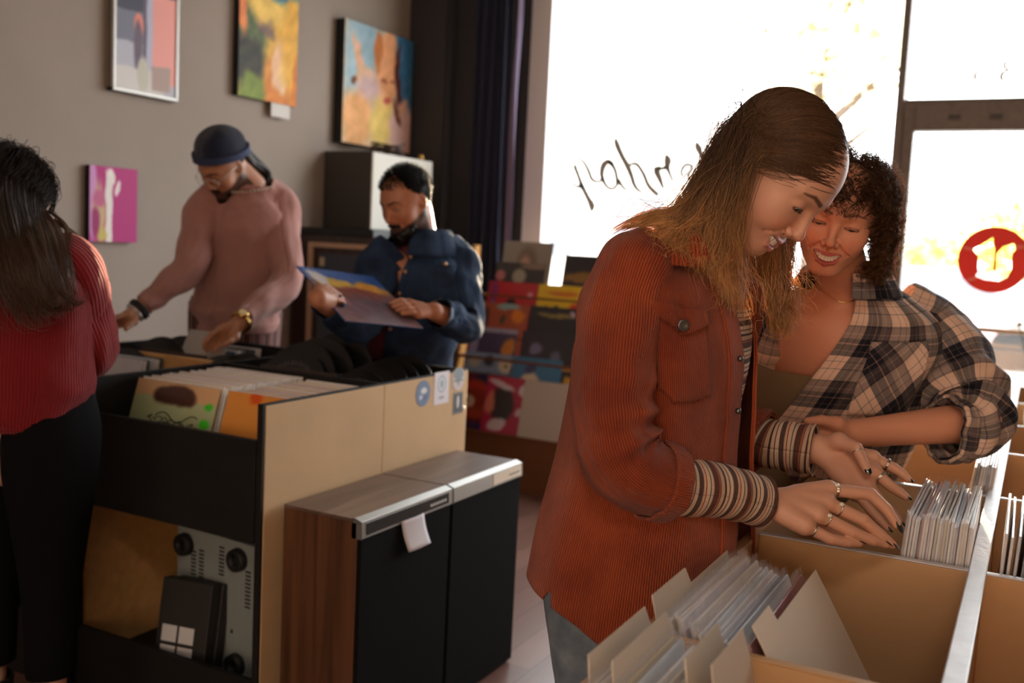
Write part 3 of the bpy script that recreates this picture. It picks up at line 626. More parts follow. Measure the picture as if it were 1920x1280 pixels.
cover(-2.84, 1, lambda u, v: B(u, v, (136, 156, 186), [(.2, .82, .13, .1, 0, (190, 188, 170), .4), (.5, .86, .1, .1, 0, (60, 64, 66), .4), (.85, .8, .14, .13, 0, (222, 206, 180), .4), (.85, .8, .04, .04, 0, (130, 140, 60), .4), (.5, .3, .9, .34, 0, (104, 98, 98), -.04), (.5, .22, .2, .06, 0, (116, 130, 170), .4), (.1, .2, .12, .1, 0, (40, 38, 38), .4)], .02), 'blue grey album with three round heads, fifth row of the rack')
cover(-2.545, 1, lambda u, v: B(u, v, (58, 122, 164), [(.42, .42, .22, .32, 0, (232, 214, 184), .15), (.4, .8, .12, .08, 30, (60, 70, 110), .3), (.4, .02, .2, .1, 0, (150, 80, 50), .4)], .01), 'blue album with a cream pear shape, fifth row of the rack')
cover(-2.23, 1, lambda u, v: B(u, v, (42, 38, 40), [(.25, .55, .2, .18, 0, (216, 160, 40), -.2), (.3, .85, .4, .03, 0, (200, 140, 50), .2)], .01), 'black album with a gold square, right of the pear album')
cover(-2.885, 0, lambda u, v: B(u, v, (112, 26, 36), [(.8, .85, .35, .25, 0, (36, 36, 78), .4), (.5, .55, .36, .34, 0, (190, 52, 24), .25), (.5, .5, .26, .24, 0, (150, 40, 20), .3), (.35, .48, .15, .12, 0, (226, 196, 160), .15), (.35, .5, .03, .04, 0, (40, 30, 30), .3), (.5, .3, .24, .1, 0, (170, 60, 24), .3), (.3, .08, .5, .08, 0, (70, 40, 70), .4), (.7, .05, .12, .08, 0, (30, 36, 90), .3)], .02), 'dark red album with an orange eye disc, bottom left of the rack')
cover(-2.66, 0, lambda u, v: B(u, v, (186, 32, 72), [(.35, .5, .24, .32, 0, (48, 34, 36), .3), (.12, .52, .1, .22, 0, (224, 130, 104), .4), (.3, .85, .28, .06, -15, (226, 210, 214), .4), (.75, .78, .1, .1, 0, (230, 214, 216), .4), (.3, .15, .2, .1, 20, (224, 206, 210), .3), (.72, .4, .08, .08, 0, (220, 190, 200), .4)], .03), 'crimson album with a dark haired head in white petals, bottom row of the rack', dy=-.006)
cover(-2.425, 0, lambda u, v: B(u, v, (200, 188, 174), [(.3, .5, .14, .01, 0, (150, 130, 120), .3)]), 'plain cream album with one thin line, bottom row of the rack', dy=-.012)
cover(-2.07, 0, lambda u, v: B(u, v, (90, 110, 120), [(.5, .5, .3, .3, 0, (180, 160, 120), .4)]), 'slate album with a sand coloured disc, half hidden at the bottom right of the rack')
# ================================================================== RECORD COUNTER ON THE RIGHT AND ALL RECORDS
m_bin = mat('kraft_board', (196, 152, 108), .7, bump=.1, bscale=220, var=.04, vscale=7)
m_rail = mat('worn_white_rail', (206, 200, 204), .35, bump=.5, bscale=60, var=.12, vscale=22)
CX0, CXM, CX1, CZ = -.40, -.045, .31, .88
ctr = empty('record_counter', (-.05, 2.4, 0), label='long kraft board record counter with a worn white centre rail', cat='display unit')
def cpart(mb, nm, m, bevel=.0015, **k):
    o = mb.build(nm, m, ctr, bevel=bevel, **k); o.matrix_parent_inverse = Matrix.Translation((.05, -2.4, 0)); return o
YS = [.55, 1.142, 1.67, 2.24, 2.79, 3.30, 3.86, 4.40]
cpart(MB().box((CX0, YS[0], 0), (CX0+.018, YS[-1], CZ)), 'side_panel', m_bin); cpart(MB().box((CX1-.018, YS[0], 0), (CX1, YS[-1], CZ)), 'side_panel', m_bin)
cpart(MB().box((CXM-.009, YS[0], .5), (CXM+.009, YS[-1], CZ-.002)), 'centre_board', m_bin)
cpart(MB().box((CXM-.013, YS[0]-.01, CZ-.002), (CXM+.013, YS[-1], CZ+.003)), 'centre_rail', m_rail, bevel=.002)
for y in YS:
    for a, b in ((CX0+.018, CXM-.009), (CXM+.009, CX1-.018)):
        cpart(MB().box((a, y-.007, .5), (b, y+.007, CZ-.003)), 'cross_divider', m_bin)
        cpart(MB().box((a, y-.0075, CZ-.003), (b, y+.0075, CZ)), 'divider_cap', m_bin if y < 1.2 else m_rail)
cpart(MB().box((CX0+.018, YS[0], .5), (CX1-.018, YS[-1], .515)), 'bin_floor', m_bin)
cpart(MB().box((CX0+.04, YS[0]+.04, 0), (CX1-.04, YS[-1]-.04, .08)), 'plinth', m_blk)

PAL = [(232, 226, 218), (214, 196, 170), (196, 206, 214), (150, 44, 40), (60, 70, 92), (228, 222, 226), (176, 150, 120), (70, 56, 52), (206, 190, 200), (236, 232, 226), (120, 140, 160), (222, 212, 196), (200, 172, 90), (88, 90, 84)]
m_sl = [mat('record_cover', c, .4, coat=.4, var=.06, vscale=20) for c in PAL]
def plastic(name):
    m = bpy.data.materials.new(name); m.use_nodes = True; nt = m.node_tree; nt.nodes.clear(); L = nt.links.new
    o = nt.nodes.new('ShaderNodeOutputMaterial'); mx = nt.nodes.new('ShaderNodeMixShader'); mx.inputs[0].default_value = .17
    t = nt.nodes.new('ShaderNodeBsdfTransparent'); g = nt.nodes.new('ShaderNodeBsdfPrincipled'); g.inputs['Roughness'].default_value = .10; g.inputs['Base Color'].default_value = (.86, .84, .9, 1); g.inputs['Specular IOR Level'].default_value = 1
    tc = nt.nodes.new('ShaderNodeTexCoord'); n = nt.nodes.new('ShaderNodeTexNoise'); n.inputs['Scale'].default_value = 26; n.inputs['Detail'].default_value = 3; n.inputs['Distortion'].default_value = 1.5
    bp = nt.nodes.new('ShaderNodeBump'); bp.inputs['Strength'].default_value = .8; bp.inputs['Distance'].default_value = .006
    L(tc.outputs['Object'], n.inputs['Vector']); L(n.outputs[0], bp.inputs['Height']); L(bp.outputs[0], g.inputs['Normal'])
    L(t.outputs[0], mx.inputs[1]); L(g.outputs[0], mx.inputs[2]); L(mx.outputs[0], o.inputs[0]); return m
m_pl = plastic('clear_sleeve')
# a record stands in its own frame: local x thickness, y length, z height, foot edge at the origin
def rec_mesh(k, t=.0036):
    s = .312; mb = MB().box((-t/2, 0, 0), (t/2, s, s))
    return mb
proto = []
for k, m in enumerate(m_sl):
    o = rec_mesh(k).build('record', m, bevel=.0006)
    p = MB(); n = 14
    for sx in (-1, 1):
        V = []; 
        for j in range(n):
            for i in range(n):
                y, z = -.003+i*.318/(n-1), .0+j*.323/(n-1)
                V.append((sx*(.0026+.0009*sin(i*1.7+k)*sin(j*1.3+2*k)), y, z))
        p.add(V, [(j*n+i, j*n+i+1, (j+1)*n+i+1, (j+1)*n+i) for j in range(n-1) for i in range(n-1)])
    p.box((-.0026, -.0032, 0), (.0026, -.003, .32))
    p.build('plastic_sleeve', m_pl, o, smooth=False)
    proto.append(o)
used = set()
def record(x, y, z, ry, rz, k, label, group, rx=0, sleeve=True, scale=None):
    if k in used: r = proto[k].copy(); COL.objects.link(r); kids = [c.copy() for c in proto[k].children if sleeve]
    else: r = None
    if r is None:
        r = proto[k]; used.add(k); kids = []
    for c in kids: COL.objects.link(c); c.parent = r
    r.location = (x, y, z); r.rotation_euler = (rx, ry, rz)
    if scale: r.scale = scale
    tag(r, label=label, cat='record', group=group); return r
rs = np.random.RandomState(11)
ORD = 'first second third fourth fifth sixth seventh eighth ninth tenth eleventh twelfth thirteenth fourteenth fifteenth sixteenth seventeenth eighteenth nineteenth twentieth twenty-first twenty-second twenty-third'.split()
CN = ['cream', 'buff', 'pale blue', 'red', 'navy', 'white', 'tan', 'dark brown', 'mauve', 'ivory', 'steel blue', 'light beige', 'mustard', 'grey']
def stack(x0, x1, n, y, z, ry0, ry1, label, group, pal, jit=.004, rzj=.01):
    for i in range(n):
        lb = label if n > 30 else f'{CN[pal[i % len(pal)]]} {label}, {ORD[i]} from the left'
        q = i/max(n-1, 1); record(x0+(x1-x0)*q, y+rs.uniform(-jit, jit), z+rs.uniform(-.004, .006), ry0+(ry1-ry0)*q+rs.uniform(-.004, .004), rs.uniform(-rzj, rzj), pal[i % len(pal)], lb, group)
# S1: the bin in front of the near hand: records leaning left with their tops towards the woman
stack(-.292, -.168, 13, 1.158, .592, radians(-15), radians(-24), 'record leaning in the near bin', 'records leaning in the near bin', [9, 0, 1, 5, 8, 11, 6, 0, 2, 9, 5, 10, 2], .006)
record(-.122, 1.160, .608, radians(-28), .012, 3, 'deep red record leaning just behind the big cream divider card', None)
def card(x, y, z, ry, rz, prof, m, label, name='divider_card', group=None, rx=0):
    """flat card: outline in the local y-z plane, 1.2 mm thick"""
    o = MB().prism(prof, -.0008, .0008, 0).build(name, m, label=label, cat='divider card', group=group); o.location = (x, y, z); o.rotation_euler = (rx, ry, rz); return o
m_cream = mat('cream_card', (214, 196, 176), .7); m_buff = mat('buff_card', (206, 190, 172), .7)
def tabprof(a, b, h=.318, th=.022, w=.32): return [(0, 0), (w, 0), (w, h), (b+.008, h), (b, h+th), (a, h+th), (a-.008, h), (0, h)] if a > .01 else [(0, 0), (w, 0), (w, h), (b+.012, h), (b, h+th), (0, h+th)]
card(-.072, 1.150, .592, radians(-31), 0, [(0, 0), (.325, 0), (.325, .352), (.085, .352), (.08, .374), (.0, .374)], m_cream, 'big cream divider card facing the camera in the near bin')
card(-.302, 1.150, .592, radians(-15), 0, tabprof(0, .13, .318, .024), m_buff, 'cream divider card with a near tab left of the leaning records')
# S0: the front bin cut by the bottom edge of the picture
stack(-.315, -.205, 9, .80, .585, radians(-12), radians(-16), 'record in the front bin', 'records in the front bin', [9, 5, 0, 12, 2, 9, 11, 0, 1])
for i, (x, a) in enumerate(((-.305, .10), (-.278, .11), (-.215, .13), (-.186, .12))):
    card(x, .805, .592, radians(-14), 0, tabprof(.14+.05*(i > 1), .31, .312, .026), m_buff, ['leftmost cream tab card in the front bin', 'second cream tab card from the left in the front bin', 'third cream tab card, right of the yellow record in the front bin', 'rightmost cream tab card in the front bin'][i])
# S2: the full bin under the hands
stack(-.176, -.066, 23, 1.70, .627, radians(4), radians(1.5), 'record in the full row at the fingertips', 'records in the full row at the fingertips', [8, 0, 5, 9, 2, 3, 9, 5, 8, 0, 11, 9, 5, 1, 0, 9, 2, 8, 9, 11, 0, 5, 9], .008, .012)
# right column
stack(-.022, .030, 7, 1.70, .622, radians(2), radians(3.5), 'record right of the centre rail', 'records right of the centre rail', [5, 9, 2, 4, 8, 0, 5], .008)
# S3 / S4
stack(-.20, -.14, 6, 2.29, .59, radians(22), radians(14), 'record leaning right in the third bin', 'leaning records in the third bin', [7, 6, 13, 1, 6, 7], .01)
stack(-.122, -.064, 9, 2.29, .620, radians(7), radians(3), 'upright record in the third bin by the rail', 'upright records in the third bin', [6, 13, 4, 9, 2, 0, 10, 5, 1], .008)
stack(-.20, -.075, 10, 2.84, .575, radians(9), radians(3), 'record in the fourth bin', 'records in the fourth bin', [1, 6, 12, 9, 0, 7], .01)
stack(-.02, .18, 18, 3.42, .63, radians(4), radians(2), 'record in the far right bin', 'records in the far right bin', [9, 0, 5, 11, 9, 2], .01)
stack(-.30, -.08, 12, 3.42, .595, radians(6), radians(2), 'record in the far left bin', 'records in the far left bin', [9, 0, 6, 11, 12, 2], .01)
# raised black display at the far end of the counter
MB().box((.0, 4.42, 0), (.62, 4.46, 1.02)).box((.0, 4.46, .62), (.62, 4.8, .64)).box((.0, 4.8, 0), (.62, 4.84, 1.05)).box((.60, 4.46, 0), (.62, 4.8, 1.0)).box((0, 4.46, 0), (.02, 4.8, 1.0)).build('side_bin', m_blk, label='black record bin at the far end by the door', cat='display unit', bevel=.002)
# potted plant
pt_ = empty('potted_plant', (.06, 4.62, .64), label='leafy green pot plant beside the door at the right edge', cat='plant')
MB().lathe([(0, 0), (.07, 0), (.09, .16), (.095, .16), (.095, .18), (.08, .18), (.075, .15), (0, .15)], n=24).build('pot', mat('terracotta', (150, 96, 70), .8), pt_, smooth=True)
lf = MB(); st = MB(); rp = np.random.RandomState(5)
for k in range(26):
    a = rp.rand()*6.28; h = .2+.28*rp.rand(); r = .04+.14*rp.rand(); P = crom([(0, 0, .14), (cos(a)*r*.4, sin(a)*r*.4, h*.7), (cos(a)*r, sin(a)*r, h+.12)], 8); st.tube(P, .0022, 5)
    for q in (3, 5, 7):
        c = P[q]; b = rp.rand()*6.28; s = .035+.02*rp.rand(); d = np.array([cos(b), sin(b), .4]); e = np.array([-sin(b), cos(b), .1])
        lf.add([c, c+d*s*.5+e*s*.3, c+d*s*1.3, c+d*s*.5-e*s*.3, c+d*s*.5+[0, 0, -.004]], [(0, 1, 4), (1, 2, 4), (2, 3, 4), (3, 0, 4)])
st.build('stems', mat('stem_green', (70, 96, 50), .6), pt_); lf.build('leaves', mat('leaf_green', (60, 120, 50), .4), pt_, kind='stuff')

# ---------------------------------------------------------------- records in the left island (faces to the front, leaning back)
def irec(x, y, z, k, lean, label, group, w=1.0, h=1.0, rz=0):
    return record(x+.312*w, y, z, 0, radians(90)+rz, k, label, group, rx=0, sleeve=False, scale=(1, w, h))
def istack(x, y0, y1, n, z, label, group, pal, w=1, h=1, lean=-16):
    for i in range(n):
        y = y0+(y1-y0)*i/(n-1)
        r = record(x+.312*w+rs.uniform(-.003, .003), y, z+rs.uniform(-.004, .004), 0, radians(90), pal[i % len(pal)], label, group, sleeve=False, scale=(1, w, h))
        r.rotation_euler = Euler((0, radians(-lean), radians(90)+rs.uniform(-.01, .01)), 'XYZ')
istack(-2.265, 1.945, 2.27, 38, .612, 'white edged record packed behind the green topped cover in the island', 'white records packed in the island', [9, 0, 5, 11, 9, 5], 1.0, 1.0, -17)
istack(-1.925, 1.95, 2.27, 34, .606, 'plastic topped record packed behind the orange cover in the island', 'plastic topped records in the island', [1, 5, 0, 8, 11, 1], .70, 1.0, -17)
def art_mint(u, v):
    return blobs(u, v, (176, 190, 150), [(.5, .95, 1, .1, 0, (214, 176, 132), -.1), (.5, .86, .26, .12, 0, (70, 40, 30), .2), (.5, .62, .7, .18, 0, (170, 184, 142), -.2), (.55, .3, .5, .18, 0, (110, 100, 90), .5), (.9, .83, .045, .03, 0, (70, 200, 50), .4), (.9, .68, .05, .045, 0, (60, 210, 40), .3), (.2, .35, .2, .08, 0, (150, 140, 110), .5), (.5, .1, .6, .12, 0, (136, 120, 100), .5)], .02)
mint = painted('album', .316, .312, art_mint, m_gloss, None, 70, 70, .004, label='pale green album with black script at the front of the island stack', cat='album'); mint.location = (-2.265, 1.925, .612); mint.rotation_euler = (radians(-17), 0, 0)
sc = MB(); t = np.linspace(0, 1, 90)
P = np.stack([.07+t*.19+.012*np.sin(t*60), np.full(90, -.0015), .205-.012*t+.008*np.sin(t*38)+.004*np.sin(t*90)], 1); sc.tube(P, .0013, 5)
P = np.stack([.10+t[:40]*.36, np.full(40, -.0015), .214+.012*np.sin(t[:40]*20)], 1); sc.tube(P, .0014, 5)
sc.build('script_title', mat('black_ink', (20, 20, 18), .5), mint)
org = painted('album', .222, .316, lambda u, v: blobs(u, v, (224, 150, 70), [(.45, .97, .1, .05, 0, (216, 90, 30), .4)], .01), m_gloss, None, 30, 30, .004, label='plain orange album at the front of the right island stack', cat='album'); org.location = (-1.925, 1.93, .608); org.rotation_euler = (radians(-17), 0, 0)
istack(-2.86, 2.24, 2.34, 8, .60, 'record against the tan divider behind the woman in red', 'records at the tan divider', [5, 0, 13, 2], 1.0, 1.0, -8)
# rounded black dividers with a band of pale lettering
m_div = mat('black_divider_plastic', (20, 20, 21), .32, spec=.5); m_dt = mat('dim_print', (96, 92, 96), .5)
def rdiv(x, y, z, lean, label, group=None, r=.155, text=True, rz=0):
    a = np.linspace(0, pi, 32); prof = [(r*cos(t), r*sin(t)) for t in a]; prof = [(r, -.18)]+prof+[(-r, -.18)]
    mb = MB().prism(prof, -.0012, .0012, 1)
    o = mb.build('record_divider', m_div, label=label, cat='record divider', group=group); o.location = (x, y, z-.055); o.rotation_euler = (radians(lean), 0, rz)
    if text:
        tb = MB()
        for k in range(9):
            an = pi/2+.55-.137*k; c = np.array([.72*r*cos(an), -.0015, .72*r*sin(an)]); R = rotm('Y', -(an-pi/2))
            for dx, w_, h_ in ((0, .0024, .017), (.006, .002, .017)) if k % 2 else ((0, .0024, .017), (.0045, .007, .0022)):
                tb.box(c+[dx-w_/2, 0, -h_/2], c+[dx+w_/2, .0004, h_/2], R=R, o=c)
        tb.build('band_lettering', m_dt, o)
    return o
for i, (x, y, z, ln) in enumerate([(-2.10, 2.45, .885, -30), (-2.09, 2.49, .905, -24), (-2.06, 2.55, .915, -18), (-2.03, 2.62, .92, -14), (-2.08, 2.69, .915, -8)]):
    rdiv(x, y, z, ln, ['front', 'second', 'third', 'fourth', 'rearmost'][i]+' rounded black divider in the left half of the far island bin', 'left rounded dividers in the far island bin', text=i < 2)
for i, (x, y, z, ln) in enumerate([(-1.83, 2.44, .86, -42), (-1.82, 2.49, .865, -34), (-1.82, 2.56, .87, -28), (-1.82, 2.63, .87, -22), (-1.81, 2.70, .87, -16)]):
    rdiv(x-.01, y, z+.025, ln, ['front', 'second', 'third', 'fourth', 'rearmost'][i]+' rounded black divider in the right half of the far island bin', 'right rounded dividers in the far island bin', r=.128, text=i < 2)
istack(-2.235, 2.44, 2.80, 16, .60, 'record between the rounded dividers on the left of the far island bin', 'left far bin records', [7, 4, 13, 7, 0], 1, 1, -10)
istack(-1.905, 2.44, 2.80, 16, .585, 'record between the rounded dividers on the right of the far island bin', 'right far bin records', [7, 13, 4, 7, 2], .7, 1, -10)
rdiv(-2.70, 2.30, .845, -25, 'rounded black divider in front of the tan strip, near the red sleeve')
for i, (x, y) in enumerate([(-2.76, 2.52), (-2.74, 2.60)]): rdiv(x, y, .86, -20, ['nearer', 'farther'][i]+' rounded divider under the right hand of the man in the beanie', 'dividers under the right hand', text=False)
for i, (x, y) in enumerate([(-2.43, 2.46), (-2.42, 2.54)]): rdiv(x, y, .85, -38, ['nearer', 'farther'][i]+' rounded divider under the left hand of the man in the beanie', 'dividers under the left hand', text=False)
istack(-2.85, 2.50, 2.80, 12, .60, 'record in the left far bin below the man in the beanie', 'records below the beanie man', [7, 4, 0, 13], 1, 1, -10)
ws = painted('paper_sleeve', .20, .22, lambda u, v: blobs(u, v, (176, 170, 166), []), m_print, None, 8, 8, .003, label='blank grey paper sleeve standing between the two hands of the man in the beanie', cat='record sleeve'); ws.location = (-2.67, 2.50, .79); ws.rotation_euler = (radians(-28), 0, 0)
# ================================================================== FIGURES: implicit bodies, lofted clothes, combed hair
A3 = lambda *a: np.array(a, float)
def nrm(v): v = np.asarray(v, float); return v/(np.linalg.norm(v)+1e-12)

def s_cap(P, a, b, ra, rb):
    a = np.asarray(a, float); ab = np.asarray(b, float)-a; t = np.clip((P-a) @ ab/(ab @ ab+1e-12), 0, 1)
    return np.linalg.norm(P-a-t[:, None]*ab, axis=1)-(ra+(rb-ra)*t)
def s_ell(P, c, r, R=None):
    """ellipsoid"""
    q = P-np.asarray(c, float)
    if R is not None: q = q @ R
    r = np.asarray(r, float); k0 = np.linalg.norm(q/r, axis=1); k1 = np.linalg.norm(q/r/r, axis=1)+1e-9
    return np.maximum(k0*(k0-1)/k1, np.where(k0 < 1e-3, -r.min(), -9))
def smin(a, b, k):
    h = np.clip(.5+.5*(b-a)/k, 0, 1); return b+(a-b)*h-k*h*(1-h)
def smax(a, b, k): return -smin(-a, -b, k)

def run(ops, P):
    """ops: (kind, args, op, k) ; kinds cap / ell ; op u = smooth union, s = smooth cut"""
    d = None
    for kind, a, op, k in ops:
        e = s_cap(P, *a) if kind == 'c' else s_ell(P, *a)
        d = e if d is None else (smin(d, e, k) if op == 'u' else smax(d, -e, k))
    return d

def nets(f, lo, hi, h, keep=None, proj=1):
    lo = np.array(lo, float); n = np.ceil((np.array(hi)-lo)/h).astype(int)+1
    B = 8; nb = (n+B-1)//B; n = nb*B+1
    ii = np.stack(np.meshgrid(*[np.arange(k) for k in nb], indexing='ij'), -1).reshape(-1, 3)
    c = lo+(ii*B+B/2)*h; fc = f(c); G = np.repeat(np.repeat(np.repeat(fc.reshape(nb), B, 0), B, 1), B, 2)
    G = np.pad(G, ((0, 1),)*3, mode='edge').astype(np.float32)
    act = ii[np.abs(fc) < B*h*1.25]
    loc = np.stack(np.meshgrid(*[np.arange(B+1)]*3, indexing='ij'), -1).reshape(-1, 3)
    for s in range(0, len(act), 400):
        I = (act[s:s+400, None, :]*B+loc[None]).reshape(-1, 3); v = f(lo+I*h); G[I[:, 0], I[:, 1], I[:, 2]] = v
    S = G < 0
    cs = S[:-1, :-1, :-1].astype(np.int8)
    for dx in (0, 1):
        for dy in (0, 1):
            for dz in (0, 1):
                if dx+dy+dz: cs = cs+S[dx:S.shape[0]-1+dx, dy:S.shape[1]-1+dy, dz:S.shape[2]-1+dz]
    cell = np.argwhere((cs > 0) & (cs < 8)); idx = -np.ones(cs.shape, int); idx[tuple(cell.T)] = np.arange(len(cell))
    acc = np.zeros((len(cell), 3)); cnt = np.zeros(len(cell))
    off = [(0, 0, 0), (1, 0, 0), (0, 1, 0), (1, 1, 0), (0, 0, 1), (1, 0, 1), (0, 1, 1), (1, 1, 1)]
    for a in range(8):
        for b in range(a+1, 8):
            da, db = np.array(off[a]), np.array(off[b])
            if np.abs(da-db).sum() != 1: continue
            ga = G[tuple((cell+da).T)]; gb = G[tuple((cell+db).T)]; m = (ga < 0) != (gb < 0)
            t = np.where(m, ga/(ga-gb+1e-12), 0); acc += np.where(m[:, None], da+t[:, None]*(db-da), 0); cnt += m
    V = lo+(cell+acc/cnt[:, None])*h
    F = []
    for ax in range(3):
        o1, o2 = [k for k in range(3) if k != ax]
        sl = [slice(None)]*3; sl2 = [slice(None)]*3; sl[ax] = slice(0, -1); sl2[ax] = slice(1, None)
        ch = S[tuple(sl)] != S[tuple(sl2)]; e = np.argwhere(ch)
        e = e[(e[:, o1] > 0) & (e[:, o2] > 0) & (e[:, o1] < idx.shape[o1]) & (e[:, o2] < idx.shape[o2]) & (e[:, ax] < idx.shape[ax])]
        q = []
        for d1, d2 in ((0, 0), (1, 0), (1, 1), (0, 1)):
            k = e.copy(); k[:, o1] -= d1; k[:, o2] -= d2; q.append(idx[tuple(k.T)])
        q = np.stack(q, 1); flip = S[tuple(e.T)]
        if ax == 1: flip = ~flip
        q = np.where(flip[:, None], q[:, ::-1], q); F.append(q[(q >= 0).all(1)])
    F = np.concatenate(F)
    for _ in range(proj):
        g = grad(f, V, h*.5); V = V-g*np.clip(f(V), -h, h)[:, None]
    if keep is not None:
        m = keep(V[F].mean(1)); F = F[m]; u, inv = np.unique(F, return_inverse=True); V = V[u]; F = inv.reshape(-1, 4)
    return V, F
def grad(f, P, e=.001):
    g = np.stack([f(P+np.eye(3)[k]*e)-f(P-np.eye(3)[k]*e) for k in range(3)], 1); return g/(np.linalg.norm(g, axis=1)[:, None]+1e-9)

def fast_mesh(name, V, F, m, parent=None, col=None, uv=None, smooth=True, **k):
    me = bpy.data.meshes.new(name); V = np.asarray(V, np.float32); F = np.asarray(F, np.int32); w_ = F.shape[1]
    me.vertices.add(len(V)); me.vertices.foreach_set('co', V.ravel())
    me.loops.add(F.size); me.loops.foreach_set('vertex_index', F.ravel())
    me.polygons.add(len(F)); me.polygons.foreach_set('loop_start', np.arange(0, F.size, w_, dtype=np.int32)); me.polygons.foreach_set('loop_total', np.full(len(F), w_, np.int32))
    if smooth: me.polygons.foreach_set('use_smooth', np.ones(len(F), bool))
    me.update(calc_edges=True); me.materials.append(m)
    if col is not None:
        a = me.color_attributes.new('col', 'FLOAT_COLOR', 'POINT'); a.data.foreach_set('color', np.hstack([col, np.ones((len(col), 1))]).astype(np.float32).ravel())
    if uv is not None:
        u = me.uv_layers.new(name='UVMap'); u.data.foreach_set('uv', np.asarray(uv, np.float32)[F.ravel()].ravel())
    o = bpy.data.objects.new(name, me); link(o, parent); return tag(o, **k)

# ------------------------------------------------------------ lofted cloth with real surface coordinates
class Loft:
    """rings: centre, first axis, second axis (both scaled by the radii); angle 0 lies on the first axis"""
    def __init__(s, C, A, B, m=120, n=96, arc=(0, 2*pi), ex=1.0, disp=None, circ=None, warp=None):
        s.warp = warp
        s.C = crom(C, m); s.A = crom(A, m); s.B = crom(B, m); s.m, s.n, s.arc, s.ex = m, n, arc, ex; s.disp = disp
        L = np.r_[0, np.cumsum(np.linalg.norm(np.diff(s.C, axis=0), axis=1))]; s.L = L
        s.circ = circ or 2*pi*np.mean((np.linalg.norm(s.A, axis=1)+np.linalg.norm(s.B, axis=1))/2)
        s.closed = abs(arc[1]-arc[0]-2*pi) < 1e-6
    def point(s, q, th, off=0.0):
        """q 0..1 along, th angle (arrays); off outward"""
        if s.warp is not None: q, th = s.warp(q, th)
        x = np.clip(q, 0, 1)*(s.m-1); i = np.clip(x.astype(int), 0, s.m-2); f = (x-i)[:, None]
        C, A, B = (K[i]*(1-f)+K[i+1]*f for K in (s.C, s.A, s.B))
        c, d = np.cos(th)[:, None], np.sin(th)[:, None]
        if s.ex != 1: c = np.sign(c)*np.abs(c)**s.ex; d = np.sign(d)*np.abs(d)**s.ex
        P = C+A*c+B*d; nr = A*c/(np.linalg.norm(A, axis=1)[:, None]**2+1e-9)+B*d/(np.linalg.norm(B, axis=1)[:, None]**2+1e-9); nr /= np.linalg.norm(nr, axis=1)[:, None]+1e-9
        o = np.zeros(len(P))+off
        if s.disp is not None: o = o+s.disp(q, th, P)
        return P+nr*o[:, None]
    def grid(s, q0=0, q1=1, t0=None, t1=None, m=None, n=None, off=0.0):
        m = m or s.m; n = n or s.n; t0 = s.arc[0] if t0 is None else t0; t1 = s.arc[1] if t1 is None else t1
        closed = s.closed and abs(t1-t0-2*pi) < 1e-6
        q, th = np.meshgrid(np.linspace(q0, q1, m), np.linspace(t0, t1, n), indexing='ij'); V = s.point(q.ravel(), th.ravel(), off)
        i, j = np.meshgrid(np.arange(m-1), np.arange(n-1), indexing='ij'); a = (i*n+j).ravel(); F = np.stack([a, a+1, a+n+1, a+n], 1)
        uv = np.stack([th.ravel()/(2*pi)*s.circ, np.interp(q.ravel()*(s.m-1), np.arange(s.m), s.L)], 1)
        return V, F, uv
    def build(s, name, m, parent=None, thick=.002, **k):
        m_ = m; gk = {a: k.pop(a) for a in list(k) if a in ('q0', 'q1', 't0', 't1', 'm', 'n', 'off')}
        
        V, F, uv = s.grid(**{a: b for a, b in gk.items() if b is not None}); o = fast_mesh(name, V, F, m_, parent, uv=uv, **k)
        if thick: md = o.modifiers.new('thick', 'SOLIDIFY'); md.thickness = thick; md.offset = -1
        return o

def sleeve_loft(P, R, up=(0, 0, 1), m=120, n=64, disp=None, flat=None, circ=None):
    P = np.array(P, float); m0 = 60; Q = crom(P, m0); fr = frames(Q, up); R = np.array(R, float)
    if R.ndim == 1: R = np.stack([R, R], 1)
    Rr = crom(R, m0); A = np.array([f[0] for f in fr])*Rr[:, :1]; B = np.array([f[1] for f in fr])*Rr[:, 1:]
    return Loft(Q, A, B, m, n, disp=disp, circ=circ)

def tubes_mesh(P, r, sides=3, col=None):
    """P: (N, K, 3) strands, r: (N, K) radii -> V, F, colours"""
    N, K, _ = P.shape; T = np.gradient(P, axis=1); T /= np.linalg.norm(T, axis=2, keepdims=True)+1e-12
    h = np.array([.31, .17, .93]); a = np.cross(T, h); a /= np.linalg.norm(a, axis=2, keepdims=True)+1e-12; b = np.cross(T, a)
    th = np.arange(sides)*2*pi/sides
    V = P[:, :, None]+(a[:, :, None]*np.cos(th)[:, None]+b[:, :, None]*np.sin(th)[:, None])*r[:, :, None, None]
    V = V.reshape(-1, 3); i, k, j = np.meshgrid(np.arange(N), np.arange(K-1), np.arange(sides), indexing='ij'); base = (i*K+k)*sides
    F = np.stack([base+j, base+(j+1) % sides, base+sides+(j+1) % sides, base+sides+j], -1).reshape(-1, 4)
    C = None if col is None else np.repeat(col.reshape(-1, 3), sides, 0)
    return V, F, C

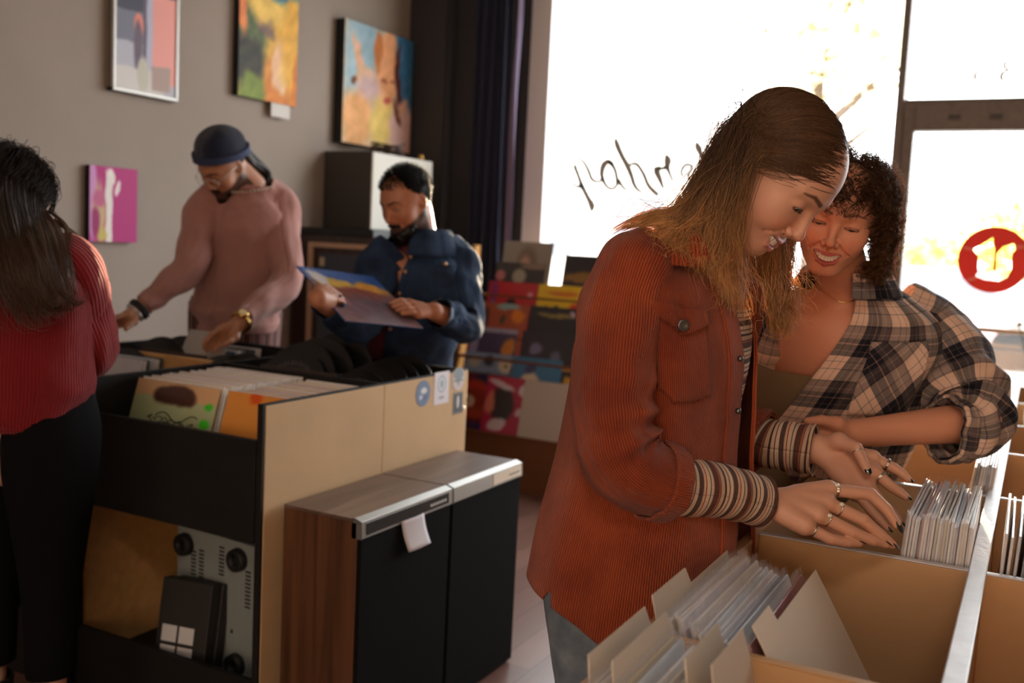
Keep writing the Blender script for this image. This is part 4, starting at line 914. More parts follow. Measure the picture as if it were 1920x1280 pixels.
def comb(roots, dirs, field, coll, steps, step, margin=.004, seed=0, wave=0.0, wlen=.08, curl=0.0, clen=.02, stiff=.75):
    """grow strands: field(p, k) gives the direction wanted at each point, coll(p) a distance kept above the margin"""
    rs_ = np.random.RandomState(seed); p = roots.copy(); d = dirs.copy(); N = len(p); out = [p.copy()]; ph = rs_.rand(N)*6.28; lenf = .8+.4*rs_.rand(N)
    off = np.full(N, margin)+rs_.rand(N)*margin
    for k in range(steps):
        w_ = field(p, k/steps); d = nrmr(d*stiff+w_*(1-stiff)); side = nrmr(np.cross(d, A3(.2, .9, .3)))
        d2 = d+side*(wave*min(1, max(0, k/steps*2.5-.5))*np.sin(k*step/wlen*6.28*lenf+ph))[:, None]; p = p+nrmr(d2)*step
        e = coll(p); g = grad(coll, p, .003); push = np.maximum(off-e, 0)[:, None]; p = p+g*np.minimum(push, .02)
        out.append(p.copy())
    S = np.stack(out, 1)
    if curl:
        T = nrmr(np.gradient(S, axis=1).reshape(-1, 3)).reshape(S.shape); a = np.cross(T, A3(.3, .5, .8)); a /= np.linalg.norm(a, axis=2, keepdims=True)+1e-9; b = np.cross(T, a)
        t = np.arange(S.shape[1])*step/clen*6.28; t = t[None]*lenf[:, None]+ph[:, None]; g = np.clip(np.arange(S.shape[1])/6., 0, 1)[None]*curl
        S = S+a*(np.cos(t)*g)[..., None]+b*(np.sin(t)*g)[..., None]
    return S
def clump(S, R0, nc, seed, amt=.8, start=.25):
    """gather strands into locks round a few of their number"""
    g = np.random.RandomState(seed+77); ids = g.choice(len(S), nc, replace=False); d = ((R0[:, None]-R0[ids][None])**2).sum(2)+((S[:, -1][:, None]-S[ids, -1][None])**2).sum(2)*.06
    own = ids[d.argmin(1)]; K = S.shape[1]; k = np.clip((np.arange(K)/(K-1)-start)/.45, 0, 1)[None, :, None]*amt*(.75+.25*g.rand(len(S), 1, 1)); k = k*(1-.35*np.clip((np.arange(K)/(K-1)-.8)/.2, 0, 1)[None, :, None])
    return S*(1-k)+S[own]*k
def nrmr(v): return v/(np.linalg.norm(v, axis=-1, keepdims=True)+1e-12)

# ------------------------------------------------------------ head in its own frame: x right, y forward, z up, metres
def head_ops(jaw=1.0, smile=1.0, open_=.004, nose=1.0, male=False, teeth=True):
    o = []; U = lambda kind, a, k: o.append((kind, a, 'u', k)); S = lambda kind, a, k: o.append((kind, a, 's', k))
    U('e', ((0, -.014, .026), (.0735, .091, .0755)), .01)
    U('e', ((0, .022, .012), (.066, .068, .082)), .03)
    U('e', ((0, .030, -.052), (.050*jaw, .056, .056)), .03)
    for s in (-1, 1):
        U('c', ((s*.050*jaw, -.002, -.052), (s*.018, .070, -.099), .013, .012), .03)
        U('e', ((s*.038, .056, -.032), (.024, .024, .026)), .030)
        if smile: U('e', ((s*.033, .070, -.042), (.015, .013, .014)), .022)
        U('c', ((s*.012, .0825, .019), (s*.046, .066, .020), .0085 if not male else .011, .007), .016)
    U('e', ((0, .0775, -.099), (.019*jaw, .015, .014)), .02)
    U('e', ((0, .070, -.068), (.030, .024, .024)), .02)
    for s in (-1, 1):
        S('e', ((s*.032, .103, -.001), (.019, .020, .012)), .014)
        U('e', ((s*.032, .0715, -.001), (.0162, .0152, .0142)), .005)
    U('c', ((0, .082, .010), (0, .1035, -.029), .0065*nose, .0075*nose), .012)
    U('e', ((0, .1065, -.0345), (.0095*nose, .0095, .0085)), .007)
    for s in (-1, 1): U('e', ((s*.0118*nose, .0955, -.0395), (.0068, .0095, .0066)), .005)
    U('c', ((0, .1035, -.041), (0, .095, -.0475), .0035, .004), .005)
    for s in (-1, 1): S('e', ((s*.0062*nose, .0985, -.0470), (.0034, .0055, .0036)), .0025)
    z0 = .009*smile; wd = .0245+.004*smile
    if smile:
        for s in (-1, 1): S('c', ((s*.0185, .0915, -.043), (s*(wd+.009), .0805, -.0655+z0*.5), .0016, .0022), .006)
    # lips
    for s in (-1, 1):
        U('c', ((0, .0985, -.0625), (s*wd*.55, .0940, -.0625+z0*.25), .0030, .0028), .003)
        U('c', ((s*wd*.55, .0940, -.0625+z0*.25), (s*wd, .0835, -.0665+z0), .0028, .0015), .003)
        U('c', ((0, .0950, -.0775-.5*open_), (s*wd*.55, .0915, -.0765-.5*open_+z0*.4), .0046, .0038), .004)
        U('c', ((s*wd*.55, .0925, -.0765-.5*open_+z0*.4), (s*wd, .0835, -.0675+z0), .0042, .0018), .003)
    if open_ > .002:
        for s in (-1, 1):
            S('e', ((s*wd*.0, .0965, -.0695-.2*open_), (wd*.62, .014, open_*.85)), .0015)
            S('e', ((s*wd*.5, .0900, -.0680-.2*open_+z0*.35), (wd*.46, .013, open_*.62), rotm('Y', -s*.30*smile)), .0015)
    else:
        for s in (-1, 1): S('c', ((0, .1025, -.0690), (s*wd, .0850, -.0670+z0), .0012, .0010), .0015)
    for s in (-1, 1):   # ears
        R = rotm('Z', s*.35)
        U('e', ((s*.0745, -.008, -.006), (.0055, .0170, .0290), R), .006)
        S('e', ((s*.0815, -.002, -.002), (.0050, .0095, .0160), R), .004)
    return o
# lids: slit cut in a shell around each eyeball, done as separate ops so the opening and the gaze can differ
def eye_cut(lid=.0035, dz=-.004): return [('e', ((s*.032, .0865, -.001+dz), (.0125, .0085, lid)), 's', .0012) for s in (-1, 1)]

def skin_colours(Pl, skin, lips=(170, 90, 86), brow=(70, 48, 36), male=False, open_=.004, smile=1.0, browt=.0045, beard=None):
    c = np.ones((len(Pl), 1))*lin(skin); x, y, z = Pl.T; ax = np.abs(x)
    def mixin(k, col): nonlocal c; k = np.clip(k, 0, 1)[:, None]; c = c*(1-k)+lin(col)*k
    sk = np.array(skin, float)
    mixin(.35*np.exp(-(((ax-.040)/.020)**2+((z+.036)/.018)**2))*(y > .03), np.clip(sk*[1.02, .78, .72], 0, 255))
    mixin(.35*np.exp(-((x/.012)**2+((z+.038)/.010)**2))*(y > .09), np.clip(sk*[1.0, .80, .76], 0, 255))
    z0 = .009*smile; wd = .0245+.004*smile
    e = np.full(len(Pl), 9.)
    for s in (-1, 1):
        for a, b, ra, rb in (((0, .0985, -.0625), (s*wd*.55, .0945, -.0625+z0*.25), .0038, .0034), ((s*wd*.55, .0945, -.0625+z0*.25), (s*wd, .0845, -.0665+z0), .0034, .0010), ((0, .0955, -.0775-.5*open_), (s*wd*.55, .0925, -.0765-.5*open_+z0*.4), .0052, .0042), ((s*wd*.55, .0925, -.0765-.5*open_+z0*.4), (s*wd, .0845, -.0675+z0), .0042, .0010)):
            e = np.minimum(e, s_cap(Pl, a, b, ra, rb))
    mixin(np.clip(1-(e-.0002)/.0012, 0, 1)*(y > .07), lips)
    mixin((((x/wd)**2+((z+.0685-z0*(x/wd)**2)/.0055)**2 < 1) & (y < .0925-.012*(x/wd)**2) & (y > .05) & (e > .001))*(.9 if open_ > .002 else 0), (70, 24, 22))
    # brows
    b = np.minimum(s_cap(np.stack([ax, y*0, z], 1), A3(.013, 0, .0215), A3(.034, 0, .0258), .0030*browt/.0045, .0026*browt/.0045), s_cap(np.stack([ax, y*0, z], 1), A3(.034, 0, .0258), A3(.051, 0, .0205), .0024*browt/.0045, .0008))
    mixin(np.clip(.75-b/.0026, 0, 1)*(y > .04)*.9, brow)
    # lash line and lid shade colour of makeup
    el = np.abs(np.sqrt(((ax-.032)/.0128)**2+((z+.005)/.0042)**2)-1)
    mixin(np.clip(1.3-el*5, 0, 1)*(y > .070)*(z > -.007)*.85, (40, 26, 22))
    if beard is not None:
        k = np.clip((-.047-z+.35*np.clip(.03-y, -.1, .1)*(ax > .03))/.008, 0, 1)*(y > -.02)*(z > -.2); k = np.maximum(k*(ax > .03), k*(z < -.052)); mixin(k*.85, beard)
    return c

class Frame:
    def __init__(s, o, fwd, up, scale=1.0):
        s.o = np.array(o, float); y = nrm(fwd); z = np.array(up, float); z = nrm(z-(z @ y)*y); x = np.cross(y, z); s.R = np.stack([x, y, z], 1); s.k = scale
    def to(s, p): return s.o+s.k*(np.atleast_2d(p) @ s.R.T)
    def inv(s, P): return (P-s.o) @ s.R/s.k
    def pt(s, *p): return s.to(A3(*p))[0]
def camdir(r, u, t):
    """direction from camera-space parts: right, up, towards the viewer"""
    return nrm(CR*r+CU*u-CF*t)

def hand_ops(w_, mcp, pip, dip, tip, th, r=1.0, pr=.012):
    """w_: wrist; four knuckle rows as lists of points; th: thumb points (base, mid, tip)"""
    o = []; w_ = np.array(w_, float)
    fr = [.0098, .0102, .0098, .0086]
    for i in range(4):
        a, b, c, d = (np.array(q[i], float) for q in (mcp, pip, dip, tip)); f = fr[i]*r
        o.append(('c', (w_+(a-w_)*.10, a, pr*r*1.25, pr*r), 'u', .014)); o.append(('c', (w_+(a-w_)*.55, a, pr*r*1.05, pr*r*.95), 'u', .012))
    for i in range(4):
        a, b, c, d = (np.array(q[i], float) for q in (mcp, pip, dip, tip)); f = fr[i]*r
        o.append(('c', (a, b, f*1.04, f*.95), 'u', .004)); o.append(('c', (b, c, f*.96, f*.84), 'u', .002)); o.append(('c', (c, d, f*.85, f*.66), 'u', .002))
    t = [np.array(q, float) for q in th]
    o.append(('c', (w_+(t[0]-w_)*.15, t[0], .014*r, .0145*r), 'u', .012)); o.append(('c', (t[0], t[1], .0135*r, .0105*r), 'u', .008)); o.append(('c', (t[1], t[2], .0105*r, .0082*r), 'u', .003))
    return o
def union(lst, P, k=.003):
    d = None
    for f in lst: e = f(P); d = e if d is None else smin(d, e, k)
    return d
# ------------------------------------------------------------ cloth and skin materials
def uv_mat(name, build, rough=.8, sheen=.0, spec=.3):
    m = mat(name, (128, 128, 128), rough, spec=spec, sheen=sheen); nt = m.node_tree; b = nt.nodes['Principled BSDF']
    uv = nt.nodes.new('ShaderNodeUVMap'); sp = nt.nodes.new('ShaderNodeSeparateXYZ'); nt.links.new(uv.outputs[0], sp.inputs[0])
    build(nt, b, sp.outputs[0], sp.outputs[1], uv.outputs[0]); return m
def mnode(nt, op, a, b=None, c=None):
    n = nt.nodes.new('ShaderNodeMath'); n.operation = op
    for i, v in enumerate((a, b, c)):
        if v is None: continue
        if hasattr(v, 'default_value') or hasattr(v, 'links'): nt.links.new(v, n.inputs[i])
        else: n.inputs[i].default_value = v
    return n.outputs[0]
def rampn(nt, fac, stops, interp='LINEAR'):
    r = nt.nodes.new('ShaderNodeValToRGB'); r.color_ramp.interpolation = interp; e = r.color_ramp.elements
    while len(e) < len(stops): e.new(0.5)
    for i, (p, c) in enumerate(stops): e[i].position = p; e[i].color = tuple(lin(c))+(1,)
    nt.links.new(fac, r.inputs[0]); return r.outputs[0]
def cord(name, base, dark, pitch=.0042):
    def bd(nt, b, u, v, uv):
        w_ = mnode(nt, 'SINE', mnode(nt, 'MULTIPLY', u, 2*pi/pitch)); h = mnode(nt, 'MULTIPLY_ADD', w_, .5, .5)
        tc = nt.nodes.new('ShaderNodeTexCoord'); n = nt.nodes.new('ShaderNodeTexNoise'); n.inputs['Scale'].default_value = 9; n.inputs['Detail'].default_value = 4; nt.links.new(tc.outputs['Object'], n.inputs['Vector'])
        c = rampn(nt, n.outputs[0], [(.3, dark), (.62, base)])
        mx = nt.nodes.new('ShaderNodeMixRGB'); mx.blend_type = 'MULTIPLY'; mx.inputs[2].default_value = (.45, .36, .34, 1); nt.links.new(mnode(nt, 'POWER', mnode(nt, 'SUBTRACT', 1, h), 2), mx.inputs[0]); nt.links.new(c, mx.inputs[1]); nt.links.new(mx.outputs[0], b.inputs['Base Color'])  # shade in the grooves between wales is multiplied into the colour
        bp = nt.nodes.new('ShaderNodeBump'); bp.inputs['Strength'].default_value = .9; bp.inputs['Distance'].default_value = .0016; nt.links.new(h, bp.inputs['Height']); nt.links.new(bp.outputs[0], b.inputs['Normal'])
    return uv_mat(name, bd, .85, .12)
def stripes(name, stops, period, axis=1, bump=.4, rib=.0022):
    def bd(nt, b, u, v, uv):
        s_ = v if axis else u; o_ = u if axis else v
        f = mnode(nt, 'FRACT', mnode(nt, 'MULTIPLY', s_, 1/period)); nt.links.new(rampn(nt, f, stops, 'CONSTANT'), b.inputs['Base Color'])
        w_ = mnode(nt, 'SINE', mnode(nt, 'MULTIPLY', o_, 2*pi/rib)); w2 = mnode(nt, 'SINE', mnode(nt, 'MULTIPLY', s_, 2*pi/.004))
        bp = nt.nodes.new('ShaderNodeBump'); bp.inputs['Strength'].default_value = bump; bp.inputs['Distance'].default_value = .001; nt.links.new(mnode(nt, 'ADD', w_, w2), bp.inputs['Height']); nt.links.new(bp.outputs[0], b.inputs['Normal'])
    return uv_mat(name, bd, .85)
def knit(name, base, rib=.006, bump=.5, sheen=.2):
    def bd(nt, b, u, v, uv):
        b.inputs['Base Color'].default_value = tuple(lin(base))+(1,)
        w_ = mnode(nt, 'SINE', mnode(nt, 'MULTIPLY', u, 2*pi/rib)); bp = nt.nodes.new('ShaderNodeBump'); bp.inputs['Strength'].default_value = bump; bp.inputs['Distance'].default_value = .0015; nt.links.new(w_, bp.inputs['Height']); nt.links.new(bp.outputs[0], b.inputs['Normal'])
    return uv_mat(name, bd, .9, sheen)
def plaid(name, P=.105, rot=0.0):
    """woven check: charcoal and navy bands over sand, fine light overchecks"""
    def bd(nt, b, u, v, uv):
        def band(x):
            f = mnode(nt, 'FRACT', mnode(nt, 'MULTIPLY', x, 1/P))
            return rampn(nt, f, [(0, (246, 222, 206)), (.13, (150, 138, 138)), (.145, (246, 222, 206)), (.27, (150, 138, 138)), (.285, (246, 220, 204)), (.38, (52, 52, 68)), (.47, (128, 114, 116)), (.485, (40, 40, 56)), (.60, (206, 172, 152)), (.615, (44, 44, 60)), (.70, (140, 124, 122)), (.78, (196, 176, 166)), (.79, (132, 116, 116)), (.90, (100, 90, 96)), (.93, (240, 214, 196))], 'CONSTANT')
        a_, c_ = band(u), band(v); mx = nt.nodes.new('ShaderNodeMixRGB'); mx.blend_type = 'MULTIPLY'; mx.inputs[0].default_value = 1; nt.links.new(a_, mx.inputs[1]); nt.links.new(c_, mx.inputs[2])
        g = nt.nodes.new('ShaderNodeMixRGB'); g.blend_type = 'MIX'; g.inputs[0].default_value = .42; nt.links.new(mx.outputs[0], g.inputs[1])
        av = nt.nodes.new('ShaderNodeMixRGB'); av.inputs[0].default_value = .5; nt.links.new(a_, av.inputs[1]); nt.links.new(c_, av.inputs[2]); nt.links.new(av.outputs[0], g.inputs[2]); nt.links.new(g.outputs[0], b.inputs['Base Color'])
        w_ = mnode(nt, 'SINE', mnode(nt, 'MULTIPLY', mnode(nt, 'ADD', u, v), 2*pi/.0016)); bp = nt.nodes.new('ShaderNodeBump'); bp.inputs['Strength'].default_value = .25; bp.inputs['Distance'].default_value = .0005; nt.links.new(w_, bp.inputs['Height']); nt.links.new(bp.outputs[0], b.inputs['Normal'])
        o = nt.nodes['Material Output']; tr = nt.nodes.new('ShaderNodeBsdfTranslucent'); nt.links.new(g.outputs[0], tr.inputs[0]); ms = nt.nodes.new('ShaderNodeMixShader'); ms.inputs[0].default_value = .18; nt.links.new(b.outputs[0], ms.inputs[1]); nt.links.new(tr.outputs[0], ms.inputs[2]); nt.links.new(ms.outputs[0], o.inputs[0])
    return uv_mat(name, bd, .85, .1)
def denim(name, base, worn, sc=12):
    m = mat(name, base, .85, bump=.3, bscale=900, spec=.2); nt = m.node_tree; b = nt.nodes['Principled BSDF']
    tc = nt.nodes.new('ShaderNodeTexCoord'); n = nt.nodes.new('ShaderNodeTexNoise'); n.inputs['Scale'].default_value = sc; n.inputs['Detail'].default_value = 6; nt.links.new(tc.outputs['Object'], n.inputs['Vector']); nt.links.new(rampn(nt, n.outputs[0], [(.35, base), (.7, worn)]), b.inputs['Base Color']); return m
def hair_mat(name, rough=.3, transl=.55):
    m = attr_mat(name, rough=rough, spec=.5); nt = m.node_tree; b = nt.nodes['Principled BSDF']; a = [n for n in nt.nodes if n.type == 'ATTRIBUTE'][0]
    tr = nt.nodes.new('ShaderNodeBsdfTranslucent'); nt.links.new(a.outputs['Color'], tr.inputs[0]); ms = nt.nodes.new('ShaderNodeMixShader'); ms.inputs[0].default_value = transl
    o = nt.nodes['Material Output']; nt.links.new(b.outputs[0], ms.inputs[1]); nt.links.new(tr.outputs[0], ms.inputs[2]); nt.links.new(ms.outputs[0], o.inputs[0]); return m
m_hair = hair_mat('hair')
m_eye = mat('eye_white', (228, 220, 214), .12, spec=.8); m_iris = mat('iris_dark', (52, 44, 36), .15, spec=.9); m_teeth = mat('teeth_ivory', (236, 226, 212), .25); m_gum = mat('mouth_inside', (96, 36, 34), .5)
m_nail = mat('black_nail_polish', (18, 14, 18), .12, coat=1); m_gold = mat('gold', (230, 180, 100), .22, 1.0); m_ring = mat('silver_ring', (220, 210, 196), .22, 1.0)
def face_parts(H, body, open_=.004, smile=1, gaze=-.0045, lids=True, brow=(60, 40, 30)):
    """eyes, lashes and teeth as children of the body"""
    for s in (-1, 1):
        e = MB().ball(H.pt(s*.032, .0712, -.001), .01285*H.k, 18).build('eye', m_eye, body, smooth=True)
        MB().ball(H.pt(s*.032, .0712+.0088, -.001+gaze), np.array([.0058, .0042, .0058])*H.k, 14, R=H.R).build('iris', m_iris, e, smooth=True)
        if lids:
            t = MB()
            for k in range(27):
                a = -1.15+2.3*k/26; c = A3(s*.032+.0128*sin(a), .0712+.0158*cos(a)*.98, -.0040-.0022*abs(sin(a))); d = nrm(A3(.5*sin(a)+s*.25*(k/26), 1, -.62)); L_ = .0045+.0020*(k/26 if s > 0 else 1-k/26)
                t.tube(H.to(np.array([c, c+d*L_*.55, c+d*L_+A3(0, 0, .0014)])), np.array([.0003, .00022, .0001])*H.k, 4)
            t.build('eyelashes', mat('lash', (20, 15, 13), .6) if 'lash' not in bpy.data.materials else bpy.data.materials['lash'], body, label='dark lashes')
    if open_ > .002:
        z0 = .009*smile; t = MB(); n = 9
        for k in range(n):
            x = (k-(n-1)/2)*.0059; q = x/.0285; c = A3(x, .0922-.016*q*q, -.0682-.2*open_+z0*q*q*.8); wd = .0034
            R = H.R @ rotm('Z', -x*22)
            V = np.array([(a, b, cc) for cc in (-.0060+.0006*abs(k-4)*.5, .0060) for a, b in ((-wd, -.002), (wd, -.002), (wd*.85, .0018), (0, .0024), (-wd*.85, .0018))])
            V[:5, :2] *= .93; V = (V @ R.T)*H.k+H.pt(*c); t.add(V, [(0, 1, 2, 3, 4), (9, 8, 7, 6, 5)]+[(i, (i+1) % 5, 5+(i+1) % 5, 5+i) for i in range(5)])
        t.build('teeth', m_teeth, body, smooth=False, bevel=.0006)
def nail(parent, p, axis, normal, L=.012, w_=.0048, m=None):
    y = nrm(axis); z = nrm(np.array(normal)-(np.array(normal) @ y)*y); x = np.cross(y, z); R = np.stack([x, y, z], 1)
    return MB().ball(np.array(p), (w_, L*.62, .0018), 12, R=R).build('fingernail', m or m_nail, parent, smooth=True)
def ringband(parent, c, axis, r, t=.0016, w_=.002, m=None, stone=None, nm='finger_ring'):
    y = nrm(axis); a = np.linspace(0, 2*pi, 24, endpoint=False); h = nrm(np.cross(y, [0, 0, 1])); g = np.cross(h, y); mb = MB()
    P = np.array(c)+np.outer(np.cos(a), h)*r+np.outer(np.sin(a), g)*r; P = np.vstack([P, P[:1]])
    mb.tube(P, t, 6, cap=False)
    if w_ > .002: mb.tube(P+y*t*1.3, t, 6, cap=False)
    o = mb.build(nm, m or m_ring, parent, smooth=True)
    if stone is not None: MB().ball(np.array(c)+nrm(stone)*r*1.15, (.0042, .0042, .0034), 10).build('stone', mat('pearl_stone', (226, 220, 196), .15, coat=.6) if 'pearl_stone' not in bpy.data.materials else bpy.data.materials['pearl_stone'], o, smooth=True)
    return o
def body_mesh(name, f, lo, hi, fine, hc, hf, m, colf, **k):
    """one skin: fine grid inside the listed boxes, coarse elsewhere; blended in a single mesh"""
    Vs, Fs, n = [], [], 0
    def inb(C, b): return ((C >= np.array(b[0])) & (C <= np.array(b[1]))).all(1)
    V, F = nets(f, lo, hi, hc, keep=lambda C: ~np.any([inb(C, (np.array(b[0])+hc*1.5, np.array(b[1])-hc*1.5)) for b in fine], axis=0)); Vs.append(V); Fs.append(F); n += len(V)
    for i, b in enumerate(fine):
        V, F = nets(f, np.array(b[0])-hf*3, np.array(b[1])+hf*3, b[2] if len(b) > 2 else hf, keep=lambda C: inb(C, b) & ~np.any([inb(C, (np.array(bb[0])+.008, np.array(bb[1])-.008)) for bb in fine[:i]] or [np.zeros(len(C), bool)], axis=0)); Vs.append(V); Fs.append(F+n); n += len(V)
    V = np.concatenate(Vs); F = np.concatenate(Fs); return fast_mesh(name, V, F, m, col=colf(V), **k)
m_skin = attr_mat('skin', rough=.48, spec=.4, sss=.12, bump=.05, bscale=500)
def scalp(H, n, seed, keepf, r=(.0745, .092, .081), c=(0, -.014, .030)):
    """points on the scalp in head coordinates"""
    g = np.random.RandomState(seed); d = g.normal(size=(n*3, 3)); d = nrmr(d); P = np.array(c)+d*np.array(r); P = P[keepf(P)][:n]; return P
# ================================================================== WOMAN IN THE RUST JACKET
HR = Frame(at(1461, 315, 1.53), camdir(.44, -.83, .33), camdir(.68, .555, .48), .985)
def build_rust():
    th0 = radians(6); f = A3(cos(th0), sin(th0), 0); s = A3(-sin(th0), cos(th0), 0)
    H = HR; hip = A3(-.60, 1.62, .90); nb = at(1298, 492, 1.60)
    shN = at(1178, 520, 1.505); elN = at(1158, 862, 1.44); wrN = at(1425, 940, 1.56)
    shF = at(1352, 520, 1.79); elF = at(1330, 800, 1.90); wrF = at(1525, 840, 1.80)
    # hands ---------------------------------------------------------
    P = at
    nh = dict(mcp=[P(1553, 917, 1.575), P(1549, 942, 1.555), P(1533, 964, 1.538), P(1508, 985, 1.522)],
              pip=[P(1632, 926, 1.580), P(1617, 974, 1.555), P(1597, 997, 1.540), P(1556, 1010, 1.525)],
              dip=[P(1662, 954, 1.575), P(1650, 1002, 1.560), P(1634, 1012, 1.548), P(1588, 1016, 1.535)],
              tip=[P(1681, 983, 1.570), P(1672, 1020, 1.565), P(1660, 1020, 1.560), P(1610, 1018, 1.545)],
              th=[P(1500, 968, 1.585), P(1560, 1000, 1.60), P(1610, 1015, 1.60)])
    fh = dict(mcp=[P(1636, 858, 1.765), P(1640, 884, 1.745), P(1626, 908, 1.735), P(1606, 925, 1.73)],
              pip=[P(1676, 877, 1.755), P(1670, 911, 1.730), P(1655, 945, 1.715), P(1634, 958, 1.71)],
              dip=[P(1692, 888, 1.750), P(1685, 921, 1.724), P(1674, 962, 1.700), P(1650, 975, 1.70)],
              tip=[P(1703, 898, 1.745), P(1698, 931, 1.718), P(1688, 978, 1.690), P(1664, 990, 1.69)],
              th=[P(1572, 826, 1.765), P(1606, 840, 1.735), P(1625, 880, 1.715)])
    opsN = hand_ops(wrN, **nh, r=1.06); opsF = hand_ops(wrF, **fh, r=.98)
    # the whole body as one implicit figure
    hops = head_ops(smile=1.2, open_=.0075, jaw=1.04, nose=1.12)+eye_cut(.0042, -.0040)
    nk = H.inv(nb)
    hops.append(('c', ((0, -.028, -.055), tuple(nk), .050, .056), 'u', .022))
    def head(Q): return run(hops, H.inv(Q))*H.k
    kn = [hip+A3(.02, -.10, -.44), hip+A3(.02, .10, -.44)]; an = [A3(hip[0]-.03, hip[1]-.10, .09), A3(hip[0]-.03, hip[1]+.10, .09)]
    bops = [('c', (hip, hip*.45+nb*.55, .12, .11), 'u', .05), ('c', (hip*.45+nb*.55, nb-A3(0, 0, .08), .11, .08), 'u', .05), ('c', (shN, shF, .045, .045), 'u', .05),
            ('c', (shN, elN, .040, .034), 'u', .02), ('c', (elN, wrN, .034, .0255), 'u', .01), ('c', (shF, elF, .040, .034), 'u', .02), ('c', (elF, wrF, .034, .0255), 'u', .01)]
    for i, sg in enumerate((-1, 1)):
        hh = hip+s*sg*.09; bops += [('c', (hh, kn[i], .08, .052), 'u', .04), ('c', (kn[i], an[i], .052, .036), 'u', .02), ('c', (an[i]+A3(-.04, 0, -.045), an[i]+A3(.13, 0, -.06), .032, .025), 'u', .03)]
    def body(Q):
        d = run(bops, Q); m = np.linalg.norm(Q-wrN, axis=1) < .30; 
        if m.any(): d[m] = smin(d[m], run(opsN, Q[m]), .012)
        m = np.linalg.norm(Q-wrF, axis=1) < .30
        if m.any(): d[m] = smin(d[m], run(opsF, Q[m]), .012)
        m = np.linalg.norm(Q-H.o, axis=1) < .34
        if m.any(): d[m] = smin(d[m], head(Q[m]), .02)
        return d
    def col(V):
        c = np.ones((len(V), 1))*lin((206, 152, 126)); q = H.inv(V); m = np.linalg.norm(q, axis=1) < .16; c[m] = skin_colours(q[m], (206, 152, 126), open_=.0075, smile=1.2, brow=(66, 42, 30), lips=(186, 116, 110)); return c
    hc = H.o
    fine = [(hc-.165, hc+.165, .0019), (wrN+A3(-.03, -.10, -.10), wrN+A3(.24, .14, .08), .0017), (wrF+A3(-.04, -.12, -.12), wrF+A3(.22, .14, .09), .0019)]
    root = body_mesh('person', body, (-1.0, 1.2, 0), (0.0, 2.15, 1.70), fine, .011, .002, m_skin, col, label='young woman in a rust corduroy jacket bending over the records, smiling, long fair hair', cat='person')
    face_parts(H, root, .0075, 1.2, -.0042)
    # nails and rings
    upc = -CF
    for L_, nr in ((nh, CU*.8-CF*.5), (fh, None)):
        for i in range(4):
            t, d = L_['tip'][i], L_['dip'][i]; ax = nrm(t-d)
            if L_ is nh: nail(root, t+ax*.007+nrm(nr)*.0052, ax*.9-nrm(nr)*.25, nr, .021, .0062)
            else: nail(root, t+ax*.006+CU*.003, ax, CU+CF*.5, .012)
    nail(root, fh['th'][2]-CF*.0065+CU*.000, nrm(fh['th'][2]-fh['th'][1]), -CF, .015, .0058)
    def rb(L_, a, b, k, u_, r, **kw): c = L_[a][k]*(1-u_)+L_[b][k]*u_; return ringband(root, c, L_[b][k]-L_[a][k], r, **kw)
    rb(nh, 'mcp', 'pip', 0, .16, .0112, w_=.004, stone=CU-CF); rb(nh, 'mcp', 'pip', 1, .38, .0108, stone=CU-CF); rb(nh, 'mcp', 'pip', 2, .30, .0105, stone=CU-CF*1.2); rb(nh, 'mcp', 'pip', 3, .34, .0096, t=.0020)
    rb(fh, 'mcp', 'pip', 0, .65, .0108, w_=.004); rb(fh, 'mcp', 'pip', 1, .35, .0108, w_=.004); rb(fh, 'mcp', 'pip', 2, .2, .0100, t=.001, m=m_gold)
    c = fh['th'][1]*.85+fh['th'][2]*.15; ringband(root, c, fh['th'][2]-fh['th'][1], .0112, t=.001)
    # earring
    er = H.pt(.083, -.006, -.030); a = np.linspace(0, 2*pi, 16); MB().tube(er+np.outer(np.cos(a), CR)*.006+np.outer(np.sin(a), CU)*.006, .0009, 5, cap=False).build('earring', m_ring, root, smooth=True)

    # shirt: striped rib knit, torso and two sleeves ----------------
    ST = [(0, (196, 160, 136)), (.10, (74, 54, 50)), (.16, (206, 176, 152)), (.24, (120, 80, 66)), (.27, (214, 186, 164)), (.36, (88, 66, 62)), (.50, (204, 168, 142)), (.56, (166, 76, 50)), (.59, (210, 180, 156)), (.68, (80, 88, 96)), (.71, (200, 170, 148)), (.78, (92, 60, 52)), (.93, (176, 96, 66)), (.96, (120, 86, 74))]
    m_str = stripes('striped_rib_knit', ST, .062)
    A = lambda q: f*q
    Bx = lambda q: s*q
    sh = Loft([at(1215, 960, 1.68), at(1240, 800, 1.66), at(1268, 660, 1.635), at(1288, 570, 1.62), at(1298, 515, 1.61), at(1306, 478, 1.60)],
              [A(.13), A(.12), A(.118), A(.10), A(.072), A(.060)], [Bx(.19), Bx(.17), Bx(.17), Bx(.15), Bx(.085), Bx(.064)], 80, 72)
    sh.build('striped_shirt', m_str, root, label='striped rib knit shirt')
    def slv_wr(k, amp):
        def d(q, th, P): return amp*(.6*vnoise(np.stack([q*5, np.cos(th)*.6, np.sin(th)*.6], 1), k, 2, .8)+.4*np.sin(q*38+2*np.sin(th+k)))
        return d
    c1 = sleeve_loft([elN+(wrN-elN)*.12, at(1262, 908, 1.475), at(1330, 917, 1.505), at(1385, 928, 1.535), at(1416, 937, 1.553), at(1424, 939, 1.557)], [.045, .0445, .0425, .0405, .0395, .0420], disp=slv_wr(3, .0016), m=110)
    c1.build('shirt_sleeve', m_str, root, label='near striped cuff, long over the wrist')
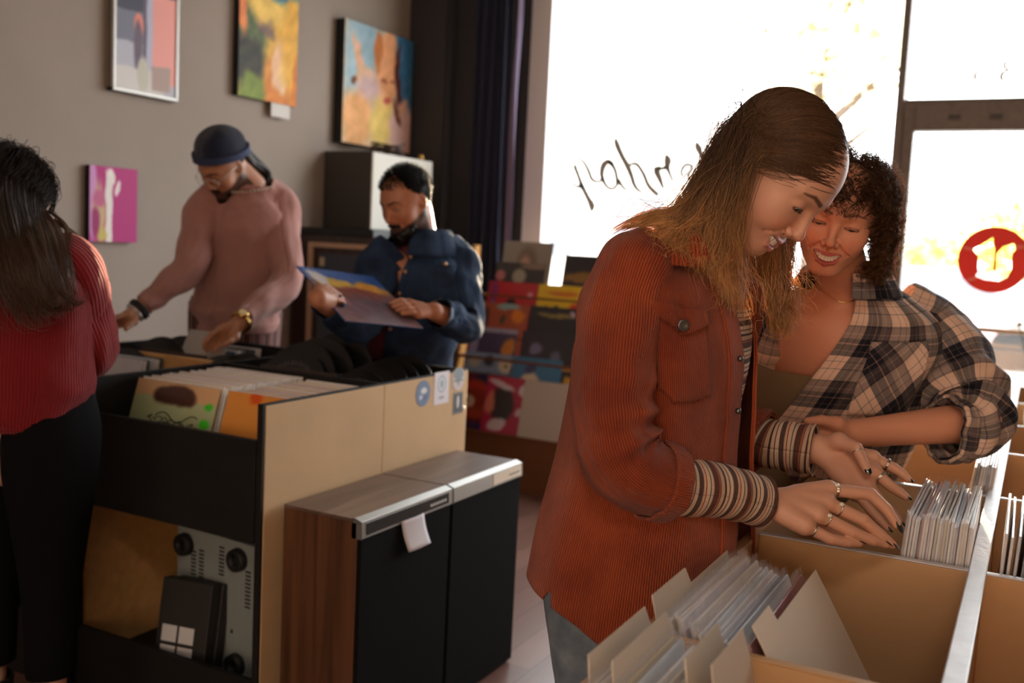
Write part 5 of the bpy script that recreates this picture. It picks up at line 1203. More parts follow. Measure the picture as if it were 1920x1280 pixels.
    c2 = sleeve_loft([elF, elF+(wrF-elF)*.4, at(1448, 832, 1.835), at(1492, 838, 1.815), at(1520, 843, 1.803), at(1527, 844, 1.80)], [.044, .044, .0455, .0445, .044, .048], disp=slv_wr(5, .0022), m=110)
    c2.build('shirt_sleeve', m_str, root, label='far striped cuff')

    # jacket --------------------------------------------------------
    m_cord = cord('rust_corduroy', (170, 76, 38), (136, 54, 28))
    jk = empty('corduroy_jacket'); jk.parent = root; jk['label'] = 'rust corduroy overshirt with a buttoned chest pocket'
    def warp(q, th):
        # opening widens towards the collar, closes down the front
        o = radians(11)+radians(20)*np.clip((q-.40)/.5, 0, 1)**1.2
        k = (th-0)/(2*pi); t2 = o*.6+k*(2*pi-o*1.9)
        hem = .0+.165*np.clip(-np.cos(t2-.35)+.05, 0, 1)**.6+.10*np.clip(np.cos(t2)-.55, 0, 1)+.05*np.exp(-((t2-4.30)/.018)**2)
        return hem+(1-hem)*q, t2
    def jd(q, th, P):
        fold = .010*np.sin(th*5.0+1.5*q)*np.clip(.55-q, 0, 1)*1.6+.007*vnoise(np.stack([np.cos(th), np.sin(th), q*1.2], 1), 21, 3, .8)
        fold += .007*np.exp(-((q-.22)/.12)**2)*np.sin(3*th+9*q)
        return fold
    J = Loft([at(1186, 1150, 1.70), at(1192, 1080, 1.695), at(1206, 980, 1.685), at(1226, 850, 1.67), at(1243, 740, 1.655), at(1254, 650, 1.645), at(1262, 575, 1.635), at(1268, 528, 1.628), at(1278, 488, 1.615), at(1290, 462, 1.605)],
             [A(.182), A(.176), A(.165), A(.150), A(.143), A(.140), A(.128), A(.112), A(.088), A(.074)],
             [Bx(.275), Bx(.268), Bx(.252), Bx(.228), Bx(.215), Bx(.212), Bx(.202), Bx(.180), Bx(.118), Bx(.088)], 150, 180, disp=jd, warp=warp, circ=1.15)
    V, F, uv = J.grid()
    o = fast_mesh('jacket_body', V, F, m_cord, jk, uv=uv); md = o.modifiers.new('thick', 'SOLIDIFY'); md.thickness = .003; md.offset = -1
    # near sleeve with rolled cuff
    def sd(q, th, P):
        e = np.exp(-((q-.60)/.13)**2); up_ = np.exp(-((q-.20)/.16)**2)
        w1 = .0075*e*np.sin(q*62+2.4*np.cos(th-1.0))*(.55+.45*np.cos(th-2.6)); w2 = .005*up_*np.sin(q*26+3.0*np.sin(th+.5)+1.0); return w1+w2+.006*vnoise(np.stack([q*3, np.cos(th)*.7, np.sin(th)*.7], 1), 8, 3, .8)
    SN = sleeve_loft([at(1222, 478, 1.545), at(1188, 520, 1.515), at(1166, 600, 1.485), at(1153, 700, 1.455), at(1150, 790, 1.435), at(1166, 856, 1.43), at(1210, 892, 1.44), at(1252, 905, 1.463)],
                     [(.046, .054), (.064, .068), (.0645, .068), (.0645, .067), (.063, .064), (.060, .060), (.055, .055), (.0515, .0515)], m=170, n=110, disp=sd, circ=.42)
    SN.build('jacket_sleeve', m_cord, jk, .003)
    def cf(q, th, P): return .0035+.001*np.sin(th*3)
    def cuff(Lf, q0, nm, off=.004):
        V, F, uv = Lf.grid(q0, 1.0, m=20, off=off); o = fast_mesh(nm, V, F, m_cord, jk, uv=uv*[1, 1]); md = o.modifiers.new('thick', 'SOLIDIFY'); md.thickness = .005; md.offset = 0; return o
    cuff(SN, .90, 'jacket_cuff')
    SF = sleeve_loft([shF+A3(-.02, -.05, .03), shF+A3(.01, 0, -.02), shF*.5+elF*.5, elF*.9+shF*.1, elF+A3(.02, 0, -.01), at(1395, 815, 1.868), at(1432, 828, 1.845)], [(.05, .06), (.068, .07), (.064, .066), (.062, .062), (.060, .060), (.056, .056), (.052, .052)], m=120, n=80, disp=sd, circ=.42)
    SF.build('jacket_sleeve', m_cord, jk, .003); cuff(SF, .92, 'jacket_cuff')
    # collar, yoke seam, front bands, pocket
    cl = []
    for k, t in enumerate(np.linspace(radians(24), radians(336), 60)):
        b = J.point(np.array([.95]), np.array([ (t) ]), .004)[0]; cl.append(b)
    cl = np.array(cl); cen = cl.mean(0); out = nrmr((cl-cen)*[1, 1, 0]); V = []
    for a, o_, dz in ((0, .0, -.004), (1, .004, .020), (2, .012, .030), (3, .026, .020), (4, .040, -.004), (5, .046, -.022)):
        V.append(cl+out*o_+np.array([0, 0, 1])*dz)
    V = np.array(V); n = len(cl); F = [(a*n+i, a*n+i+1, (a+1)*n+i+1, (a+1)*n+i) for a in range(5) for i in range(n-1)]
    uvc = np.stack([np.tile(np.arange(n)*.006, 6), np.repeat(np.arange(6)*.012, n)], 1)
    o = fast_mesh('collar', V.reshape(-1, 3), np.array(F), m_cord, jk, uv=uvc); md = o.modifiers.new('thick', 'SOLIDIFY'); md.thickness = .004; md.offset = 0; o.modifiers.new('s', 'SUBSURF').render_levels = 1
    for t0, t1 in ((.0, radians(13)), (radians(347), 2*pi)):
        V, F, uv = J.grid(.12, .94, t0, t1, 120, 8, off=.0035); o = fast_mesh('front_band', V, F, m_cord, jk, uv=uv[:, ::1]+[.37, 0]); md = o.modifiers.new('thick', 'SOLIDIFY'); md.thickness = .003
    tp0, tp1 = radians(297), radians(331)
    V, F, uv = J.grid(.47, .655, tp0, tp1, 30, 30, off=.0045); o = fast_mesh('chest_pocket', V, F, m_cord, jk, uv=uv); md = o.modifiers.new('thick', 'SOLIDIFY'); md.thickness = .003
    # flap with a pointed lower edge
    m_, n_ = 16, 33; Q, T = np.meshgrid(np.linspace(0, 1, m_), np.linspace(0, 1, n_), indexing='ij'); qq = .685-(Q*(.044+.026*(1-np.abs(2*T-1)))); V = J.point(qq.ravel(), (tp0-.02+T*(tp1-tp0+.04)).ravel(), .0095)
    a = (np.arange(m_-1)[:, None]*n_+np.arange(n_-1)[None]).ravel(); F = np.stack([a, a+1, a+n_+1, a+n_], 1); uvp = np.stack([T.ravel()*.13, Q.ravel()*.06], 1)
    o = fast_mesh('pocket_flap', V, F, m_cord, jk, uv=uvp); md = o.modifiers.new('thick', 'SOLIDIFY'); md.thickness = .003
    bp = J.point(np.array([.640]), np.array([(tp0+tp1)/2]), .016)[0]; nn = nrm(bp-J.point(np.array([.640]), np.array([(tp0+tp1)/2]), .0)[0])
    q_ = Vector((0, 0, 1)).rotation_difference(Vector(nn)).to_matrix(); R = np.array(q_)
    MB().lathe([(0, .002), (.005, .0022), (.0075, .003), (.009, .0018), (.009, 0), (0, -.002)], bp, 24, R=R).build('button', mat('pewter_button', (110, 106, 104), .35, .9), jk, smooth=True, label='pewter shank button')
    for q in (.30, .42, .54):
        p_ = J.point(np.array([q]), np.array([radians(354)]), .0085)[0]; MB().ball(p_, (.005, .005, .005), 10).build('button', bpy.data.materials['pewter_button'], jk, smooth=True)

    # jeans ---------------------------------------------------------
    m_jean = denim('pale_jeans', (104, 118, 134), (150, 160, 170), 18)
    for sg in (-1, 1):
        h0 = hip+s*sg*.088
        L = Loft([h0+A3(.0, 0, .12), h0+A3(-.02, 0, 0), h0+A3(-.02, 0, -.14), hip+s*sg*.09+A3(.005, 0, -.42), hip+s*sg*.09+A3(-.03, 0, -.62), A3(hip[0]-.04, hip[1]+sg*.1, .08)],
                 [A(.08), A(.105), A(.10), A(.072), A(.066), A(.062)], [Bx(.088), Bx(.095), Bx(.086), Bx(.066), Bx(.062), Bx(.06)], 60, 40, disp=lambda q, th, P: .004*vnoise(np.stack([q*8, np.cos(th), np.sin(th)], 1), 4, 3, .6))
        L.build('jeans_leg', m_jean, root)
        MB().ball(A3(hip[0]+.02, hip[1]+sg*.10, .05), (.14, .048, .055), 16).build('shoe', m_foot, root, smooth=True)

    # hair ----------------------------------------------------------
    cr = Frame(H.o, H.R[:, 1], H.R[:, 2], H.k)
    tors = lambda Q: np.minimum(np.minimum(s_ell(Q, at(1256, 640, 1.64), (.15, .225, .22)), s_cap(Q, shN+A3(0, 0, -.02), shF+A3(0, 0, -.02), .075, .075)), s_cap(Q, shN, elN, .07, .065))
    cops = [('e', ((0, -.014, .026), (.0745, .092, .0765)), 'u', .01), ('e', ((0, .020, -.02), (.060, .064, .085)), 'u', .02), ('c', ((0, -.028, -.055), tuple(nk), .052, .058), 'u', .02)]
    def coll(Q): return np.minimum(run(cops, H.inv(Q))*H.k, tors(Q))
    def ok(P):
        x, y, z = P.T; line = .056-.008*np.clip((y-.045)/.02, 0, 1)-.006*(x < -.005)-.045*np.clip((.060-y)/.06, 0, 1)**1.2-.060*np.clip((.012-y)/.03, 0, 1)+.02*np.clip(y-.07, 0, 1)
        return (z > line) & (z > -.055) & ~((np.abs(x) > .06) & (y > -.022) & (y < .025) & (z < .022))
    def grow(n, seed, step, steps, r0, light_, loose):
        R0 = scalp(H, n, seed, ok); g = np.random.RandomState(seed); part = -.012; side = np.where(R0[:, 0] > part, 1., -1.)
        x, y, z = R0.T; nl = nrmr((R0-A3(0, -.014, .026))/A3(.0745, .092, .0765)**2)
        T1 = np.stack([side*.084, -.046+.012*g.randn(n), -.012+.022*g.randn(n)], 1)
        d0 = np.stack([side*.9, -.35-1.2*np.clip(.04-y, 0, .1)*8, -.15*np.ones(n)], 1); d0 = nrmr(d0-(d0*nl).sum(1)[:, None]*nl)
        ends = crom([at(1172, 462, 1.57), at(1215, 468, 1.53), at(1262, 492, 1.51), at(1298, 520, 1.50), at(1330, 545, 1.50), at(1365, 560, 1.51), at(1395, 570, 1.54)], 200); ends2 = crom([at(1436, 560, 1.68), at(1462, 585, 1.68), at(1472, 550, 1.66), at(1420, 570, 1.60)], 50)
        pk = np.clip(g.rand(n)*.9+.5*y+.03, 0, .999); e1 = ends[(pk*200).astype(int)]; e2 = ends2[(g.rand(n)*50).astype(int)]
        E = np.where(side[:, None] > 0, e1, e2)+g.randn(n, 3)*[.020, .020, .02]*loose
        T1w = H.to(T1); ph = np.zeros(n)
        def field(p, k):
            lo_ = (p-T1w) @ H.R[:, 2] < .0; ph[lo_ & (k > .12)] = 1; a = T1w-p; near = np.linalg.norm(a, axis=1) < .035; ph[near] = 1; ph[k > .45] = 1
            b = E-p; bl = np.linalg.norm(b, axis=1)[:, None]; w2 = nrmr(nrmr(b)+A3(0, 0, -.45)*(bl > .08)+A3(0, 0, -.9)*(bl <= .05)); return np.where(ph[:, None] > 0, w2, nrmr(a))
        S = comb(H.to(R0), (d0 @ H.R.T), field, coll, steps, step, .0055, seed, wave=.34*loose, wlen=.105, stiff=.62)
        S = clump(S, R0, 150 if loose < 1 else 60, seed, .82)
        t = np.linspace(0, 1, steps+1)[None, :, None]; ln = .72+.28*g.rand(n); 
        u = np.clip((t-.22)/.35, 0, 1); c0 = lin((122, 88, 64))*(.7+.6*g.rand(n, 1, 1)); c1_ = lin((236, 184, 124))*(.55+.7*g.rand(n, 1, 1)); C = c0*(1-u)+c1_*u
        K = (np.arange(steps+1)/steps)[None]; r = r0*np.clip((ln[:, None]-K)/.16, .12, 1)*(.7+.6*g.rand(n, 1))
        # shorten by pulling the tail points back onto the cut
        kmax = (ln*steps).astype(int); idx = np.minimum(np.arange(steps+1)[None], kmax[:, None]); S = np.take_along_axis(S, idx[..., None], 1)+0; S = S+1e-6*g.randn(*S.shape)
        return S, r, C
    Sa, ra, Ca = grow(8500, 3, .0100, 40, .00042, True, .8); Sb, rb_, Cb = grow(700, 5, .0115, 40, .00032, True, 2.2)
    V1, F1, C1 = tubes_mesh(Sa, ra, 3, Ca); V2, F2, C2 = tubes_mesh(Sb, rb_, 3, Cb)
    fast_mesh('hair', np.vstack([V1, V2]), np.vstack([F1, F2+len(V1)]), m_hair, root, col=np.vstack([C1, C2]), label='long straight hair, brown at the crown and fair at the ends')
    V, F = nets(lambda Q: np.maximum(s_ell(Q, A3(0, -.014, .026), (.0765, .0935, .078)), -np.where(ok(Q), 1., -1.)*9+8), (-.09, -.12, -.07), (.09, .10, .13), .003, proj=0)
    fast_mesh('scalp', H.to(V), F, m_hair, root, col=np.ones((len(V), 1))*lin((80, 58, 46)), label='brown under layer of the hair')
    return root
rust = build_rust()
# ================================================================== WOMAN IN THE PLAID SHIRT
def grow_hair(H, n, seed, ok, coll, ends_fn, col0, col1, steps, step, r0, margin, wave=.0, curl=0.0, clen=.02, stiff=.6, lmin=.75, clumps=0, d0=None, k0=.3, nm='hair', parent=None, label=None, wlen=.13, fmix=.35):
    R0 = scalp(H, n, seed, ok); n = len(R0); g = np.random.RandomState(seed); nl = nrmr((R0-A3(0, -.014, .026))/A3(.0745, .092, .0765)**2)
    dd = d0(R0, g) if d0 else nl*.4+g.randn(n, 3)*.2; E, T1 = ends_fn(R0, g); T1w = H.to(T1); ph = np.zeros(n)
    def field(p, k):
        a = T1w-p; ph[np.linalg.norm(a, axis=1) < .03] = 1; ph[k > k0] = 1; b = E-p
        return np.where(ph[:, None] > 0, nrmr(nrmr(b)*(1-fmix)+A3(0, 0, -1)*fmix), nrmr(a))
    S = comb(H.to(R0), nrmr(dd) @ H.R.T, field, coll, steps, step, margin, seed, wave=wave, wlen=wlen, curl=0 if clumps else curl, clen=clen, stiff=stiff)
    if clumps:
        S = clump(S, R0, clumps, seed, .8, .12)
        if curl:
            g2 = np.random.RandomState(seed+5); T = nrmr(np.gradient(S, axis=1).reshape(-1, 3)).reshape(S.shape); a = np.cross(T, A3(.3, .5, .8)); a /= np.linalg.norm(a, axis=2, keepdims=True)+1e-9; b = np.cross(T, a)
            own = ((R0[:, None]-R0[np.random.RandomState(seed+77).choice(len(S), clumps, replace=False)][None])**2).sum(2).argmin(1); ph2 = g2.rand(clumps)[own]*6.28+.5*g2.randn(n); lf = (.8+.5*g2.rand(clumps))[own]
            t = np.arange(steps+1)*step/clen*6.28; t = t[None]*lf[:, None]+ph2[:, None]; am = np.clip(np.arange(steps+1)/5., 0, 1)[None]*curl*(.7+.6*g2.rand(n, 1)); S = S+a*(np.cos(t)*am)[..., None]+b*(np.sin(t)*am)[..., None]
    K = (np.arange(steps+1)/steps)[None]; ln = lmin+(1-lmin)*g.rand(n); u = np.clip((K-.1)/.8, 0, 1)[..., None]
    C = lin(col0)*(1-u)*(.6+.8*g.rand(n, 1, 1))+lin(col1)*u*(.6+.8*g.rand(n, 1, 1)); r = r0*np.clip((ln[:, None]-K)/.16, .12, 1)*(.7+.6*g.rand(n, 1))
    idx = np.minimum(np.arange(steps+1)[None], (ln*steps).astype(int)[:, None]); S = np.take_along_axis(S, idx[..., None], 1)+1e-6*g.randn(*S.shape)
    V, F, C = tubes_mesh(S, r, 3, C); return fast_mesh(nm, V, F, m_hair, parent, col=C, label=label)
def cap_mesh(H, ok, col, parent, grow=.0025, h=.0035, label=None, nm='scalp'):
    V, F = nets(lambda Q: np.maximum(s_ell(Q, A3(0, -.014, .026), (.0745+grow, .092+grow, .0765+grow)), -np.where(ok(Q), 1., -1.)*9+8), (-.09, -.12, -.09), (.09, .10, .13), h, proj=0)
    return fast_mesh(nm, H.to(V), F, m_hair, parent, col=np.ones((len(V), 1))*lin(col), label=label)

HP = Frame(at(1574, 396, 1.95), camdir(-.36, -.40, .845), camdir(.13, .885, .43), .96)
def build_plaid():
    H = HP; f = camdir(-.30, -.12, .93); f[2] = -.10; f = nrm(f); s = nrm(np.cross(A3(0, 0, 1), f)); up = np.cross(f, s)
    # s points to her left, which is the right of the picture
    if s @ CR < 0: s = -s
    nb = at(1583, 532, 2.10); hip = A3(-.62, 2.42, .92); ch = at(1560, 680, 2.20)
    shL = at(1722, 612, 2.20); elL = at(1838, 790, 2.05); wrL = at(1604, 812, 1.97)
    shR = at(1450, 600, 2.22); elR = at(1400, 760, 2.30); wrR = at(1480, 830, 2.25)
    P = at
    hd = dict(mcp=[P(1535, 800, 1.955), P(1530, 812, 1.95), P(1530, 826, 1.95), P(1536, 838, 1.95)], pip=[P(1500, 802, 1.95), P(1494, 816, 1.945), P(1496, 832, 1.945), P(1506, 845, 1.945)],
              dip=[P(1485, 812, 1.945), P(1478, 826, 1.94), P(1480, 842, 1.94), P(1492, 853, 1.94)], tip=[P(1474, 824, 1.94), P(1468, 838, 1.935), P(1470, 853, 1.935), P(1484, 862, 1.935)], th=[P(1568, 795, 1.94), P(1540, 788, 1.925), P(1515, 790, 1.915)])
    opsH = hand_ops(wrL, **hd); hops = head_ops(smile=1.15, open_=.0085, jaw=1.06)+eye_cut(.0018, -.0065)
    nk = H.inv(nb); hops.append(('c', ((0, -.026, -.055), tuple(nk), .050, .058), 'u', .025))
    bops = [('c', (hip, ch, .13, .125), 'u', .05), ('e', (ch*.62+nb*.38, (.125, .125, .11)), 'u', .05), ('c', (shL-s*.02, shR+s*.02, .045, .045), 'u', .06), ('c', (shL, elL, .046, .042), 'u', .02), ('c', (elL, wrL, .043, .027), 'u', .012), ('c', (shR, elR, .046, .04), 'u', .02), ('c', (elR, wrR, .04, .028), 'u', .01)]
    for sg in (-1, 1):
        a = hip+s*sg*.09; k_ = A3(a[0]-.02, a[1], .48); an = A3(a[0]-.04, a[1], .08); bops += [('c', (a, k_, .085, .055), 'u', .04), ('c', (k_, an, .055, .037), 'u', .02), ('c', (an, an+A3(.14, -.03, -.04), .035, .027), 'u', .02)]
    def body(Q):
        d = run(bops, Q); m = np.linalg.norm(Q-wrL, axis=1) < .3
        if m.any(): d[m] = smin(d[m], run(opsH, Q[m]), .012)
        m = np.linalg.norm(Q-H.o, axis=1) < .34
        if m.any(): d[m] = smin(d[m], run(hops, H.inv(Q[m]))*H.k, .03)
        return d
    sk = (214, 148, 118)
    def col(V):
        c = np.ones((len(V), 1))*lin(sk); q = H.inv(V); m = np.linalg.norm(q, axis=1) < .16; c[m] = skin_colours(q[m], sk, open_=.0085, smile=1.15, brow=(96, 62, 44), lips=(186, 92, 82), browt=.0036); return c
    hc = H.o
    root = body_mesh('person', body, (-1.1, 1.75, 0), (.25, 2.75, 1.70), [(hc-.15+A3(0, 0, -.0), hc+.15, .0021), (np.minimum(elL, wrL)-A3(.16, .12, .09), np.maximum(elL, wrL)+A3(.08, .10, .07), .0035), (np.minimum(nb, ch)-A3(.26, .22, .10), np.maximum(nb, ch)+A3(.16, .16, .03), .005)], .012, .0022, m_skin, col, label='curly haired woman in a plaid shirt leaning on the record counter, smiling', cat='person')
    face_parts(H, root, .0085, 1.15, -.0075)
    # fine gold chain and nose ring
    a = np.linspace(-1.9, 1.9, 40); c = at(1548, 545, 2.06); pts = []
    for t in a:
        p = nb+(s*sin(t)*.066+f*cos(t)*.075)+A3(0, 0, .025-.055*max(0, cos(t))); e = body(p[None])[0]; g = grad(body, p[None], .004)[0]; pts.append(p-g*(e-.0015))
    MB().tube(pts, .0011, 5).build('necklace', m_gold, root, smooth=True)
    nr = H.pt(0, .1005, -.0505); MB().tube(nr+np.outer(np.cos(np.linspace(0, 6.28, 14)), H.R[:, 0])*.0034+np.outer(np.sin(np.linspace(0, 6.28, 14)), H.R[:, 2])*.0034, .0006, 5, cap=False).build('nose_ring', m_gold, root, smooth=True)
    # olive top under the shirt
    m_ol = knit('olive_top', (122, 102, 76), .003, .3)
    T = Loft([at(1480, 900, 2.30), at(1520, 790, 2.25), at(1548, 715, 2.21), at(1556, 682, 2.19)], [f*.142, f*.150, f*.158, f*.150], [s*.175, s*.185, s*.185, s*.165], 40, 60); T.build('olive_top', m_ol, root)
    m_pl_ = plaid('plaid_flannel', .118)
    tc_ = radians(-40)
    def warp(q, th):
        o = radians(4)+radians(46)*np.clip((q-.2)/.7, 0, 1)**.6; k = th/(2*pi); return q, tc_+o+k*(2*pi-2*o)
    def jd(q, th, Pp): return .012*vnoise(np.stack([np.cos(th), np.sin(th), q*1.6], 1), 31, 3, .9)+.008*np.sin(4*th+6*q)*np.clip(.6-q, 0, 1)
    J = Loft([at(1480, 930, 2.33), at(1512, 850, 2.29), at(1540, 770, 2.24), at(1562, 700, 2.20), at(1585, 640, 2.17), at(1596, 592, 2.15), at(1594, 556, 2.13), at(1586, 530, 2.11), at(1580, 514, 2.09)],
             [f*.150, f*.158, f*.164, f*.166, f*.150, f*.125, f*.095, f*.076, f*.070], [s*.205, s*.208, s*.205, s*.200, s*.200, s*.178, s*.128, s*.086, s*.078], 120, 150, disp=jd, warp=warp, circ=1.15)
    sh = empty('plaid_shirt'); sh.parent = root; sh['label'] = 'open plaid flannel shirt in charcoal, navy and sand'
    J.build('shirt_body', m_pl_, sh, .0015)
    def sd(q, th, Pp): return .011*np.exp(-((q-.55)/.2)**2)*np.sin(q*44+2.5*np.cos(th))+.010*vnoise(np.stack([q*3, np.cos(th)*.7, np.sin(th)*.7], 1), 18, 3, .8)
    SL = sleeve_loft([at(1672, 585, 2.20), at(1722, 622, 2.195), at(1764, 668, 2.16), at(1800, 725, 2.12), at(1824, 772, 2.08), at(1818, 800, 2.04), at(1790, 806, 2.02), at(1768, 803, 2.01)], [(.060, .075), (.088, .090), (.090, .092), (.090, .088), (.084, .078), (.070, .066), (.058, .055), (.055, .054)], m=150, n=100, disp=sd, circ=.56)
    SL.build('shirt_sleeve', m_pl_, sh, .0015)
    V, F, uv = SL.grid(.86, 1.0, m=16, off=.007); o = fast_mesh('rolled_cuff', V, F, m_pl_, sh, uv=uv+[.03, .05]); md = o.modifiers.new('t', 'SOLIDIFY'); md.thickness = .007; md.offset = 0
    SR = sleeve_loft([shR+s*.05+A3(0, 0, .03), shR, shR*.5+elR*.5, elR, elR*.5+wrR*.5], [.07, .085, .082, .07, .06], m=60, n=50, disp=sd, circ=.56); SR.build('shirt_sleeve', m_pl_, sh, .0015)
    # pocket cut on the bias and a limp collar
    bias = plaid('plaid_bias', .118)
    for n_ in bias.node_tree.nodes:
        pass
    t0, t1 = tc_+radians(52), tc_+radians(92); m_, n_ = 24, 24; Q, Tt = np.meshgrid(np.linspace(.30, .56, m_), np.linspace(0, 1, n_), indexing='ij')
    oq = radians(4)+radians(46)*np.clip((Q-.2)/.7, 0, 1)**.6; thp = t0+(t1-t0)*Tt; kk = (thp-tc_-oq)/(2*pi-2*oq)*2*pi
    V = J.point(Q.ravel(), kk.ravel(), .006); a = (np.arange(m_-1)[:, None]*n_+np.arange(n_-1)[None]).ravel(); F = np.stack([a, a+1, a+n_+1, a+n_], 1); uu, vv = Tt.ravel()*.13, Q.ravel()*.52
    o = fast_mesh('chest_pocket', V, F, m_pl_, sh, uv=np.stack([(uu+vv)*.707, (uu-vv)*.707], 1)); o.modifiers.new('t', 'SOLIDIFY').thickness = .0015
    cl = J.point(np.full(50, .955), np.linspace(.0, 2*pi, 50), .002); cen = cl.mean(0); out = nrmr((cl-cen)*[1, 1, .2]); V = np.array([cl+out*o_+up*dz for o_, dz in ((0, -.004), (.002, .022), (.006, .014), (.012, .006), (.024, -.014), (.036, -.034))]); n = 50
    F = [(a_*n+i, a_*n+i+1, (a_+1)*n+i+1, (a_+1)*n+i) for a_ in range(5) for i in range(n-1)]
    o = fast_mesh('collar', V.reshape(-1, 3), np.array(F), m_pl_, sh, uv=np.stack([np.tile(np.arange(n)*.009, 6), np.repeat(np.arange(6)*.014, n)], 1)); o.modifiers.new('t', 'SOLIDIFY').thickness = .003; o.modifiers.new('s', 'SUBSURF').render_levels = 1
    m_j = denim('dark_jeans', (40, 46, 60), (58, 64, 80))
    for sg in (-1, 1):
        a = hip+s*sg*.09; L = Loft([a+A3(0, 0, .1), a, A3(a[0]-.02, a[1], .48), A3(a[0]-.04, a[1], .08)], [f*.11, f*.12, f*.075, f*.07], [s*.09, s*.10, s*.07, s*.07], 40, 30); L.build('jeans_leg', m_j, root); MB().ball((a[0]+.02, a[1], .05), (.13, .05, .055), 14).build('shoe', m_foot, root, smooth=True)
    # curls
    def ok(P_):
        x, y, z = P_.T; return (z > .058-.040*np.clip((.060-y)/.06, 0, 1)-.085*np.clip((.012-y)/.03, 0, 1)) & (z > -.055) & ~((np.abs(x) > .062) & (y > -.020) & (y < .02) & (z < .012))
    cops = [('e', ((0, -.014, .026), (.0745, .092, .0765)), 'u', .01), ('e', ((0, .020, -.02), (.060, .066, .088)), 'u', .02), ('c', ((0, -.026, -.055), tuple(nk), .05, .058), 'u', .02)]
    tors = lambda Q: np.minimum(s_ell(Q, ch*.5+nb*.5+A3(0, 0, -.04), (.19, .19, .17)), s_cap(Q, shL, shR, .085, .085))
    coll = lambda Q: np.minimum(run(cops, H.inv(Q))*H.k, tors(Q))
    def ends(R0, g):
        n = len(R0); x, y, z = R0.T; sd_ = np.sign(x+.004); T1 = np.stack([sd_*(.088+.01*g.rand(n)), y*.55-.015, -.01+.03*g.randn(n)], 1); Lc = np.stack([sd_*(.098+.016*g.randn(n)), y*.7-.03+.015*g.randn(n), -.13+.03*g.randn(n)], 1); return H.to(Lc), T1
    grow_hair(H, 2400, 4, ok, coll, ends, (108, 74, 52), (150, 104, 68), 26, .0095, .00055, .010, curl=.0095, clen=.034, stiff=.62, lmin=.7, clumps=260, parent=root, k0=.4, label='short curly brown hair with curls over the forehead')
    def ends2(R0, g): n = len(R0); return H.to(np.stack([R0[:, 0]*1.1+.01*g.randn(n), .112+.006*g.randn(n), .040+.012*g.randn(n)], 1)), np.stack([R0[:, 0], R0[:, 1]+.05, R0[:, 2]*.8+.02], 1)
    grow_hair(H, 420, 9, lambda P_: ok(P_) & (P_[:, 1] > .035) & (P_[:, 2] < .105), coll, ends2, (92, 64, 46), (120, 82, 56), 14, .007, .00055, .009, curl=.007, clen=.026, stiff=.5, lmin=.7, clumps=40, parent=root, nm='fringe', k0=.2, label='curly fringe')
    grow_hair(H, 260, 19, ok, lambda Q: coll(Q)-.010, ends, (120, 84, 56), (160, 112, 70), 26, .0105, .00028, .016, curl=.012, clen=.028, stiff=.6, lmin=.5, parent=root, nm='flyaway_hair', k0=.4)
    cap_mesh(H, ok, (70, 48, 36), root)
    return root
plaid_woman = build_plaid()

# ================================================================== THE TWO MEN AND THE WOMAN IN RED
def figure(H, hop, bops, hands, lo, hi, skin, colkw, label, cutfine=.0032):
    hf = [run]
    def body(Q):
        d = run(bops, Q)
        for w_, oh in hands:
            m = np.linalg.norm(Q-w_, axis=1) < .26
            if m.any(): d[m] = smin(d[m], run(oh, Q[m]), .012)
        m = np.linalg.norm(Q-H.o, axis=1) < .34
        if m.any(): d[m] = smin(d[m], run(hop, H.inv(Q[m]))*H.k, .02)
        return d
    def col(V):
        c = np.ones((len(V), 1))*lin(skin); q = H.inv(V); m = np.linalg.norm(q, axis=1) < .17
        if m.any(): c[m] = skin_colours(q[m], skin, **colkw)
        return c
    fine = [(H.o-.16, H.o+.16, cutfine)]+[(w_-.17, w_+.17, .0034) for w_, _ in hands]
    return body_mesh('person', body, lo, hi, fine, .014, .003, m_skin, col, label=label, cat='person')
def legs_ops(hip, s, zk=.48, dx=0, k=1.0):
    o = []
    for sg in (-1, 1):
        a = hip+s*sg*.09; k_ = A3(a[0]+dx, a[1], zk); an = A3(a[0], a[1], .08); o += [('c', (a, k_, .08*k, .055*k), 'u', .04), ('c', (k_, an, .055*k, .038*k), 'u', .02), ('c', (an, an+nrm(A3(*np.cross(s, [0, 0, -1])[:2], 0))*.14+A3(0, 0, -.04), .036, .028), 'u', .02)]
    return o
def legs_cloth(root, hip, f, s, m, shoe=True, wd=1.0):
    for sg in (-1, 1):
        a = hip+s*sg*.088*wd; L = Loft([a+A3(0, 0, .10), a, A3(a[0], a[1], .48), A3(a[0], a[1], .07)], [f*.11*wd, f*.12*wd, f*.082*wd, f*.075*wd], [s*.09*wd, s*.098*wd, s*.078*wd, s*.075*wd], 40, 30, disp=lambda q, th, P: .004*vnoise(np.stack([q*7, np.cos(th), np.sin(th)], 1), 4, 3, .6)); L.build('trouser_leg', m, root)
        if shoe: MB().ball(A3(a[0], a[1], .05)+f*.05, (.055, .14, .05), 14, R=np.stack([s, f, A3(0, 0, 1)], 1)).build('shoe', m_foot, root, smooth=True)
def tube_curve(parent, pts, r, m, nm, **k): return MB().tube(crom(pts, 30), r, 6).build(nm, m, parent, smooth=True, **k)

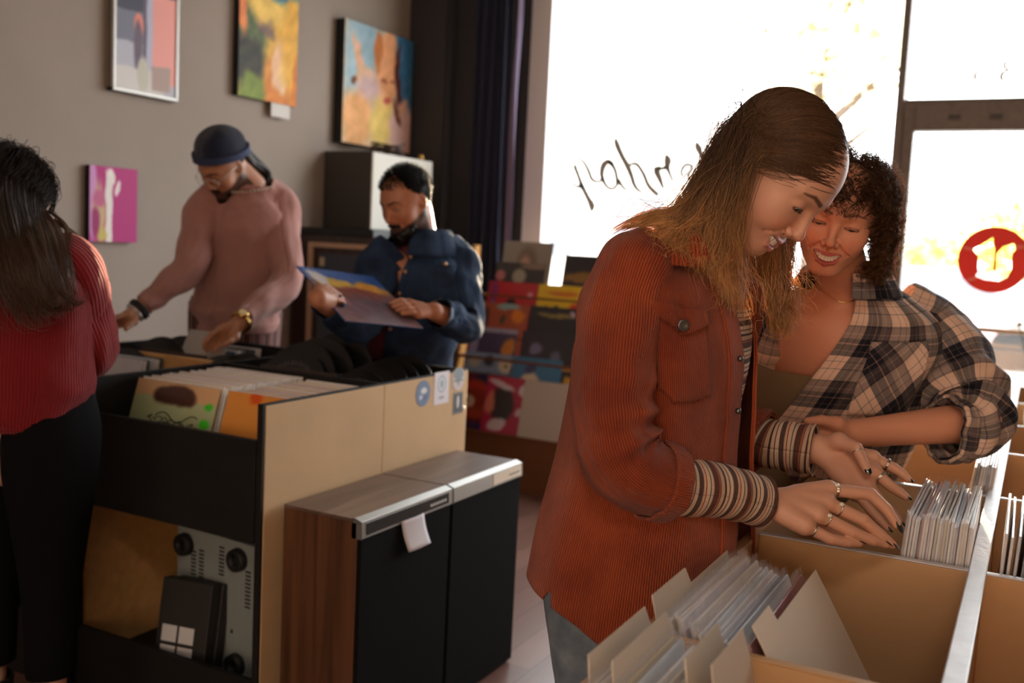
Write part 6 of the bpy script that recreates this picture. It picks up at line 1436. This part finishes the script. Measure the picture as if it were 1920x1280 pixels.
# ---- man in the beanie and pink jumper
def build_beanie():
    H = Frame(at(417, 306, 3.68), camdir(-.47, -.73, .50), camdir(-.22, .63, .745), .97)
    f = camdir(-.35, -.05, .93); f[2] = 0; f = nrm(f); s = np.cross(A3(0, 0, 1), f); s = s if s @ CR > 0 else -s
    nb = at(468, 352, 3.78); hip = at(440, 620, 3.95); ch = at(452, 440, 3.84)
    shL = at(520, 388, 3.85); elL = at(537, 530, 3.74); wrL = at(448, 606, 3.45); shR = at(388, 392, 3.78); elR = at(352, 505, 3.66); wrR = at(258, 582, 3.55)
    P = at
    hL = dict(mcp=[P(412, 618, 3.40), P(410, 626, 3.41), P(412, 634, 3.42), P(420, 640, 3.43)], pip=[P(396, 628, 3.37), P(396, 637, 3.38), P(400, 644, 3.39), P(410, 648, 3.40)], dip=[P(388, 637, 3.36), P(388, 645, 3.37), P(392, 651, 3.38), P(404, 654, 3.39)], tip=[P(382, 645, 3.35), P(383, 652, 3.36), P(388, 657, 3.37), P(400, 659, 3.38)], th=[P(440, 632, 3.42), P(430, 640, 3.39), P(420, 646, 3.37)])
    hR = dict(mcp=[P(240, 588, 3.50), P(234, 594, 3.50), P(232, 600, 3.51), P(234, 606, 3.52)], pip=[P(222, 594, 3.47), P(217, 601, 3.48), P(216, 607, 3.49), P(220, 612, 3.50)], dip=[P(213, 600, 3.46), P(209, 607, 3.47), P(210, 612, 3.48), P(214, 617, 3.49)], tip=[P(207, 606, 3.45), P(204, 612, 3.46), P(206, 617, 3.47), P(210, 621, 3.48)], th=[P(250, 602, 3.50), P(242, 610, 3.47), P(236, 616, 3.45)])
    hop = head_ops(smile=0, open_=0, male=True, jaw=1.06, nose=1.12)+eye_cut(.0016, -.006); nk = H.inv(nb); hop.append(('c', ((0, -.028, -.05), tuple(nk), .058, .066), 'u', .025))
    bops = [('c', (hip, ch, .13, .13), 'u', .05), ('c', (shL, shR, .06, .06), 'u', .06), ('c', (shL, elL, .052, .042), 'u', .02), ('c', (elL, wrL, .042, .030), 'u', .01), ('c', (shR, elR, .052, .042), 'u', .02), ('c', (elR, wrR, .042, .030), 'u', .01)]+legs_ops(hip, s)
    root = figure(H, hop, bops, [(wrL, hand_ops(wrL, **hL, r=1.1)), (wrR, hand_ops(wrR, **hR, r=1.1))], np.minimum(hip, wrR)-A3(.5, .5, 0)*[1, 1, 0]-A3(0, 0, hip[2]), hip+A3(.5, .6, .95), (176, 122, 94), dict(open_=0, smile=0, male=True, lips=(150, 86, 76), brow=(34, 24, 20), beard=(34, 24, 20)), 'man in a navy beanie and pink jumper reaching into the far record bins')
    face_parts(H, root, 0, 0, -.007, lids=False)
    m_pk = knit('pink_knit', (172, 124, 116), .004, .25); nz = lambda k, a: (lambda q, th, Pp: a*vnoise(np.stack([q*3.2, np.cos(th)*.8, np.sin(th)*.8], 1), k, 3, .9)+a*.5*np.sin(q*30+3*np.cos(th)))
    jp = empty('pink_jumper'); jp.parent = root; jp['label'] = 'dusty pink fine knit jumper'
    J = Loft([at(440, 618, 3.93), at(440, 590, 3.92), at(444, 560, 3.90), at(450, 500, 3.87), at(454, 440, 3.84), at(457, 400, 3.82), at(460, 374, 3.81), at(463, 348, 3.785)], [f*.130, f*.140, f*.148, f*.140, f*.140, f*.125, f*.100, f*.074], [s*.172, s*.180, s*.182, s*.176, s*.182, s*.170, s*.125, s*.080], 90, 90, disp=nz(4, .008), circ=1.1)
    J.build('jumper_body', m_pk, jp)
    V, F, uv = J.grid(.95, 1.0, m=6, off=.004); fast_mesh('neckband', V, F, m_pk, jp, uv=uv).modifiers.new('t', 'SOLIDIFY').thickness = .004
    V, F, uv = J.grid(0, .10, m=8, off=.001); fast_mesh('hem_band', V, F, m_pk, jp, uv=uv).modifiers.new('t', 'SOLIDIFY').thickness = .004
    sleeve_loft([at(490, 366, 3.82), shL, shL*.5+elL*.5, elL, elL*.45+wrL*.55, wrL*.93+elL*.07], [.075, .080, .070, .060, .048, .040], m=110, n=60, disp=nz(6, .006), circ=.42).build('jumper_sleeve', m_pk, jp)
    sleeve_loft([at(415, 372, 3.78), shR, shR*.5+elR*.5, elR, elR*.45+wrR*.55, wrR*.88+elR*.12], [.072, .078, .068, .060, .046, .038], m=110, n=60, disp=nz(7, .006), circ=.42).build('jumper_sleeve', m_pk, jp)
    m_tr = stripes('maroon_stripe_trousers', [(0, (82, 50, 48)), (.55, (168, 128, 120)), (.62, (96, 60, 56)), (.86, (190, 160, 152)), (.92, (82, 50, 48))], .035, axis=0, bump=.1)
    legs_cloth(root, hip+A3(0, 0, .03), f, s, m_tr)
    # beanie: knitted cap with a turned brim
    m_cap = knit('navy_knit', (32, 38, 58), .005, .7)
    c0 = H.pt(0, -.016, .030); ax = nrm(H.R[:, 2]*.93-H.R[:, 1]*.36); fx = nrm(H.R[:, 1]-(H.R[:, 1] @ ax)*ax); sx = np.cross(ax, fx)
    Cc = [c0+ax*h for h in (-.004, .012, .030, .055, .080, .098, .107, .110)]; ra = [.104, .104, .102, .096, .078, .050, .022, .002]; rb_ = [.084, .085, .085, .081, .067, .044, .020, .002]
    B_ = Loft(Cc, [fx*a for a in ra], [sx*b for b in rb_], 60, 70, circ=.6); bn = B_.build('beanie', m_cap, root, .003, label='navy ribbed beanie')
    V, F, uv = B_.grid(.0, .22, m=12, off=.007); o = fast_mesh('beanie_brim', V, F, mat('navy_brim', (48, 58, 88), .9, bump=.4, bscale=400), bn, uv=uv); md = o.modifiers.new('t', 'SOLIDIFY'); md.thickness = .006; md.offset = 0
    # dreadlocks down the back
    g = np.random.RandomState(2); mb = MB()
    for k in range(30):
        a = -.6+1.2*g.rand(); p0 = c0-fx*.085*cos(a)+sx*.085*sin(a)+ax*.02*g.randn(); e = at(492+14*g.rand(), 318+14*g.rand(), 3.86+.05*g.rand()); mb.tube(crom([p0, p0*.5+e*.5+CU*.008*g.randn(), e, e-A3(0, 0, .10)], 16), np.linspace(.011, .006, 16), 7)
    mb.build('dreadlocks', mat('black_hair', (28, 22, 20), .6, bump=.6, bscale=200), root, smooth=True, label='dark locs falling behind the neck')
    def okb(P_): return (P_[:, 2] > -.06) & (P_[:, 1] < -.02) & (P_[:, 2] < .03)
    cap_mesh(H, okb, (30, 24, 22), root, .003)
    # glasses
    gm = mat('pale_glasses_frame', (206, 200, 196), .25, .4); gl = MB()
    for sg in (-1, 1):
        a = np.linspace(0, 2*pi, 22); gl.tube(H.to(np.stack([sg*.034+.025*np.cos(a), np.full(22, .108)-.010*np.abs(np.cos(a)*(np.sign(np.cos(a)) == sg)), -.006+.021*np.sin(a)], 1)), .0014, 5, cap=False)
        gl.tube(H.to(np.array([(sg*.058, .098, .0), (sg*.074, .06, .002), (sg*.078, .0, .002)])), .0014, 5)
    gl.tube(H.to(np.array([(-.010, .108, .0), (0, .110, .003), (.010, .108, .0)])), .0014, 5); gl.build('glasses', gm, root, smooth=True, label='pale rimmed glasses')
    # beard, chain, watch, bracelets
    V, F = nets(lambda Q: run([('e', ((0, .076, -.112), (.024, .022, .026)), 'u', .01), ('c', ((-.034, .060, -.088), (0, .082, -.112), .012, .014), 'u', .012), ('c', ((.034, .060, -.088), (0, .082, -.112), .012, .014), 'u', .012), ('c', ((-.020, .0945, -.058), (.020, .0945, -.058), .0045, .0045), 'u', .004)], Q)+.0012*vnoise(Q*90, 3, 2, .6), (-.07, .02, -.16), (.07, .13, -.03), .003)
    fast_mesh('beard', H.to(V), F, m_hair, root, col=np.ones((len(V), 1))*lin((36, 25, 20)), label='short dark beard')
    a = np.linspace(-2.6, 2.6, 34); q = [nb+s*.086*sin(t)+f*.098*cos(t)+A3(0, 0, .028-.050*(.5+.5*cos(t))) for t in a]; mb = MB()
    for i, p in enumerate(q): mb.ball(p, .0045, 8)
    mb.build('chain_necklace', mat('pale_chain', (206, 184, 164), .35, .6), root, smooth=True, label='pale chain necklace')
    ax = nrm(wrL-elL); w0 = wrL-ax*.012
    ringband(root, w0, ax, .036, t=.005, m=m_gold, nm='wristwatch', w_=.004); n_ = nrm(CU*.55-CF*.8+CR*.2); n_ = nrm(n_-(n_ @ ax)*ax); q_ = np.array(Vector((0, 0, 1)).rotation_difference(Vector(n_)).to_matrix())
    wt = [c for c in root.children if c.name.startswith('wristwatch')][0]; MB().lathe([(0, .009), (.018, .009), (.021, .006), (.021, 0), (0, 0)], w0+n_*.034, 24, R=q_).build('watch_case', m_gold, wt, smooth=True); MB().lathe([(0, .0102), (.015, .0100), (.0152, .009)], w0+n_*.034, 24, R=q_).build('watch_dial', mat('cream_dial', (236, 216, 160), .3), wt)
    ax = nrm(wrR-elR); ringband(root, wrR-ax*.012, ax, .036, t=.007, m=m_foot, nm='bracelet', w_=.003); ringband(root, wrR+ax*.012, ax, .034, t=.006, m=mat('silver_bracelet', (200, 198, 194), .3, .8), nm='bracelet', w_=.002)
    return root
beanie_man = build_beanie()

# ---- bearded man in the denim jacket
def build_beard():
    H = Frame(at(761, 376, 3.48), camdir(-.60, -.47, .65), camdir(-.27, .875, .40), .985)
    f = camdir(-.52, -.05, .85); f[2] = 0; f = nrm(f); s = np.cross(A3(0, 0, 1), f); s = s if s @ CR > 0 else -s
    nb = at(785, 448, 3.56); hip = at(755, 760, 3.72); ch = at(775, 550, 3.62)
    shL = at(852, 498, 3.60); elL = at(872, 610, 3.48); wrL = at(772, 600, 3.28); shR = at(712, 498, 3.52); elR = at(672, 612, 3.38); wrR = at(626, 588, 3.14)
    TL, TR, BL = at(556, 498, 3.15), at(686, 516, 3.36), at(637, 593, 2.975); u_ = nrm(TR-TL); v_ = BL-TL; v_ = nrm(v_-(v_ @ u_)*u_); n_ = np.cross(u_, v_)
    TRq = TL+u_*.315; BLq = TL+v_*.315
    al = painted('album', .315, .315, lambda u, v: blobs(u, v, (120, 92, 92), [(.5, .9, .8, .2, -4, (56, 92, 160), .3), (.3, .72, .25, .10, 0, (206, 160, 60), .5), (.75, .70, .2, .12, 0, (216, 150, 60), .5), (.5, .55, .4, .12, 0, (130, 70, 60), .6), (.5, .25, .5, .25, 0, (98, 76, 84), .6), (.15, .8, .12, .15, 30, (210, 200, 200), .5), (.2, .4, .08, .08, 0, (150, 110, 110), .5)], .06)+14*vnoise(np.stack([u, v], 1), 8, 3, 5)[:, None], m_gloss, None, 60, 60, .004, label='glossy picture album held open-handed by the bearded man', cat='album')
    nf = n_ if n_ @ (-CF) > 0 else -n_
    # painted surface: local x along u_, local z up the sleeve, local -y towards the viewer
    Rm = Matrix(np.stack([u_, -nf, -v_], 1).tolist()).to_4x4(); Rm.translation = Vector(BLq); al.matrix_world = Rm
    def onal(a, b, h=0.0): return TL+u_*.315*a+v_*.315*b+nf*h
    hR = dict(mcp=[onal(-.045, .50, .016), onal(-.04, .575, .018), onal(-.035, .65, .018), onal(-.03, .72, .016)], pip=[onal(.05, .48, .018), onal(.06, .56, .019), onal(.06, .635, .019), onal(.05, .705, .018)], dip=[onal(.115, .485, .013), onal(.125, .56, .014), onal(.12, .635, .014), onal(.105, .70, .013)], tip=[onal(.165, .50, .009), onal(.18, .565, .010), onal(.17, .635, .010), onal(.15, .70, .009)], th=[onal(-.06, .58, -.016), onal(.0, .52, -.022), onal(.07, .50, -.015)])
    hL = dict(mcp=[onal(1.03, .62, .020), onal(1.035, .70, .022), onal(1.03, .775, .022), onal(1.02, .84, .02)], pip=[onal(.93, .60, .022), onal(.92, .68, .023), onal(.92, .755, .023), onal(.93, .825, .022)], dip=[onal(.86, .605, .015), onal(.85, .68, .016), onal(.855, .75, .016), onal(.87, .815, .015)], tip=[onal(.81, .62, .010), onal(.795, .685, .011), onal(.80, .75, .011), onal(.82, .81, .010)], th=[onal(1.05, .68, -.016), onal(.98, .60, -.022), onal(.90, .57, -.015)])
    wrL = onal(1.25, .80, .03); wrR = onal(-.20, .74, .02)
    hop = head_ops(smile=0, open_=0, male=True, jaw=1.08, nose=1.15)+eye_cut(.0030, -.005); nk = H.inv(nb); hop.append(('c', ((0, -.028, -.05), tuple(nk), .060, .066), 'u', .025))
    bops = [('c', (hip, ch, .13, .13), 'u', .05), ('c', (shL, shR, .06, .06), 'u', .06), ('c', (shL, elL, .052, .042), 'u', .02), ('c', (elL, wrL, .042, .030), 'u', .01), ('c', (shR, elR, .052, .042), 'u', .02), ('c', (elR, wrR, .042, .030), 'u', .01)]+legs_ops(hip, s)
    root = figure(H, hop, bops, [(wrL, hand_ops(wrL, **hL, r=1.05)), (wrR, hand_ops(wrR, **hR, r=1.05))], A3(-2.9, 2.2, 0), A3(-1.35, 3.75, 1.75), (170, 112, 84), dict(open_=0, smile=0, male=True, lips=(160, 96, 84), brow=(24, 18, 16), browt=.0058, beard=(30, 22, 18)), 'bearded man in a denim jacket reading an album cover')
    face_parts(H, root, 0, 0, -.006, lids=False)
    V, F = nets(lambda Q: run([('e', ((0, .062, -.098), (.050, .036, .036)), 'u', .02), ('e', ((0, .080, -.112), (.030, .020, .028)), 'u', .015), ('c', ((-.052, .015, -.050), (-.036, .060, -.090), .012, .016), 'u', .018), ('c', ((.052, .015, -.050), (.036, .060, -.090), .012, .016), 'u', .018), ('c', ((-.024, .091, -.060), (0, .0985, -.056), .005, .0055), 'u', .005), ('c', ((.024, .091, -.060), (0, .0985, -.056), .005, .0055), 'u', .005), ('e', ((0, .103, -.0705), (.019, .014, .0062)), 's', .003)], Q)+.0016*vnoise(Q*100, 3, 2, .6), (-.08, -.01, -.17), (.08, .13, -.03), .003)
    fast_mesh('beard', H.to(V), F, m_hair, root, col=np.ones((len(V), 1))*lin((30, 22, 18)), label='full dark beard')
    def ok(P_): x, y, z = P_.T; return (z > .056-.040*np.clip((.050-y)/.06, 0, 1)-.075*np.clip((.0-y)/.03, 0, 1)) & (z > -.05) & ~((np.abs(x) > .06) & (y > -.02) & (y < .02) & (z < .02))
    cap_mesh(H, ok, (22, 19, 19), root, .006)
    cops = [('e', ((0, -.014, .026), (.0765, .094, .0785)), 'u', .01)]
    grow_hair(H, 2600, 14, ok, lambda Q: run(cops, H.inv(Q))*H.k, lambda R0, g: (H.to(R0*1.25+A3(0, .0, .09)+.02*g.randn(len(R0), 3)), R0*1.2+A3(0, .0, .05)), (24, 20, 20), (32, 27, 26), 7, .0040, .0008, .003, curl=.003, clen=.02, stiff=.5, lmin=.6, parent=root, k0=.3, label='short thick black hair', fmix=.0)
    # maroon T-shirt, open denim jacket
    dn = denim('dark_denim', (24, 36, 56), (44, 64, 94), 9); m_in = mat('denim_inside', (112, 124, 140), .85)
    T = Loft([at(752, 760, 3.72), at(762, 640, 3.66), at(772, 550, 3.62), at(778, 490, 3.58), at(783, 460, 3.565)], [f*.12, f*.125, f*.125, f*.09, f*.068], [s*.165, s*.17, s*.17, s*.12, s*.072], 50, 60); T.build('maroon_tshirt', knit('maroon_cotton', (92, 34, 44), .002, .1), root)
    dj = empty('denim_jacket'); dj.parent = root; dj['label'] = 'dark blue denim trucker jacket worn open'
    def warp(q, th): o = radians(18)+radians(14)*q; k = th/(2*pi); return q, radians(-14)+o+k*(2*pi-2*o)
    nz = lambda k, a: (lambda q, th, Pp: a*vnoise(np.stack([q*3.2, np.cos(th)*.8, np.sin(th)*.8], 1), k, 3, .9)+a*.5*np.sin(q*30+3*np.cos(th)))
    J = Loft([at(748, 765, 3.72), at(750, 700, 3.70), at(760, 640, 3.67), at(772, 560, 3.63), at(780, 510, 3.60), at(786, 478, 3.58), at(788, 458, 3.57), at(789, 446, 3.56)], [f*.150, f*.155, f*.158, f*.155, f*.135, f*.105, f*.085, f*.078], [s*.200, s*.200, s*.200, s*.205, s*.195, s*.140, s*.098, s*.086], 100, 110, disp=nz(14, .009), warp=warp)
    J.build('jacket_body', dn, dj, .003)
    sleeve_loft([at(822, 470, 3.585), shL, shL*.5+elL*.5, elL, elL*.5+wrL*.5, wrL*.86+elL*.14], [.075, .086, .078, .068, .058, .048], m=110, n=60, disp=nz(6, .009)).build('jacket_sleeve', dn, dj, .003)
    sleeve_loft([at(740, 472, 3.54), shR, shR*.5+elR*.5, elR, elR*.5+wrR*.5, wrR*.80+elR*.20], [.072, .084, .075, .066, .055, .046], m=110, n=60, disp=nz(7, .008)).build('jacket_sleeve', dn, dj, .003)
    a0 = wrL*.86+elL*.14; a1 = wrL*.80+elL*.20; MB().cyl(a1, a0+(a0-a1)*.25, .050, .050, 30, cap=False).build('jacket_cuff', m_in, dj, smooth=True, label='pale turned jacket cuff')
    cl = J.point(np.full(50, .95), np.linspace(0, 2*pi, 50), .002); cen = cl.mean(0); out = nrmr((cl-cen)*[1, 1, .2]); V = np.array([cl+out*o_+A3(0, 0, dz) for o_, dz in ((0, -.004), (.002, .030), (.010, .036), (.020, .016), (.034, -.016), (.046, -.052))]); n = 50
    o = fast_mesh('collar', V.reshape(-1, 3), np.array([(a_*n+i, a_*n+i+1, (a_+1)*n+i+1, (a_+1)*n+i) for a_ in range(5) for i in range(n-1)]), dn, dj); o.modifiers.new('t', 'SOLIDIFY').thickness = .004
    for t0, t1 in ((0, .14), (2*pi-.14, 2*pi)):
        V, F, uv = J.grid(.05, .9, t0, t1, 60, 6, off=.004); fast_mesh('front_band', V, F, m_in if t0 else dn, dj, uv=uv).modifiers.new('t', 'SOLIDIFY').thickness = .002
    V, F, uv = J.grid(.50, .64, .75, 1.35, 20, 20, off=.004); fast_mesh('chest_pocket', V, F, dn, dj).modifiers.new('t', 'SOLIDIFY').thickness = .002
    V, F, uv = J.grid(.63, .68, .72, 1.38, 8, 20, off=.008); fast_mesh('pocket_flap', V, F, dn, dj).modifiers.new('t', 'SOLIDIFY').thickness = .002
    cop = mat('copper_button', (190, 150, 120), .35, .8)
    for q, t in ((.65, 1.05), (.46, .10), (.58, .09), (.70, .08), (.34, .10)): MB().ball(J.point(np.array([q]), np.array([t]), .011)[0], .008, 10).build('button', cop, dj, smooth=True)
    legs_cloth(root, A3(hip[0], hip[1], .90), f, s, denim('blue_jeans', (44, 62, 92), (88, 112, 146)))
    return root
beard_man = build_beard()

# ---- woman in the red jumper, seen from behind
def build_red():
    H = Frame(at(22, 372, 2.32), camdir(.25, -.35, -.90), camdir(-.05, .93, -.35), 1.02)
    f = camdir(.28, 0, -.96); f[2] = 0; f = nrm(f); s = np.cross(A3(0, 0, 1), f); s = s if s @ CR > 0 else -s
    nb = at(28, 455, 2.30); hip = at(38, 820, 2.38); ch = at(32, 600, 2.32)
    shR = at(122, 512, 2.32); elR = at(168, 652, 2.42); wrR = at(140, 690, 2.66); shL = at(-60, 512, 2.30); elL = at(-110, 652, 2.40); wrL = at(-60, 690, 2.60)
    def hand(w_, d_):
        r_ = np.cross(d_, A3(0, 0, 1)); P = lambda a, b, c: w_+d_*a+r_*b+A3(0, 0, c); X = (-.03, -.01, .01, .03)
        return dict(mcp=[P(.085, x, .0) for x in X], pip=[P(.12, x, -.01) for x in X], dip=[P(.14, x, -.025) for x in X], tip=[P(.15, x, -.04) for x in X], th=[P(.03, -.04, 0), P(.06, -.055, -.01), P(.08, -.06, -.02)])
    hop = head_ops(smile=0, open_=0)+eye_cut(); nk = H.inv(nb); hop.append(('c', ((0, -.028, -.05), tuple(nk), .052, .058), 'u', .025))
    bops = [('c', (hip, ch, .12, .12), 'u', .05), ('c', (shL, shR, .05, .05), 'u', .06), ('c', (shL, elL, .045, .038), 'u', .02), ('c', (elL, wrL, .038, .028), 'u', .01), ('c', (shR, elR, .045, .038), 'u', .02), ('c', (elR, wrR, .038, .028), 'u', .01)]+legs_ops(hip, s, k=.8)
    root = figure(H, hop, bops, [(wrR, hand_ops(wrR, **hand(wrR, nrm(wrR-elR)), r=.95)), (wrL, hand_ops(wrL, **hand(wrL, nrm(wrL-elL)), r=.95))], A3(-2.9, .9, 0), A3(-1.6, 2.2, 1.7), (206, 160, 136), dict(open_=0, smile=0), 'woman in a dark red ribbed jumper seen from behind, long brown hair', .005)
    m_rd = knit('red_rib_knit', (122, 20, 26), .0075, .8); jp = empty('red_jumper'); jp.parent = root; jp['label'] = 'dark red ribbed jumper'
    nz = lambda k, a: (lambda q, th, Pp: a*vnoise(np.stack([q*3.2, np.cos(th)*.8, np.sin(th)*.8], 1), k, 3, .9))
    J = Loft([at(30, 792, 2.36), at(30, 770, 2.36), at(30, 720, 2.36), at(32, 640, 2.34), at(32, 560, 2.32), at(30, 510, 2.31), at(28, 478, 2.30), at(27, 456, 2.30)], [f*.125, f*.140, f*.150, f*.145, f*.135, f*.115, f*.085, f*.068], [s*.150, s*.165, s*.185, s*.180, s*.178, s*.160, s*.105, s*.070], 90, 100, disp=nz(4, .010), circ=1.1)
    J.build('jumper_body', m_rd, jp, .004); V, F, uv = J.grid(0, .07, m=8, off=.002); fast_mesh('hem_band', V, F, m_rd, jp, uv=uv).modifiers.new('t', 'SOLIDIFY').thickness = .005
    for a, b, c, st in ((shR, elR, wrR, at(80, 478, 2.31)), (shL, elL, wrL, at(-20, 478, 2.30))): sleeve_loft([st, a, a*.5+b*.5, b, b*.5+c*.5, c], [.065, .084, .078, .070, .058, .045], m=100, n=64, disp=nz(6, .008), circ=.42).build('jumper_sleeve', m_rd, jp, .004)
    m_bk = mat('black_trousers', (14, 13, 15), .95, bump=.2, bscale=400, spec=.1)
    for sg in (-1, 1):
        a = hip+s*sg*.09; L = Loft([a+A3(0, 0, .13), a+A3(0, 0, -.02), a*[1, 1, 0]+A3(0, 0, .48), a*[1, 1, 0]+A3(0, 0, .26)], [f*.10, f*.125, f*.072, f*.060], [s*.085, s*.098, s*.066, s*.054], 50, 36); L.build('trouser_leg', m_bk, root)
        Bt = Loft([a*[1, 1, 0]+A3(0, 0, .22), a*[1, 1, 0]+A3(0, 0, .12), a*[1, 1, 0]+f*.02+A3(0, 0, .05), a*[1, 1, 0]+f*.04+A3(0, 0, .0)], [f*.056, f*.055, f*.10, f*.13], [s*.05, s*.046, s*.046, s*.048], 30, 30); Bt.build('boot', m_foot, root, .003)
    def ok(P_): x, y, z = P_.T; return (z > .05-.045*np.clip((.050-y)/.06, 0, 1)-.06*np.clip((.0-y)/.03, 0, 1)) & (z > -.055)
    cops = [('e', ((0, -.014, .026), (.0765, .094, .0785)), 'u', .01), ('e', ((0, .020, -.02), (.060, .066, .088)), 'u', .02), ('c', ((0, -.028, -.055), tuple(nk), .055, .060), 'u', .02)]
    tors = lambda Q: np.minimum(s_ell(Q, at(32, 600, 2.33), (.19, .19, .26)), s_cap(Q, shL, shR, .085, .085)); coll = lambda Q: np.minimum(run(cops, H.inv(Q))*H.k, tors(Q))
    back = crom([at(-80, 560, 2.18), at(-10, 620, 2.14), at(60, 600, 2.14), at(105, 570, 2.16), at(148, 555, 2.20)], 100)
    def ends(R0, g):
        n = len(R0); x = R0[:, 0]; sx = (R0 @ H.R.T @ CR); q = np.clip((sx/.085+1)/2+.12*g.randn(n), 0, .999); return back[(q*100).astype(int)]+g.randn(n, 3)*.015, R0*A3(1.15, 1.1, 0)+A3(0, -.035, -.03)
    grow_hair(H, 4200, 24, ok, coll, ends, (52, 38, 32), (112, 84, 66), 40, .0105, .0006, .007, wave=.12, stiff=.62, lmin=.72, clumps=120, parent=root, k0=.4, label='long straight brown hair down the back', fmix=.45)
    cap_mesh(H, ok, (44, 32, 28), root, .003)
    return root
red_woman = build_red()
